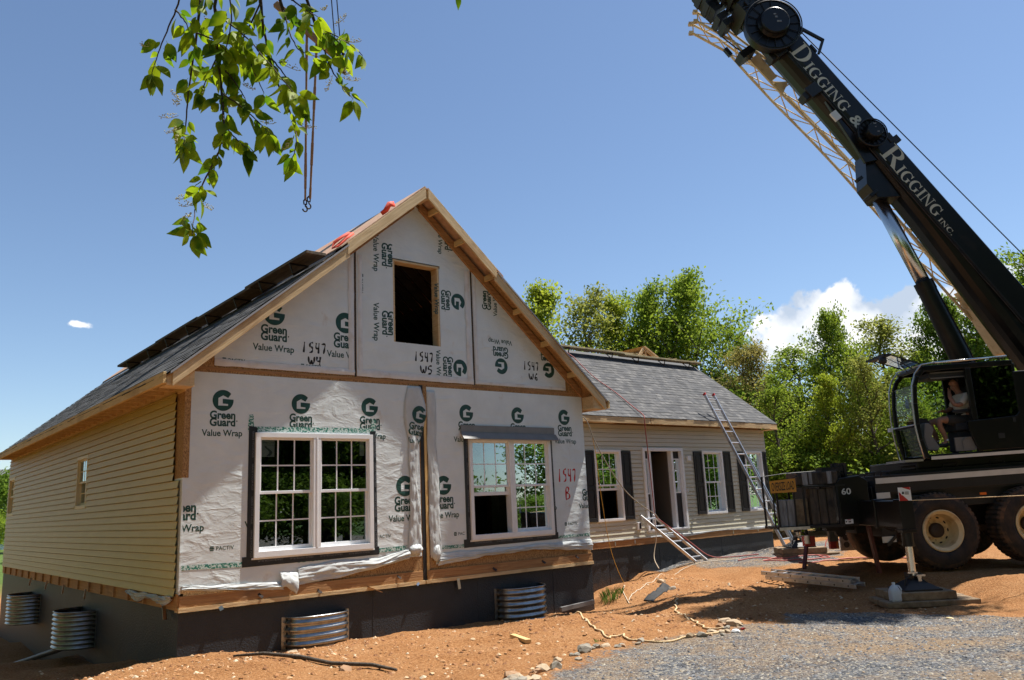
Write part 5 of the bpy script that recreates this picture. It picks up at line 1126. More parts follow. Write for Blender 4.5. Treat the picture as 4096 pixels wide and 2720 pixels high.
# hose reels on the near face
def reel(s0, z0, r, rh, t0, name):
    b = B(TC); c = (s0, t0, z0); ax = (0, -1, 0)
    b.lathe([(r*.98,-.20),(r,-.02),(r*.99,.02),(r*.94,.03),(r*.92,.0),(r*.60,-.01),(rh*1.15,-.0),(rh*1.12,.05)], c, ax, 48)
    b.lathe([(rh*1.12,.05),(rh,.10),(rh*.97,.16),(rh*.9,.175),(0,.175)], c, ax, 40)
    o = b.build(name, cpaint, boom, smooth=True); ed = o.modifiers.new('e', 'EDGE_SPLIT'); ed.split_angle = R(30)
    b = B(TC)
    for k in range(16):
        a = 2*math.pi*k/16; b.beam((s0+rh*1.15*math.cos(a), t0-.012, z0+rh*1.15*math.sin(a)), (s0+r*.95*math.cos(a), t0-.03, z0+r*.95*math.sin(a)), .012, .02, up=(0,1,0))
        b.lathe([(.010,.175),(.008,.185),(0,.185)], (s0+rh*.88*math.cos(a), t0, z0+rh*.88*math.sin(a)), ax, 6)
    b.tube([(s0+r*1.02*math.cos(2*math.pi*k/40), t0-.035, z0+r*1.02*math.sin(2*math.pi*k/40)) for k in range(41)], .014, 6)
    b.build('reel_spokes', cdark, o)
    b = B(TC); b.box(s0+.02, s0+.02+rh*.30, t0-.179, t0-.177, z0-.06, z0-.06+rh*.12); b.box(s0-.01, s0-.01+rh*.17, t0-.179, t0-.177, z0+.04, z0+.04+rh*.13); b.box(s0-.03,s0+.02,t0-.179,t0-.177,z0+.11,z0+.135); b.build('reel_label', greywood, o)
reel(-1.58, 10.42, .57, .30, .66, 'cable_reel'); reel(.15, 7.96, .285, .16, .72, 'small_reel')
# lettering
def serif(ch):
    """list of polygons in a unit-high box, and advance"""
    def arc(cx, cy, rx_, ry_, a0, a1, n=18): return [(cx+rx_*math.cos(R(a0+(a1-a0)*k/n)), cy+ry_*math.sin(R(a0+(a1-a0)*k/n))) for k in range(n+1)]
    bar = lambda x0, x1, y0, y1: [(x0,y0),(x1,y0),(x1,y1),(x0,y1)]
    if ch == 'I': return [bar(.11,.29,.03,.97), bar(0,.40,0,.045), bar(0,.40,.955,1)], .48
    if ch == 'N': return [bar(.10,.16,.03,.97), bar(.74,.80,.0,.97), [(.06,1),(.28,1),(.80,.05),(.80,0),(.72,0)], bar(0,.28,0,.045), bar(.62,.92,.955,1), bar(0,.14,.955,1)], 1.0
    if ch in 'GC':
        o = arc(.46,.5,.46,.52,48,318,30); i = arc(.50,.5,.27,.455,318-10,52,30)
        q = [o+i]
        q.append([(.80,.66),(.84,.66),(.84,1.0),(.79,.98),(.70,.90)])
        if ch == 'G': q += [bar(.66,.84,.06,.42), bar(.56,.94,.40,.445)]
        else: q.append([(.72,.08),(.80,.15),(.86,.28),(.82,.29)])
        return q, 1.0
    if ch == 'D': return [bar(.12,.30,.03,.97), bar(0,.45,0,.045), bar(0,.45,.955,1), arc(.40,.5,.54,.5,-90,90,24)+arc(.40,.5,.33,.45,90,-90,24)], 1.06
    if ch == 'R': return [bar(.12,.30,.03,.97), bar(0,.42,0,.045), bar(0,.45,.955,1), arc(.42,.735,.40,.265,-90,90,20)+arc(.42,.735,.20,.215,90,-90,20), bar(.28,.46,.47,.515), [(.40,.50),(.60,.50),(.98,.0),(.72,.0)], bar(.68,1.04,0,.035)], 1.05
    if ch == '.': return [arc(.1,.08,.09,.09,0,330,10)], .25
    if ch == '&': return [], .9
b = B(TC); cnt = 0
def put(text, w0, w1, p0, h):
    global cnt
    adv = sum(serif(c_)[1] for c_ in text); sx = (w1-w0)/adv; x = w0
    for c_ in text:
        ps, a = serif(c_)
        for q in ps:
            tt = .8488-.00035*(cnt % 9); cnt += 1
            b.poly([(BW(x+k[0]*sx, p0+k[1]*h)[0], tt, BW(x+k[0]*sx, p0+k[1]*h)[1]) for k in q])
        x += a*sx
put('D', -.38, .05, -.445, .385); put('IGGING', .06, 1.33, -.445, .225)
b.build('boom_lettering', lettermat, boom); b = B(TC)
put('R', 2.42, 2.90, -.44, .40); put('IGGING', 2.88, 4.10, -.445, .235); put('INC.', 4.15, 4.56, -.445, .10)
wv = TXT['&'][0][:,0].max(); b.build('boom_lettering', lettermat, boom); b = B(TC)
for V_, F_ in [TXT['&']]:
    o_ = len(b.V)
    for p_ in V_: q = BW(1.48+p_[0]*.26/wv, -.445+p_[1]*.31); b.v((q[0], .8478, q[1]))
    b.F += [[o_+i for i in f] for f in F_]
b.build('boom_lettering', lettermat, boom)
# lift cylinder
c0 = Vector((.33, 1.2, 6.72)); c1 = Vector((.98, 1.2, 4.93)); c2 = Vector((1.42, 1.2, 3.59)); c3 = Vector((2.0, 1.2, 1.8))
b = B(TC); b.tube([c0, c1+(c1-c0)*.1], .135, 24); b.build('cylinder_rod', chrome, crane, smooth=True)
b = B(TC); b.tube([c1-(c1-c0)*.02, c1+(c2-c1)*.12], .185, 28); b.tube([c1+(c2-c1)*.12, c2, c3], [.175,.205,.21], 28); o = b.build('lift_cylinder', cpaint, crane, smooth=True); ed = o.modifiers.new('e', 'EDGE_SPLIT'); ed.split_angle = R(40)
# winch line and its guide
b = B(TC); b.tube([(-.94,.9,10.39),(2.86,.9,5.33),(5.0,.9,2.6)], .011, 6); b.tube([(-.94,.9,10.39),(-8.0,1.2,21.9),(-11.3,1.2,24.6)], .011, 6); b.build('hoist_rope', ironm, crane)
b = B(TC); b.beam((-.95,.88,10.45),(-.50,.88,10.14),.05,.06,up=(0,1,0)); b.beam((-.50,.88,10.16),(-.63,.88,9.84),.05,.06,up=(0,1,0)); b.lathe([(.05,-.04),(.05,.04)], (-.93,.9,10.38),(0,1,0),12,True); b.build('rope_guide', cdark, boom)
# swing-away lattice jib stowed on the far side
b = B(TC)
oc = [(-2.79,11.28),(-2.05,10.77),(-1.66,10.2),(-1.18,9.53),(-.54,8.7),(.09,7.83),(.66,6.98),(1.08,6.35),(1.50,5.72),(2.05,4.92),(2.45,4.36)]
ic = [(-2.78,11.51),(-2.25,11.15),(-1.36,10.3),(-.90,9.72),(-.26,8.88),(.36,8.02),(.86,7.24),(1.24,6.60),(1.66,5.92),(2.20,5.08),(2.50,4.60)]
for ch_, r_ in ((oc,.030),(ic,.028)):
    for t in (1.80, 2.25): b.tube([(p_[0], t, p_[1]) for p_ in ch_], r_, 8)
for k in range(len(oc)-1):
    for t in (1.80, 2.25): b.tube([(oc[k][0],t,oc[k][1]),(ic[k+1][0],t,ic[k+1][1])], .014, 6); b.tube([(ic[k][0],t,ic[k][1]),(oc[k][0],t,oc[k][1])], .014, 6)
    for q in (oc, ic):
        m_ = ((q[k][0]+q[k+1][0])/2, (q[k][1]+q[k+1][1])/2)
        b.tube([(q[k][0],1.80,q[k][1]),(m_[0],2.25,m_[1])], .013, 6); b.tube([(m_[0],2.25,m_[1]),(q[k+1][0],1.80,q[k+1][1])], .013, 6)
for t in (1.80, 2.25):
    for p_ in ((-2.79,11.28),(-2.78,11.51)): b.box(p_[0]-.10, p_[0]+.0, t-.045, t-.025, p_[1]-.02, p_[1]+.05); b.box(p_[0]-.10, p_[0]+.0, t+.025, t+.045, p_[1]-.02, p_[1]+.05)
b.prism([(-1.75,10.28),(-1.55,10.44),(-1.20,9.86),(-1.36,9.74)], lambda s, z, d: (s, d, z), 1.76, 1.79); b.prism([(-1.28,9.72),(-.96,9.74),(-1.12,9.45)], lambda s, z, d: (s, d, z), 1.76, 1.79)
b.prism([(2.18,4.95),(2.42,4.95),(3.1,3.72),(2.98,3.56),(2.80,3.60)], lambda s, z, d: (s, d, z), 1.75, 2.3)
b.build('lattice_jib', cream, crane)
b = B(TC)
for k in range(9): w0 = rr_.uniform(-2.9,-1.9); bbox(b, w0, w0+.14, -.86+.1*rr_.random(), -.62, 1.3, 1.75)
bbox(b, -1.5,-1.3,-.98,-.9,1.7,1.8); bbox(b,-1.15,-.98,-.96,-.62,1.4,1.75); b.tube([(-2.45,1.8,11.1),(-2.3,1.75,11.2),(-2.2,1.75,11.05),(-2.35,1.8,10.95),(-2.0,1.8,10.6),(-1.6,1.8,10.3)], .015, 6); b.build('jib_clamp', cdark, crane)
# boom foot pivot and turntable are out of view but carry the boom
b = B(TK); b.box(3.4, 5.4, .7, 1.75, 1.9, 3.3); b.build('boom_pivot', cpaint, crane)

# ------------------------------------------------------------------ cargo on the rack, mats, jug
def thing1(name, b, m, label, cat, group=None, bevel=0, smooth=False): return tag(b.build(name, m, bevel=bevel, smooth=smooth), label, cat, group)
TG = 'timber blocks stowed on the rear rack of the crane'
for i, (s0, s1, z1, m_, lb) in enumerate(((-2.24,-2.10,1.05,darkwood,'upright brown timber on the crane rack, leftmost of the three brown ones'), (-2.09,-1.96,1.04,darkwood,'upright brown timber on the crane rack, middle of the three brown ones'), (-1.95,-1.82,1.05,darkwood,'upright brown timber on the crane rack, beside the cabinet marked 60'), (-2.79,-2.655,.88,greywood,'pale weathered upright board at the left end of the crane rack'), (-2.65,-2.52,.88,greywood,'pale weathered upright board with a bleached lower corner, right of a like one'), (-2.49,-2.26,.885,oldwood,'wide grey brown block between pale boards and brown timbers on the crane rack'))):
    b = B(TC); b.box(s0, s1, -.05 if i != 5 else .02, .12, .415+(0.02 if i < 3 else 0), z1); thing1('timber_block', b, m_, lb, 'timber', TG, .018)
b = B(TC); b.box(-2.42, -1.70, -.02, .55, 1.105, 1.335); thing1('timber_block', b, darkwood, 'big dark timber lying flat on top of the crane rack behind grey tines', 'timber', TG, .025)
MG = 'wooden mats under the crane jacks'
def mat_stack(sj, tj, zf, lower, upper, far):
    w1 = 'far jack' if far else 'near jack'
    for i, (s0, s1, t0, t1, z0, z1, lb) in enumerate(lower+upper):
        b = B(TC); b.box(s0, s1, t0, t1, z0, z1); o = thing1('crane_mat', b, oldwood, lb, 'timber mat', MG, .014)
mat_stack(-1.4, -1.6, -.5, [(-2.02,-.66,-2.02,-1.72,-.71,-.625,'long plank on the ground under the near jack, front one beside the milk jug'), (-1.98,-.62,-1.71,-1.45,-.71,-.628,'long plank on the ground under the near jack, middle one of three'), (-1.95,-.58,-1.44,-1.2,-.70,-.626,'long plank on the ground under the near jack, rear one in shade')],
          [(-1.88,-.96,-1.95,-1.58,-.622,-.505,'thick timber on the planks under the near jack float, front one'), (-1.84,-.92,-1.57,-1.22,-.622,-.505,'thick timber on the planks under the near jack float, rear one')], False)
mat_stack(-1.05, 4.2, -.2, [(-1.6,-.30,3.85,4.15,-.42,-.325,'long plank on the ground under the far jack, front one near red hoses'), (-1.55,-.35,4.16,4.5,-.42,-.325,'long plank on the ground under the far jack, rear one')], [(-1.56,-.56,3.86,4.2,-.322,-.205,'thick timber directly under the far jack float, front one'), (-1.52,-.6,4.21,4.55,-.322,-.205,'thick timber directly under the far jack float, rear one')], True)
J = empty('milk_jug', TC(-1.93, -2.03, -.62), 'translucent white plastic milk jug standing on the planks by the crane jack', 'jug')
b = B(lambda x, y, z: TC(-1.86+x, -1.93+y, -.622+z))
def sq(r, z, p_=.5): return [(math.copysign(abs(math.cos(a))**p_, math.cos(a))*r, math.copysign(abs(math.sin(a))**p_, math.sin(a))*r, z) for a in [2*math.pi*k/24 for k in range(24)]]
rows = [sq(r, z, p_) for r, z, p_ in ((.062,0,.5),(.074,.008,.5),(.076,.03,.5),(.074,.13,.5),(.070,.165,.6),(.055,.20,.75),(.036,.225,.95),(.022,.238,1),(.021,.252,1))]
ids = [[b.v(p_) for p_ in r_] for r_ in rows]
for a, c in zip(ids, ids[1:]):
    for k in range(24): b.F.append([a[k], a[(k+1)%24], c[(k+1)%24], c[k]])
b.F.append(ids[0][::-1]); b.build('jug_body', jugm, J, smooth=True)
b = B(lambda x, y, z: TC(-1.86+x, -1.93+y, -.622+z)); b.lathe([(.024,.248),(.024,.268),(.0,.27)], (0,0,0), (0,0,1), 16); b.build('jug_cap', whitep, J)
b = B(lambda x, y, z: TC(-1.86+x, -1.93+y, -.622+z)); b.tube([(.03,-.02,.225),(.062,-.03,.215),(.085,-.035,.18),(.084,-.03,.12),(.07,-.03,.10)], .011, 8); b.build('jug_handle', jugm, J, smooth=True)

# ------------------------------------------------------------------ crane operator
def skinned(name, verts, edges, m, T, parent=None, root=0, sub=2, smooth=True):
    me = bpy.data.meshes.new(name); me.from_pydata([tuple(T(*v[:3])) for v in verts], edges, []); o = bpy.data.objects.new(name, me); COL.objects.link(o)
    sk = o.modifiers.new('skin', 'SKIN'); sk.use_smooth_shade = True
    lay = me.skin_vertices[0] if me.skin_vertices else None
    if lay is None:
        bpy.context.view_layer.objects.active = o; lay = me.skin_vertices.new() if hasattr(me.skin_vertices, 'new') else None
    for i, v in enumerate(verts):
        r = v[3]; lay.data[i].radius = (r, v[4] if len(v) > 4 else r); lay.data[i].use_root = (i == root)
    ss = o.modifiers.new('sub', 'SUBSURF'); ss.levels = sub; ss.render_levels = sub
    me.materials.append(m); o.parent = parent; return o
PT = lambda s, t, z: TK(s, t, z-.025*s)
BV = [(.92,.44,2.12,.13),(.93,.44,2.30,.135),(.93,.44,2.48,.15),(.905,.44,2.61,.075),(.875,.44,2.68,.050),(.84,.44,2.755,.066),(.825,.44,2.835,.086),
 (.92,.25,2.56,.06),(.76,.22,2.40,.048),(.66,.23,2.41,.042),(.645,.31,2.56,.036),(.685,.37,2.665,.030),
 (.92,.63,2.56,.06),(.84,.68,2.38,.046),(.70,.60,2.33,.038),(.58,.52,2.32,.03),
 (.88,.34,2.12,.095),(.60,.30,2.14,.085),(.37,.29,2.16,.066),(.37,.30,2.05,.056),(.44,.30,1.88,.045),(.455,.30,1.76,.04),(.36,.30,1.70,.038),
 (.88,.55,2.12,.095),(.60,.60,2.14,.085),(.37,.62,2.15,.066),(.38,.62,2.05,.056),(.45,.62,1.88,.045),(.46,.62,1.76,.04),(.37,.62,1.70,.038),
 (.738,.44,2.815,.013),(.77,.44,2.752,.034),(.845,.44,2.90,.060)]
BV = [tuple(v) for v in BV]
BE = [(0,1),(1,2),(2,3),(3,4),(4,5),(5,6),(2,7),(7,8),(8,9),(9,10),(10,11),(2,12),(12,13),(13,14),(14,15),(0,16),(16,17),(17,18),(18,19),(19,20),(20,21),(21,22),(0,23),(23,24),(24,25),(25,26),(26,27),(27,28),(28,29),(6,30),(5,31),(6,32)]
BVf = list(BV)
for k in range(4):      # fingers of both hands, curled
    i = len(BVf); BVf += [(.682+.004*k,.395+.004*k,2.715-.016*k,.0095),(.700,.43,2.735-.018*k,.009),(.722,.432,2.742-.018*k,.008)]; BE += [(11,i),(i,i+1),(i+1,i+2)]
    i = len(BVf); BVf += [(.555,.50+.02*k,2.335,.0095),(.525,.495+.021*k,2.325,.009),(.515,.495+.021*k,2.30,.008)]; BE += [(15,i),(i,i+1),(i+1,i+2)]
for q, pts in ((11, [(.712,.385,2.69,.011),(.735,.41,2.715,.010)]), (15, [(.575,.475,2.35,.011),(.55,.47,2.355,.010)])):
    i = len(BVf); BVf += pts; BE += [(q,i),(i,i+1)]
person = skinned('person', BVf, BE, skinm, PT)
tag(person, 'man in tan shirt and dark shorts sitting in the crane cab, hand at chin', 'person')
def cloth(name, idx, grow, m, extra=()):
    mp_ = {q: i for i, q in enumerate(idx)}; vs = [(*BV[q][:3], BV[q][3]+grow) for q in idx]; es = [(mp_[a], mp_[c]) for a, c in BE if a in mp_ and c in mp_]
    return skinned(name, vs, es, m, PT, person)
cloth('tan_shirt', [0,1,2,3,7,8,12,13], .014, shirt); skinned('shorts', [(.92,.44,2.12,.145),(.88,.34,2.12,.11),(.60,.30,2.14,.105),(.47,.295,2.15,.095),(.88,.55,2.12,.11),(.60,.60,2.14,.105),(.47,.61,2.145,.095)], [(0,1),(1,2),(2,3),(0,4),(4,5),(5,6)], shorts, PT, person)
for k in (21, 28): 
    v = BV[k]; skinned('sock', [(v[0],v[1],v[2]+.07,.047),(v[0],v[1],v[2]-.01,.047)], [(0,1)], sock, PT, person)
    skinned('shoe', [(v[0]+.04,v[1],v[2]-.04,.048),(v[0]-.06,v[1],v[2]-.055,.045),(v[0]-.18,v[1],v[2]-.075,.035)], [(0,1),(1,2)], shoe, PT, person)
skinned('hair', [(.835,.44,2.90,.084),(.868,.44,2.87,.078),(.885,.44,2.815,.055)], [(0,1),(1,2)], hairm, PT, person)
b = B(PT)
for t in (.36, .52): b.lathe([(.012,-.012),(.012,.012)], (.845, t, 2.82), (0,1,0), 10, True)
for t in (.405, .475): b.lathe([(.011,-.004),(0,-.012)], (.752, t, 2.845), (1,0,0), 10)
b.box(.742, .752, .42, .46, 2.775, 2.781); b.build('face_features', mat('face_dark', (.14,.06,.04), rough=.6), person)

# ------------------------------------------------------------------ ladders
def ladder(name, f0, f1, t0, t1, n, label, depth=.07, wd=.028, up=None, tips=None, m=alu, holes=False):
    f0, f1, t0, t1 = map(Vector, (f0, f1, t0, t1)); e = empty(name, (f0+f1)/2, label, 'ladder', 'aluminium ladders on the building site')
    side = (f1-f0).normalized(); d = (t0-f0).normalized(); nrm = d.cross(side).normalized()
    for a, c in ((f0, t0), (f1, t1)):
        b = B(); b.beam(a, c, wd, depth, up=nrm); b.build('side_rail', m, e, bevel=.004)
    for k in range(n):
        t = (k+.6)/n; b = B(); b.tube([f0+(t0-f0)*t, f1+(t1-f1)*t], .017, 8); b.build('rung', m, e)
    if holes:
        for k in range(n):
            t = (k+.6)/n
            for a, c, s_ in ((f0, t0, -1), (f1, t1, 1)): b = B(); b.lathe([(.014,wd/2+.001),(0,wd/2+.001)], a+(c-a)*t, side*s_, 10); b.build('rung_end', blackp, e)
    if tips:
        b = B()
        for a, c in ((f0, t0), (f1, t1)): b.beam(c-(c-a).normalized()*.01, c+(c-a).normalized()*.05, wd+.006, depth+.008, up=nrm)
        b.build('end_cap', tips, e)
    return e
LD = ladder('extension_ladder', (13.72,.45,-.24), (14.10,.45,-.24), (13.72,2.28,3.55), (14.10,2.28,3.55), 13, 'tall aluminium extension ladder with red tips leaning on the eave of the rear wing', tips=red, holes=True)
b = B(); a = Vector((13.75,.38,-.24)); c = Vector((13.75,1.42,1.93))
for x in (13.685, 14.135): b.beam((x,.42,-.23), (x,1.46,1.90), .024, .06, up=(0,-1,.5))
b.build('base_section', alu, LD)
ladder('step_ladder_section', (11.52,1.33,-.42), (11.92,1.33,-.42), (10.98,2.36,.62), (11.40,2.36,.62), 6, 'short aluminium ladder sloping up to the open front door', holes=True)
lz = lambda x, y: smooth_ground(x, y)
l0, l1, l2, l3 = (10.45,-1.6), (9.70,-3.35), (10.90,-1.75), (10.17,-3.48)
e = empty('lying_ladder', (10.3,-2.5,-.6), 'folded extension ladder lying flat on the dirt in the shadow beside the crane', 'ladder', 'aluminium ladders on the building site')
def V3(p_, h): return Vector((p_[0], p_[1], -.55+h))
# positions measured on the ground plane: left end under the tail, right end by the jack
A0, A1 = Vector((10.0,-.98,-.52)), Vector((10.22,-2.92,-.55)); A0, A1 = Vector((9.95,-1.45,-.50)), Vector((9.72,-3.28,-.56))
dn = Vector((.40,.05,0))
for lay, off in ((0, Vector((0,0,0))), (1, Vector((.03,.10,.075)))):
    for q in (0, 1):
        b = B(); s0 = A0+dn*q+off; s1 = A1+dn*q+off; b.beam(s0, s1, .028, .068); b.build('side_rail', alu, e, bevel=.004)
    for k in range(7):
        t = (k+.5)/7; b = B(); b.tube([A0+(A1-A0)*t+off, A0+(A1-A0)*t+dn+off], .016, 8); b.build('rung', alu, e)
for lay, off in ((0, Vector((0,0,0))), (1, Vector((.03,.10,.075)))):
    for k in range(7): t = (k+.5)/7; b = B(); b.lathe([(.017,.0155),(0,.0155)], A0+(A1-A0)*t+off, dn*-1, 10); b.build('rung_end', blackp, e)

# ------------------------------------------------------------------ roof staging
def staging(name, a, c, wd, th, m, label, nbr, slope, side, group):
    a = Vector(a); c = Vector(c); e = empty(name, (a+c)/2, label, 'plank', group); b = B(); b.beam(a, c, wd, th); b.build('plank', m, e, bevel=.004)
    d = c-a; inn = side
    for k in range(nbr):
        p_ = a+d*((k+.5)/nbr); b = B(); w_ = Vector(inn)*wd/2
        b.beam(p_-w_+Vector((0,0,-th/2-.008)), p_+w_+Vector((0,0,-th/2-.008)), .03, .016); b.beam(p_-w_+Vector((0,0,-th/2)), p_-w_*.6+Vector((0,0,-th/2))-Vector((0,0,.16)), .03, .012); b.beam(p_-w_*.6-Vector((0,0,.17+th/2)), p_+w_-Vector((0,0,th/2)), .03, .012, up=(0,1,0)); b.build('roof_bracket', ironm, e)
    return e
SGp = 'staging planks on the left roof slope of the gabled wing'
xs_ = 1.62; zs_ = top(1.62)+.17
for (y0, y1, dz, lb) in ((-.95,1.95,.03,'weathered staging plank nearest the gable rake, its front end curling up'), (1.75,4.45,.0,'weathered staging plank, second from the gable, with an overlapped joint'), (4.2,6.7,.02,'weathered staging plank, third from the gable on the left roof slope'), (6.5,9.6,.0,'weathered staging plank at the far end of the left roof slope')):
    staging('staging_plank', (xs_, max(y0,-.28), zs_+dz), (xs_, y1, zs_+dz), .30, .045, plankwood, lb, 2, 0, (1,0,0), SGp)
SGm = 'staging planks along the top of the rear roof'
staging('staging_plank', (8.6,4.58,4.99), (13.55,4.58,4.985), .26, .042, plankpale, 'pale staging plank along the top of the rear roof, left half by the gable', 3, 0, (0,1,0), SGm)
staging('staging_plank', (13.2,4.56,4.945), (16.62,4.56,4.965), .26, .042, plankpale, 'pale staging plank along the top of the rear roof, right half below the truss', 3, 0, (0,1,0), SGm)
rnd = random.Random(3); b = B()
for k in range(22): x = rnd.uniform(9.2, 16.4); b.box(x, x+.06, 4.47, 4.66, 5.012, 5.025)
tag(b.build('cleat_strips', plankpale), 'row of small pale cleats nailed on top of the rear roof staging', 'cleats')
# orange webbing on the bare sheathing
def ribbon(name, pts, wd, m, up, label, cat, group=None):
    b = B(); pts = [Vector(p_) for p_ in pts]; up = Vector(up); prev = None
    for i, p_ in enumerate(pts):
        d = (pts[min(i+1, len(pts)-1)]-pts[max(0, i-1)]).normalized(); s_ = d.cross(up).normalized()*wd/2; q = (b.v(p_-s_), b.v(p_+s_))
        if prev: b.F.append([prev[0], prev[1], q[1], q[0]])
        prev = q
    o = b.build(name, m, smooth=True); md = o.modifiers.new('t', 'SOLIDIFY'); md.thickness = .004; return tag(o, label, cat, group)
px = lambda x, h: (x, -.18, top(x)+.05+h)
ribbon('orange_strap', [px(2.98,.05),(2.92,-.2,top(2.9)+.15),(2.86,-.22,top(2.86)+.16),(2.80,-.2,top(2.8)+.09),px(2.75,.03)], .09, orange_flag, (.4,-1,.2), 'orange webbing loop bunched on the sheathing near the gable peak', 'strap', 'orange webbing on the roof')
ribbon('orange_strap', [(2.28,-.1,top(2.28)+.10),(2.2,-.15,top(2.2)+.15),(2.05,-.2,top(2.05)+.17),(1.94,-.2,top(1.94)+.16),(1.90,-.2,top(1.9)+.10),(2.0,-.2,top(2.0)+.08),(2.15,-.18,top(2.15)+.10),(2.28,-.15,top(2.28)+.10)], .045, orange_flag, (.3,-1,.6), 'orange webbing loop sticking out past the rake above the staging plank', 'strap', 'orange webbing on the roof')

# ------------------------------------------------------------------ lifting tackle hanging from the boom
tk = empty('spreader_bar', (3.6, 4.05, 10.9), 'rusty spreader bar with two brown webbing slings hung from twin crane ropes', 'lifting tackle')
b = B(); b.beam((2.95,4.40,11.68), (4.24,3.72,10.36), .11, .13, up=(0,0,1)); b.build('bar', strapm, tk, bevel=.01)
for dx in (-.06, .07):
    b = B(); b.tube([(4.10+dx,3.72,10.55),(4.04+dx,3.70,10.78),(3.86+dx,3.6,12.3),(3.2+dx,3.3,18),(2.6+dx,3.0,24.6)], .012, 6); b.build('rope', ironm, tk)
b = B(); b.tube([(4.08,3.72,10.52),(4.02,3.72,10.60),(4.07,3.72,10.72),(4.16,3.72,10.72),(4.20,3.72,10.60),(4.14,3.72,10.52)], .028, 8); b.build('shackle', ironm, tk, smooth=True)
for x in (4.2, 4.11): b = B(); b.tube([(x,3.72,10.30),(x,3.72,10.16)], .05, 8); b.build('sling_pin', ironm, tk)
def sling(x0, x1, off, lab):
    b = B(); pts = [Vector((x0[0]+(x1[0]-x0[0])*t, x0[1]+(x1[1]-x0[1])*t, x0[2]+(x1[2]-x0[2])*t)) for t in [k/14 for k in range(15)]]
    for i, (p_, q_) in enumerate(zip(pts, pts[1:])): b.beam(p_, q_, .052*(1+.18*math.sin(i*1.3+off)), .02, up=(.6+.3*math.sin(i*.4+off), .7, 0))
    b.build('webbing_sling', strapm, tk, bevel=.004)
sling((3.53,4.10,11.05), (3.80,4.70,7.52), 0, ''); sling((3.72,4.02,10.85), (3.90,4.68,7.58), 2, '')
b = B(); z = 7.50
for x, z0 in ((3.80, 7.50), (3.88, 7.58)):
    b.tube([(x,4.7,z0+.06),(x-.035,4.7,z0+.01),(x-.03,4.7,z0-.06),(x+.03,4.7,z0-.06),(x+.035,4.7,z0+.01),(x,4.7,z0+.06)], .016, 8)
    b.tube([(x,4.7,z0-.05),(x+.01,4.7,z0-.12),(x+.045,4.7,z0-.155),(x+.04,4.7,z0-.215),(x-.01,4.7,z0-.235),(x-.055,4.7,z0-.205),(x-.06,4.7,z0-.16)], .018, 8) if False else b.tube([(x,4.7,z0-.05),(x+.005,4.7,z0-.10)]+[(x-.005+.052*math.cos(a),4.7,z0-.165+.058*math.sin(a)) for a in [1.2-.42*q for q in range(11)]], .016, 8)
b.build('hook', ironm, tk, smooth=True)

# ------------------------------------------------------------------ cords, hoses, rope
def smooth_path(pts, it=2):
    pts = [Vector(p_) for p_ in pts]
    for _ in range(it): pts = [pts[0]]+[q for a, c in zip(pts, pts[1:]) for q in (a*.75+c*.25, a*.25+c*.75)]+[pts[-1]]
    return pts
def line(name, pts, r, m, label, cat, group=None, it=2):
    b = B(); b.tube(smooth_path(pts, it), r, 6); return tag(b.build(name, m, smooth=True), label, cat, group)
def gline(name, pts, r, m, label, cat, group=None, wig=0, it=2, seed=0):
    P_ = smooth_path([(x, y, 0) for x, y in pts], it); out = []
    for i, (a, c) in enumerate(zip(P_, P_[1:])):
        k = max(1, int((c-a).length/.06))
        for q in range(k): out.append(a+(c-a)*q/k)
    out.append(P_[-1]); res = []
    for i, p_ in enumerate(out):
        d = (out[min(i+1, len(out)-1)]-out[max(0, i-1)]).normalized(); s_ = Vector((-d.y, d.x, 0))
        q = p_+s_*wig*math.sin(i*1.7+seed)*(.6+.6*mnoise.noise((i*.2, seed, 0))); res.append(Vector((q.x, q.y, ground(q.x, q.y)+r*.9)))
    b = B(); b.tube(res, r, 6); return tag(b.build(name, m, smooth=True), label, cat, group)
line('red_air_hose', [(9.0,4.6,5.03),(10.9,4.45,4.95),(10.96,3.6,4.06),(11.11,3.0,3.60),(11.03,2.35,3.12),(11.0,2.02,2.90),(10.93,1.98,2.78),(10.96,1.97,2.09),(11.0,1.97,1.16),(11.03,1.98,.72),(11.10,2.05,.62),(11.35,1.98,.42),(11.65,1.8,.17),(11.85,1.6,-.08),(12.0,1.3,-.36),(12.4,1.1,-.38),(13.0,.7,-.35)], .012, hosered, 'dark red air hose down the rear roof and past the door onto the ladder', 'hose')
line('grey_cord', [(8.5,2.3,2.8),(8.9,2.0,2.85),(9.05,1.95,2.70),(9.14,1.92,2.34),(9.46,1.9,1.83),(9.89,1.9,1.31),(10.23,1.9,1.03),(10.65,1.9,.79),(10.99,1.92,.65),(11.15,1.98,.55)], .011, cordgrey, 'grey brown cord slung from the gable corner across the first window to the ladder', 'cord')
line('yellow_cord', [(9.20,1.98,2.36),(9.23,2.0,2.27),(9.29,2.0,2.02),(9.34,2.0,1.31),(9.41,2.0,.74),(9.48,2.0,.24),(9.58,1.98,-.22),(9.72,1.9,-.66),(9.8,1.85,-.82)], .007, cordyel, 'yellow cord hanging in front of the first rear window down to the pit', 'cord')
line('white_cord', [(11.05,2.0,.55),(11.04,2.0,.30),(11.05,2.0,.10),(10.96,2.0,-.10),(10.84,1.95,-.32),(10.7,1.7,-.50)], .010, cordtan, 'pale cord hanging beside the door frame over the dark foundation', 'cord')
gline('ground_cable', [(7.55,-.25),(8.0,-.02),(8.5,.25),(9.2,.55),(9.9,.95),(10.9,1.35),(11.6,1.2),(12.6,.9)], .009, cordtan, 'tan extension cord running along the top of the clay bank towards the gravel', 'cord', seed=1)
gline('ground_cable', [(7.45,-.35),(7.75,.05),(8.05,.35),(8.4,.62)], .009, cordtan, 'short tan cord end crossing the tip of the clay bank near the grass tuft', 'cord', seed=2)
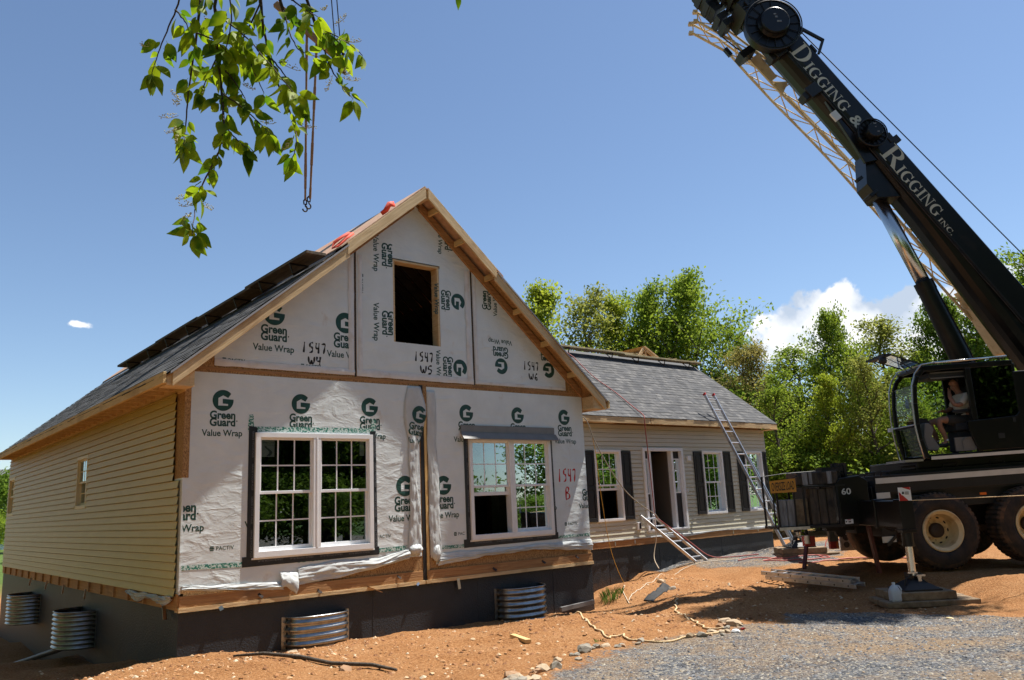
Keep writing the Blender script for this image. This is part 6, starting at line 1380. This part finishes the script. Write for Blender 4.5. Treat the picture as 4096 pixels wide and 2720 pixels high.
gline('red_hose', [(12.2,.7),(12.7,.35),(12.5,-.1),(12.9,-.45),(13.3,-.75),(13.0,-1.1),(12.6,-.7),(12.3,-.3),(12.2,.2),(12.8,.0),(13.2,-.55),(13.0,-.9)], .014, hosepink, 'tangle of faded red hose on the gravel in front of the far jack mats', 'hose', it=3)
gline('red_hose', [(12.0,-.9),(12.6,-1.15),(13.2,-1.5),(13.6,-2.1),(13.9,-2.4)], .014, hosepink, 'faded red hose running right from the hose tangle under the crane', 'hose')
line('red_hose', [(13.6,-.6,-.33),(13.75,-.55,-.10),(13.95,-.6,.0),(14.1,-.7,-.08),(14.15,-.75,-.32)], .013, hosepink, 'faded red hose standing up in an arch behind the crane tail', 'hose')
gline('twisted_rope', [(5.15,-1.30),(5.05,-1.65),(4.75,-2.0),(4.5,-2.35),(4.25,-2.8),(4.12,-3.05),(4.25,-2.95),(4.36,-3.10),(4.10,-3.30),(4.06,-3.42),(4.12,-3.55),(4.08,-3.85),(4.30,-3.90),(4.55,-3.92),(4.72,-4.02),(4.95,-4.08),(5.05,-4.1)], .013, rope_m, 'twisted tan rope lying across the clay to the edge stones', 'rope', wig=.012)
gline('twisted_rope', [(7.5,-1.35),(7.0,-1.75),(6.55,-2.10),(6.05,-2.72),(5.75,-2.95),(5.55,-3.25),(5.30,-3.52),(5.12,-3.80),(5.10,-4.02)], .013, rope_m, 'wavy tan rope end running from the shadow down to the edge stones', 'rope', wig=.035, seed=3)

# ------------------------------------------------------------------ small things on the ground
def gz(x, y): return ground(x, y)
STK = [(.42,-.68),(.60,-1.1),(.80,-1.6),(.95,-2.05),(1.15,-2.55),(1.25,-2.85)]
b = B(); b.tube([(x, y, gz(x, y)+.03+.01*math.sin(i*2)) for i, (x, y) in enumerate(STK)], [.012,.02,.022,.021,.02,.014], 8); tag(b.build('dead_stick', bark, smooth=True), 'long dark stick lying on the clay in front of the left window well', 'stick')
b = B(); x, y = 3.5, -1.95; b.beam((3.55,-1.9,gz(3.55,-1.9)+.035), (3.26,-2.55,gz(3.26,-2.55)+.03), .075, .04); tag(b.build('lumber_offcut', lumber_y, bevel=.003), 'short pale lumber offcut lying on the clay slope below the right window well', 'board')
b = B(); b.beam((6.05,-.12,-.70), (6.80,-.14,-.66), .05, .07); tag(b.build('painted_board', greytrim, bevel=.003), 'grey painted board leaning along the foot of the foundation by the right corner', 'board')
def lump(name, c, s, m, label, cat, seed, group=None, flat=.5):
    rnd_ = random.Random(seed); bm = bmesh.new(); bmesh.ops.create_icosphere(bm, subdivisions=2, radius=1)
    for v in bm.verts:
        n_ = mnoise.noise(v.co*1.4+Vector((seed*3.1, 0, 0))); v.co *= 1+.45*n_; v.co.x *= s[0]; v.co.y *= s[1]; v.co.z *= s[2]
    rot = Matrix.Rotation(rnd_.uniform(0, 6.28), 3, 'Z') @ Matrix.Rotation(rnd_.uniform(-.3, .3), 3, 'X')
    for v in bm.verts: v.co = rot @ v.co + Vector(c)
    # facet the stone with a few cuts
    for _ in range(11):
        d = Vector((rnd_.uniform(-1,1), rnd_.uniform(-1,1), rnd_.uniform(-.4,1))).normalized(); r = bmesh.ops.bisect_plane(bm, geom=bm.verts[:]+bm.edges[:]+bm.faces[:], plane_co=Vector(c)+d*(abs(d.x)*s[0]+abs(d.y)*s[1]+abs(d.z)*s[2])*rnd_.uniform(.42,.62), plane_no=d, clear_outer=True)
        ed = [g_ for g_ in r['geom_cut'] if isinstance(g_, bmesh.types.BMEdge)]
        try: bmesh.ops.holes_fill(bm, edges=ed)
        except Exception: pass
    me = bpy.data.meshes.new(name); bm.to_mesh(me); bm.free(); return tag(link(name, me, m), label, cat, group)
SG = 'loose stones along the gravel edge'
rnd = random.Random(12); stones = []
EDGE = [(1.55,-4.28),(1.8,-4.2),(2.95,-3.72),(3.95,-3.55),(4.8,-4.15),(5.3,-3.95),(5.6,-3.8)]
def edge_pt(t):
    k = t*(len(EDGE)-1); i = min(int(k), len(EDGE)-2); f = k-i; return EDGE[i][0]+(EDGE[i+1][0]-EDGE[i][0])*f, EDGE[i][1]+(EDGE[i+1][1]-EDGE[i][1])*f
stonemats = [stone, mat('tan_stone', (.36,.26,.16), (.45,.35,.24), 6, .9, bump=.5, bscale=16), mat('blue_grey_stone', (.13,.135,.145), (.21,.215,.225), 6, .9, bump=.5, bscale=16), mat('rusty_stone', (.28,.15,.075), (.38,.24,.14), 6, .9, bump=.5, bscale=16)]
SZ = ['large','small','flat','chunky']; SC = ['grey','tan','blue grey','rusty brown']
for k in range(58):
    t = (k+rnd.uniform(.1,.9))/58; x, y = edge_pt(t); y += rnd.uniform(-.16, .14); s_ = rnd.uniform(.025, .075)*(1.2 if t < .45 else 1) if k not in (51, 56) else .10; mi = rnd.choice((0,0,0,1,1,3))
    fl = rnd.uniform(.35, .75); kind_ = 'large' if s_ > .075 else 'small' if s_ < .05 else 'flat' if fl < .5 else 'chunky'
    where = ['at the near end of the stone edge', 'in the dense part of the stone edge', 'midway along the stone edge', 'just before the rope meets the stone edge', 'below the rope on the stone edge', 'at the far end of the stone edge past the rope'][min(5, int(t*6))]
    lump('edge_stone', (x, y, gz(x, y)+s_*.25), (s_*rnd.uniform(.9,1.4), s_*rnd.uniform(.7,1.1), s_*fl), stonemats[mi], '%s %s stone %s' % (kind_, SC[mi], where), 'stone', k, SG)
for k, (x, y, s_, mi, lb) in enumerate(((9.15,.35,.11,1,'flat tan stone on top of the clay bank near the ladder foot'), (8.75,-.25,.09,0,'grey flat stone beside the black tarp scrap'), (1.1,-.75,.07,1,'pale tan clay stone on the berm left of the stick'), (.95,-2.35,.07,3,'rusty brown stone touching the dark stick'), (.82,-1.45,.06,3,'square rusty stone behind the dark stick'), (11.3,-5.35,.05,2,'small blue grey stone in the gravel strip by the crane wheel'))):
    lump('loose_stone', (x, y, gz(x, y)+s_*.2), (s_*1.2, s_, s_*.45), stonemats[mi], lb, 'stone', 60+k)
tb = sheet_tarp = B()
ids = []
for i in range(13):
    row = []
    for j in range(7):
        u, v = i/12, j/6; x = 7.65+1.15*u; y = -.62+.55*u+.22*v-.1; row.append(tb.v((x, y, gz(x, y)+.012+.10*abs(mnoise.noise((u*4, v*3, 5)))*math.sin(v*math.pi)+.05*math.sin(v*math.pi)*u)))
    ids.append(row)
for i in range(12):
    for j in range(6): tb.F.append([ids[i][j], ids[i+1][j], ids[i+1][j+1], ids[i][j+1]])
tag(tb.build('tarp_scrap', tarp, smooth=True), 'crumpled black plastic scrap lying on the clay bank', 'plastic scrap')
for (x, y, m_, lb, s_) in ((5.05,-4.22,whitep,'white crumpled paper scrap among the edge stones at the rope end',.05), (5.22,-4.20,red,'small red plastic scrap beside the white scrap at the rope end',.035), (8.15,-5.35,cream,'pale wood sliver lying alone on the gravel below the mats',.05)):
    lump('litter_scrap', (x, y, gz(x, y)+.015), (s_*1.5, s_, s_*.35), m_, lb, 'scrap', int(x*10))
def tuft(name, c, n_, h, sp, label, seed, m=grassm):
    rnd_ = random.Random(seed); V = []; F = []
    for k in range(n_):
        a = rnd_.uniform(0, 6.28); r = sp*math.sqrt(rnd_.random()); x, y = c[0]+r*math.cos(a), c[1]+r*math.sin(a); z = gz(x, y); l_ = h*rnd_.uniform(.5, 1); dx, dy = math.cos(a)*l_*.5, math.sin(a)*l_*.5; i = len(V); w_ = .006
        V += [(x-w_*math.sin(a), y+w_*math.cos(a), z), (x+w_*math.sin(a), y-w_*math.cos(a), z), (x+dx*.5, y+dy*.5, z+l_*.75), (x+dx, y+dy, z+l_)]; F += [(i, i+1, i+2), (i, i+2, i+3)]
    me = bpy.data.meshes.new(name); me.from_pydata(V, [], F); return tag(link(name, me, m), label, 'grass')
tuft('grass_tuft', (7.55,.15), 130, .15, .18, 'green grass tuft at the left tip of the clay bank', 1)
tuft('weed_sprig', (3.95,-3.05), 30, .05, .05, 'tiny green weed sprig by the kink of the tan rope', 2)

# ------------------------------------------------------------------ cherry branch hanging into the view from above
TW = [[(-2.278,-6.945,3.304),(-2.288,-6.883,3.227),(-2.304,-6.803,3.149),(-2.305,-6.690,3.097),(-2.324,-6.697,3.003)],
 [(-2.158,-6.813,3.430),(-2.169,-6.834,3.310),(-2.156,-6.770,3.229),(-2.119,-6.595,3.156),(-2.141,-6.614,2.931),(-2.094,-6.450,2.875),(-2.222,-6.854,2.628)],
 [(-2.138,-6.946,3.362),(-2.134,-6.946,3.228),(-2.104,-6.892,3.101),(-2.064,-6.858,2.914),(-2.113,-7.040,2.668),(-2.105,-6.949,2.567),(-2.140,-6.880,2.467),(-2.024,-6.431,2.540),(-2.049,-6.482,2.416),(-2.211,-6.976,2.180)],
 [(-2.126,-6.931,3.273),(-2.107,-6.977,3.205),(-2.006,-6.974,3.170),(-1.961,-7.137,2.963),(-1.906,-7.256,2.799),(-1.723,-6.936,2.947)],
 [(-1.929,-6.945,3.449),(-1.925,-6.952,3.324),(-1.853,-6.831,3.266),(-1.802,-6.815,3.122),(-1.820,-6.996,2.878),(-1.655,-6.733,2.944),(-1.720,-6.902,2.751),(-1.689,-6.783,2.711)],
 [(-1.847,-6.955,3.478),(-1.807,-6.914,3.418),(-1.787,-6.929,3.382),(-1.669,-6.897,3.399),(-1.561,-6.953,3.355),(-1.606,-7.206,3.155),(-1.546,-7.222,3.108)],
 [(-1.857,-7.038,3.321),(-1.845,-7.069,3.223),(-1.836,-7.115,3.109),(-1.787,-7.114,3.085),(-1.678,-7.080,3.119)],
 [(-1.672,-7.084,3.158),(-1.624,-7.075,3.066),(-1.603,-7.134,2.968),(-1.573,-7.174,2.900)],
 [(-1.958,-7.021,3.325),(-1.998,-6.953,3.192),(-2.030,-6.942,3.077),(-2.019,-6.896,3.027)],
 [(-2.084,-6.927,2.876),(-2.028,-7.011,2.791),(-1.921,-6.917,2.798),(-1.964,-7.154,2.632)],
 [(-2.025,-6.984,3.149),(-1.977,-6.955,3.064),(-2.003,-7.074,2.939),(-1.894,-6.923,2.942)],
 [(-2.084,-6.952,2.720),(-2.043,-6.961,2.665),(-2.036,-7.083,2.571)],
 [(-1.664,-6.998,3.311),(-1.624,-7.058,3.250),(-1.526,-6.973,3.239)],
 [(-2.123,-7.074,3.295),(-2.092,-7.038,3.195),(-2.074,-6.954,3.122),(-2.085,-6.864,3.054)],
 [(-2.183,-6.857,3.174),(-2.121,-6.918,3.135),(-2.076,-6.920,3.097)],
 [(-2.296,-6.908,3.219),(-2.269,-6.964,3.150),(-2.228,-6.882,3.160)],
 [(-1.790,-6.990,3.428),(-1.722,-6.991,3.400),(-1.728,-7.128,3.288)],
 [(-1.880,-6.960,3.103),(-1.849,-7.020,3.025),(-1.809,-7.023,2.953)],
 [(-2.083,-6.855,3.101),(-2.106,-6.756,3.014),(-2.135,-6.804,2.916)],
 [(-2.069,-6.908,3.005),(-2.014,-6.928,2.931),(-1.999,-6.975,2.849)]]
RAC = [((-2.314,-6.713,3.149),(-2.376,-6.684,3.137)),((-2.202,-6.738,2.891),(-2.249,-6.735,2.928)),((-2.206,-6.731,2.877),(-2.236,-6.734,2.883)),((-2.207,-6.716,2.825),(-2.282,-6.678,2.819)),((-2.196,-6.711,2.773),(-2.252,-6.683,2.744)),((-2.173,-6.715,2.712),(-2.165,-6.723,2.621)),((-2.205,-6.696,2.744),(-2.210,-6.706,2.697)),((-2.127,-6.689,2.473),(-2.189,-6.657,2.450)),((-2.117,-6.687,2.435),(-2.169,-6.666,2.419)),((-2.119,-6.674,2.391),(-2.157,-6.659,2.356)),((-2.095,-6.708,2.441),(-2.054,-6.756,2.394)),((-1.924,-6.944,2.786),(-1.870,-7.012,2.765)),((-1.788,-7.053,2.763),(-1.734,-7.119,2.739)),((-1.799,-7.026,2.697),(-1.838,-7.006,2.646)),((-1.684,-7.240,3.134),(-1.610,-7.322,3.106)),((-1.658,-7.222,2.984),(-1.632,-7.268,2.971)),((-1.650,-7.223,2.962),(-1.600,-7.285,2.936)),((-1.749,-7.221,3.263),(-1.744,-7.253,3.269)),((-1.702,-7.243,3.201),(-1.671,-7.303,3.224)),((-1.998,-6.927,2.953),(-1.957,-6.980,2.921)),((-2.141,-6.880,3.228),(-2.161,-6.893,3.238)),((-1.880,-7.053,3.049),(-1.807,-7.124,2.989)),((-2.029,-6.889,2.911),(-2.030,-6.897,2.841)),((-1.686,-7.195,2.971),(-1.711,-7.179,2.892))]

BOUGH = [(-2.6,-6.4,3.9),(-2.28,-6.54,3.79),(-2.04,-6.83,3.64),(-1.71,-7.0,3.72),(-.5,-7.44,4.54),(1,-8,5.2)]; SINGLE = [(-1.24,-7.57,3.35)]
br = empty('hanging_branch', (-2.04, -6.9, 3.6), 'leafy wild cherry branch with fading blossom hanging down over the sky', 'branch')
b = B()
for k, tw in enumerate(TW):
    P_ = smooth_path(tw, 2); n_ = len(P_); r0 = .0075 if k in (1,2,4,5) else .0045
    for i in range(1, n_-1): P_[i] = P_[i]+Vector((mnoise.noise((i*.6, k, 0)), mnoise.noise((i*.6, k, 5)), mnoise.noise((i*.6, k, 9))))*.006
    b.tube(P_, [r0+(.0016-r0)*i/(n_-1) for i in range(n_)], 6)
BO = [Vector(p_) for p_ in BOUGH]
b.tube(smooth_path(BO, 2), .022, 8)
for tw in TW:
    s_ = Vector(tw[0])
    if s_.z > 3.28 and k != 3 and k != 6: 
        q = min(smooth_path(BO, 3), key=lambda p_: (p_-s_).length); b.tube([q, (q+s_)/2+Vector((0,0,.02)), s_], .008, 6)
b.build('twigs', twigm, br, smooth=True)
rnd = random.Random(21); V = []; F = []
def leaf(base, d, nrm, ln, wd):
    d = d.normalized(); s_ = d.cross(nrm)
    if s_.length < .05: s_ = d.orthogonal()
    s_.normalize(); n_ = s_.cross(d); o = len(V); K = 9; fold_ = rnd.uniform(.15, .5); curl_ = rnd.uniform(-.1, .45); pet = ln*.12
    for i in range(K+1):
        t = i/K; w_ = wd*.56*(math.sin(math.pi*t**.78))**.85*(1-.35*t*t) if 0 < i < K else .0008
        c = base+d*(pet+ln*t)-n_*curl_*ln*t*t*.6; jag = 1+.025*(1 if i % 2 else -1)
        V.extend([c+s_*w_*jag+n_*w_*fold_, c, c-s_*w_*jag+n_*w_*fold_])
    for i in range(K):
        a = o+3*i; F.extend([(a, a+1, a+4, a+3), (a+1, a+2, a+5, a+4)])
    k = len(V); V.extend([base-s_*.0008, base+s_*.0008, base+d*pet+s_*.0008, base+d*pet-s_*.0008]); F.append((k, k+1, k+2, k+3))
view = (Vector((-2.4, -7.9, 3.4))-CAM).normalized()
for k, tw in enumerate(TW):
    P_ = smooth_path(tw, 2); L_ = sum((c-a).length for a, c in zip(P_, P_[1:])); acc = 0; step = .032; nxt = .02
    bare = {2: (.60, .77), 0: (.0, .55), 1: (.42, .55), 4: (.46, .60), 3: (.80, 1.0), 10: (.4, 1.0), 5: (0, .12)}.get(k, (9, 9))
    for a, c in zip(P_, P_[1:]):
        l_ = (c-a).length
        while nxt < acc+l_:
            t = nxt/L_; nxt += step*rnd.uniform(.7, 1.3)
            if bare[0] < t < bare[1]: continue
            if k == 2 and t > .77: 
                if rnd.random() < .35: continue
            for _ in range(1 if rnd.random() < .45 else 2):
                p_ = a+(c-a)*rnd.random(); tl = (c-a).normalized(); rd = Vector((rnd.gauss(0,1), rnd.gauss(0,1), rnd.gauss(0,1))).normalized()
                d = (tl*.35+rd*.75+Vector((0,0,-.62))).normalized(); p_ = p_+rd*.012
                nrm = (Vector((rnd.gauss(0,.55), rnd.gauss(0,.55), .55))-view*rnd.choice((.75,-.4,.6))).normalized()
                ln = rnd.choice((.045,.06,.075,.085,.095,.10))*rnd.uniform(.85, 1.12); leaf(p_, d, nrm, ln, ln*rnd.uniform(.42, .54))
        acc += l_
    e_ = P_[-1]
    for _ in range(3): leaf(e_, Vector((rnd.gauss(0,.4), rnd.gauss(0,.4), -1)), (-view+Vector((rnd.gauss(0,.5), rnd.gauss(0,.5), .2))).normalized(), rnd.uniform(.08,.115), .045)
for p_ in SINGLE: leaf(Vector(p_), Vector((.03,0,-1)), -view, .062, .026)
me = bpy.data.meshes.new('leaves'); me.from_pydata([tuple(v) for v in V], [], F); link('leaves', me, leafN, br, smooth=True)
for a, c in RAC:
    b = B(); a, c = Vector(a), Vector(c); pts = [a+(c-a)*t+Vector((0,0,-.012*math.sin(t*3))) for t in [i/8 for i in range(9)]]; b.tube(pts, .0013, 5)
    for i in range(26):
        t = rnd.uniform(.15, 1); q = a+(c-a)*t+Vector((rnd.gauss(0,.005), rnd.gauss(0,.005), rnd.gauss(0,.006)))
        b.lathe([(0,-.0032),(.0032,0),(0,.0032)], q, (0,0,1), 5)
    b.build('blossom_raceme', flowerm, br)

# ------------------------------------------------------------------ trees beyond the house
def make_tree(name, seed, Ht, spread, nleaf, ls, lm, low=.12, open_=.5, nb=26):
    rn = random.Random(seed); nr = np.random.RandomState(seed); b = B(); tips = []
    def limb(p0, d, ln, r, depth):
        n_ = 5; pts = [Vector(p0)]; d = Vector(d)
        for i in range(n_):
            d = (d+Vector((rn.gauss(0,.12), rn.gauss(0,.12), .06+rn.gauss(0,.06)))).normalized(); pts.append(pts[-1]+d*ln/n_)
        b.tube(pts, [r*(1-.75*i/n_) for i in range(n_+1)], 5 if depth else 8, False)
        if depth >= 2: tips.extend((p_, ln) for p_ in pts[1:]); return
        k = rn.randint(5, 8) if depth == 1 else 0
        for i in range(k):
            t = rn.uniform(.25, 1); j = min(n_-1, int(t*n_)); q = pts[j]+(pts[j+1]-pts[j])*(t*n_-j); a = rn.uniform(0, 6.28)
            dd = (d*.8+Vector((math.cos(a), math.sin(a), rn.uniform(-.2, .7)))*.75).normalized(); limb(q, dd, ln*rn.uniform(.35,.6), r*.4, depth+1)
        tips.extend((p_, ln*.5) for p_ in pts[3:])
    tr = [Vector((0,0,-.3))]
    for i in range(8): tr.append(Vector((rn.gauss(0,.10)*i*.35, rn.gauss(0,.10)*i*.35, Ht*.93*(i+1)/8)))
    r0 = .016*Ht; b.tube(tr, [r0*(1-.9*i/8) for i in range(9)], 8)
    for k in range(nb):
        t = low+(1-low)*((k+rn.random())/nb)**.9; z = t*Ht*.93; i = min(7, int(t*8)); f = t*8-i; q = tr[i]+(tr[min(8,i+1)]-tr[i])*f; a = k*2.4+rn.gauss(0,.4)
        env = spread*(.55+.75*math.sin(math.pi*min(1, .12+t*.85)))*(1.05-t*.62); limb(q, (math.cos(a), math.sin(a), .35+.6*t), env*rn.uniform(.65,1.15), r0*(.5-.38*t), 1)
    tk_me = bpy.data.meshes.new('trunk'); tk_me.from_pydata(b.V, [], b.F)
    P_ = np.array([t[0][:] for t in tips]); S_ = np.array([t[1] for t in tips]); keep = nr.rand(len(P_)) < .92; P_ = P_[keep]; S_ = S_[keep]
    idx = nr.randint(0, len(P_), nleaf); sg_ = (.11+.15*np.minimum(1.2, S_[idx]))[:, None]; c = P_[idx]+nr.normal(0, 1, (nleaf, 3))*sg_*np.array([1,1,.7])*(.8+.5*open_)
    u = nr.normal(0, 1, (nleaf, 3)); u /= np.linalg.norm(u, axis=1)[:, None]; nrm = nr.normal(0, .7, (nleaf, 3)); nrm[:, 2] += .9; v = np.cross(nrm, u); v /= np.linalg.norm(v, axis=1)[:, None]+1e-6
    s = (ls*(.6+.8*nr.rand(nleaf)))[:, None]; a = c-u*s; b2 = c+v*s*.55; c2 = c+u*s; d2 = c-v*s*.55
    Vv = np.stack([a, b2, c2, d2], 1).reshape(-1, 3); me = bpy.data.meshes.new('crown'); me.vertices.add(len(Vv)); me.vertices.foreach_set('co', Vv.ravel())
    me.loops.add(4*nleaf); me.loops.foreach_set('vertex_index', np.arange(4*nleaf, dtype=np.int32)); me.polygons.add(nleaf); me.polygons.foreach_set('loop_start', np.arange(0, 4*nleaf, 4, dtype=np.int32)); me.update(calc_edges=True)
    me.validate(); return tk_me, me, lm
KIND = {'tall': make_tree('tall', 9, 22, 2.9, 11000, .14, leafA, .66, .9, 22), 'maple': make_tree('maple', 1, 10, 3.0, 14500, .075, leafD, .10, .7, 30), 'locust': make_tree('locust', 2, 10, 2.4, 8500, .066, leafB, .12, 1.0, 24), 'oak': make_tree('oak', 3, 10, 3.4, 18500, .08, leafA, .08, .7, 34),
        'slender': make_tree('slender', 4, 10, 2.4, 7500, .072, leafA, .10, .9, 22), 'brown': make_tree('brown', 5, 10, 3.0, 11000, .062, leafE, .12, 1.0, 30), 'dark': make_tree('dark', 6, 10, 3.2, 15500, .085, leafC, .05, .7, 32),
        'shrub': make_tree('shrub', 7, 4, 2.2, 8000, .085, leafC, .02, .8, 22), 'shrub2': make_tree('shrub2', 8, 4, 2.4, 7000, .085, leafA, .02, .9, 22)}
def plant(kind, x, y, h, label, cat='tree', group='trees along the wood edge behind the house', wf=1.0, rz=None, nat=10):
    tkm, cm_, lm = KIND[kind]; e = empty(kind+'_tree' if cat == 'tree' else 'shrub', (x, y, -.4), label, cat, group, rz if rz is not None else (x*3.7+y*1.3) % 6.28); s = h/nat; e.scale = (s*wf, s*wf, s)
    for nm, me_, m_ in (('trunk', tkm, bark), ('crown', cm_, lm)):
        o = bpy.data.objects.new(nm, me_); COL.objects.link(o); o.parent = e
        if not me_.materials: me_.materials.append(m_)
    return e
def at_depth(u, D):      # ground position below a photo column, D metres along the view
    d = M3 @ Vector(((u-2048)/3189.55, -.2, -1)); return CAM.x+d.x*D, CAM.y+d.y*D
TREES = [('maple',1258,640,33,1.2,'bright yellow green tree rising just right of the gable'), ('locust',1370,628,35,1.3,'tall thin feathery tree, second from the gable'), ('maple',1445,668,36,.9,'lower rounded tree between the feathery one and the broad one'),
 ('oak',1530,650,37,.95,'full green tree directly above the small roof truss'), ('oak',1625,612,36,1.15,'broadest and tallest green tree right of the truss'), ('slender',1745,735,33,.85,'thin leaning tree at the right flank of the broad one'),
 ('brown',1765,775,31,1.3,'brownish olive tree behind the right end of the grey roof'), ('slender',1880,775,30,1.5,'airy tree between the brownish one and the tall one'), ('oak',1965,708,29,.85,'tall open crowned tree in front of the big cloud'),
 ('locust',2090,705,31,1.5,'sparse olive tree left of the lift cylinder'), ('dark',2240,665,30,1.0,'dark dense tree between the lift cylinder and the boom'), ('dark',2370,600,29,1.0,'dark tree between the boom and the roof of the cab, farthest right'), ('maple',2180,790,33,1.1,'low bright tree behind the cab roof'),
 ('dark',1690,850,36,1.0,'dark tree low behind the ridge end of the grey roof'), ('oak',2030,860,34,1.0,'mid green tree low behind the raised cab window'), ('dark',1850,900,36,1.1,'dark green tree low behind the airy one'),
 ('slender',1810,840,27,1.3,'thin young tree right behind the end of the grey roof'), ('maple',1935,860,27,1.0,'bright young tree just left of the raised cab window'), ('locust',2040,800,27,1.3,'olive young tree left of the cab, in front of a broad one'), ('slender',2130,830,27,1.3,'thin young tree standing straight behind the cab door'), ('maple',2290,760,29,1.0,'bright tree low between the cylinder and the boom foot'), ('brown',1700,930,33,1.2,'small brownish tree low over the end of the grey roof'), ('slender',1310,770,32,1.3,'thin tree low between the first two tall ones by the gable'), ('dark',1480,780,39,1.3,'dark filler tree low behind the pale staging planks')]
for kind, V_, Y_, D, wf, lb in TREES:
    u = V_*1.7348; x, y = at_depth(u, D); ztop = CAM.z+D*(M3 @ Vector(((u-2048)/3189.55, -(Y_*1.7348-1360)/3189.55, -1))).z
    plant(kind, x, y, ztop+.4, lb, wf=wf*.84)
SHR = [(1790,27,2.6,'shrub','dark shrub just right of the grey wing wall'), (1850,28,3.0,'shrub2','leafy shrub behind the ladder and the sign'), (1915,27,2.4,'shrub','dark shrub above the timber rack'), (1985,29,3.0,'shrub2','tall leafy shrub right of the timber rack'), (2050,27,2.4,'shrub','dark shrub seen below the cab front'),
       (2110,29,3.0,'shrub2','bright leafy shrub seen through the cab door'), (2190,28,3.2,'shrub2','leafy shrub behind the crane operator'), (2290,28,3.4,'shrub','dark shrub behind the rear of the cab'), (2380,27,5.0,'shrub','dark shrub behind the rear door panel of the cab, farthest right'), (1760,31,5.0,'shrub','dark shrub showing over the low end of the grey roof'), (1690,36,6.0,'shrub','dark undergrowth bush behind the grey roof slope'), (1560,38,6.5,'shrub','dark undergrowth bush behind the truss'), (1420,38,6.5,'shrub','dark undergrowth bush behind the pale staging planks'), (1290,36,6.0,'shrub2','leafy undergrowth bush next to the gable rake')]
for V_, D, h, k_, lb in SHR: x, y = at_depth(V_*1.7348, D); plant(k_, x, y, h, lb, 'shrub', 'undergrowth along the wood edge', wf=1.2, nat=4)
# unseen wood behind and beside the viewer, left row added to block skylight: it shades the near faces and is met in panes and paint
rnd = random.Random(31); n_w = 0
for (x0, y0, x1, y1, k) in ((-9.5,22,-10.5,-6,9), (-14,-18,16,-25,8), (33,-28,52,-24,6), (40,-22,46,6,5)):
    for i in range(k):
        t = (i+.5)/k; x = x0+(x1-x0)*t+rnd.uniform(-1.5,1.5); y = y0+(y1-y0)*t+rnd.uniform(-1.5,1.5)
        plant(('oak','dark','maple')[(i+k) % 3], x, y, rnd.uniform(11.5,14), 'tall leafy tree standing round the clearing, out of view', 'tree', 'trees round the clearing out of view', wf=1.0)
        plant('shrub', x+rnd.uniform(-2,2), y+rnd.uniform(1,3), rnd.uniform(4,5.5), 'undergrowth bush standing round the clearing, out of view', 'shrub', 'bushes round the clearing out of view', wf=1.3, nat=4)
for x, y in ((6,-19),(8.5,-20),(11,-19.5),(13.5,-21),(16,-20.5),(9.5,-23),(14,-24)): plant('dark', x, y, 12.5, 'tall leafy tree standing round the clearing, out of view', 'tree', 'trees round the clearing out of view', wf=.9)
for k in range(11): plant('shrub', -1+k*2.7, -16.6+.5*math.sin(k*2.1), 2.6 if k < 7 else 1.6, 'undergrowth bush standing round the clearing, out of view', 'shrub', 'bushes round the clearing out of view', wf=1.3, nat=4)
plant('tall', 16.3, -5.75, 22, 'very tall thin tree right of the crane, out of view', 'tree', 'trees round the clearing out of view', nat=22, wf=.85)
plant('oak', -7.4, -9.5, 9, 'leafy tree left of the viewer whose branch hangs over the sky', 'tree', 'trees round the clearing out of view', wf=.8)
# left edge: shrubs, hedge and neighbour's house far behind
for (u, D, h, k_, lb) in ((-15,46,4.2,'shrub','dark hedge bush below the pale blue house, past the far corner of the siding'), (-30,34,2.0,'shrub2','bright low bush past the far end of the side foundation'), (60,60,5,'shrub','hedge bush hidden mostly by the far corner of the siding')): x, y = at_depth(u, D); plant(k_, x, y, h, lb, 'shrub', 'bushes at the far left', nat=4)
nb = empty('neighbour_house', (*at_depth(-20, 70), -.8), 'small pale blue neighbour house far away past the end of the side wall', 'house'); cx, cy = nb.location.x, nb.location.y
b = B(); b.box(cx-5, cx+2.2, cy-3, cy+3, -1.5, 3.6); b.prism([(cy-3,3.6),(cy+3,3.6),(cy,5.8)], lambda y, z, d: (d, y, z), cx-5, cx+2.2); b.build('wall', mat('blue_siding', (.22,.30,.40), (.26,.34,.44), 4, .6, stretch=(1,1,20)), nb)
b = B(); b.prism([(cy-3.4,3.4),(cy,5.9),(cy+3.4,3.4),(cy+3.4,3.55),(cy,6.1),(cy-3.4,3.55)], lambda y, z, d: (d, y, z), cx-5.3, cx+2.5); b.build('roof', mat('grey_roof', (.10,.10,.11), (.14,.14,.15), 6, .9), nb)
b = B(); b.box(cx-2, cx-1, cy-3.05, cy-3, .8, 2.2); b.build('window', white, nb)
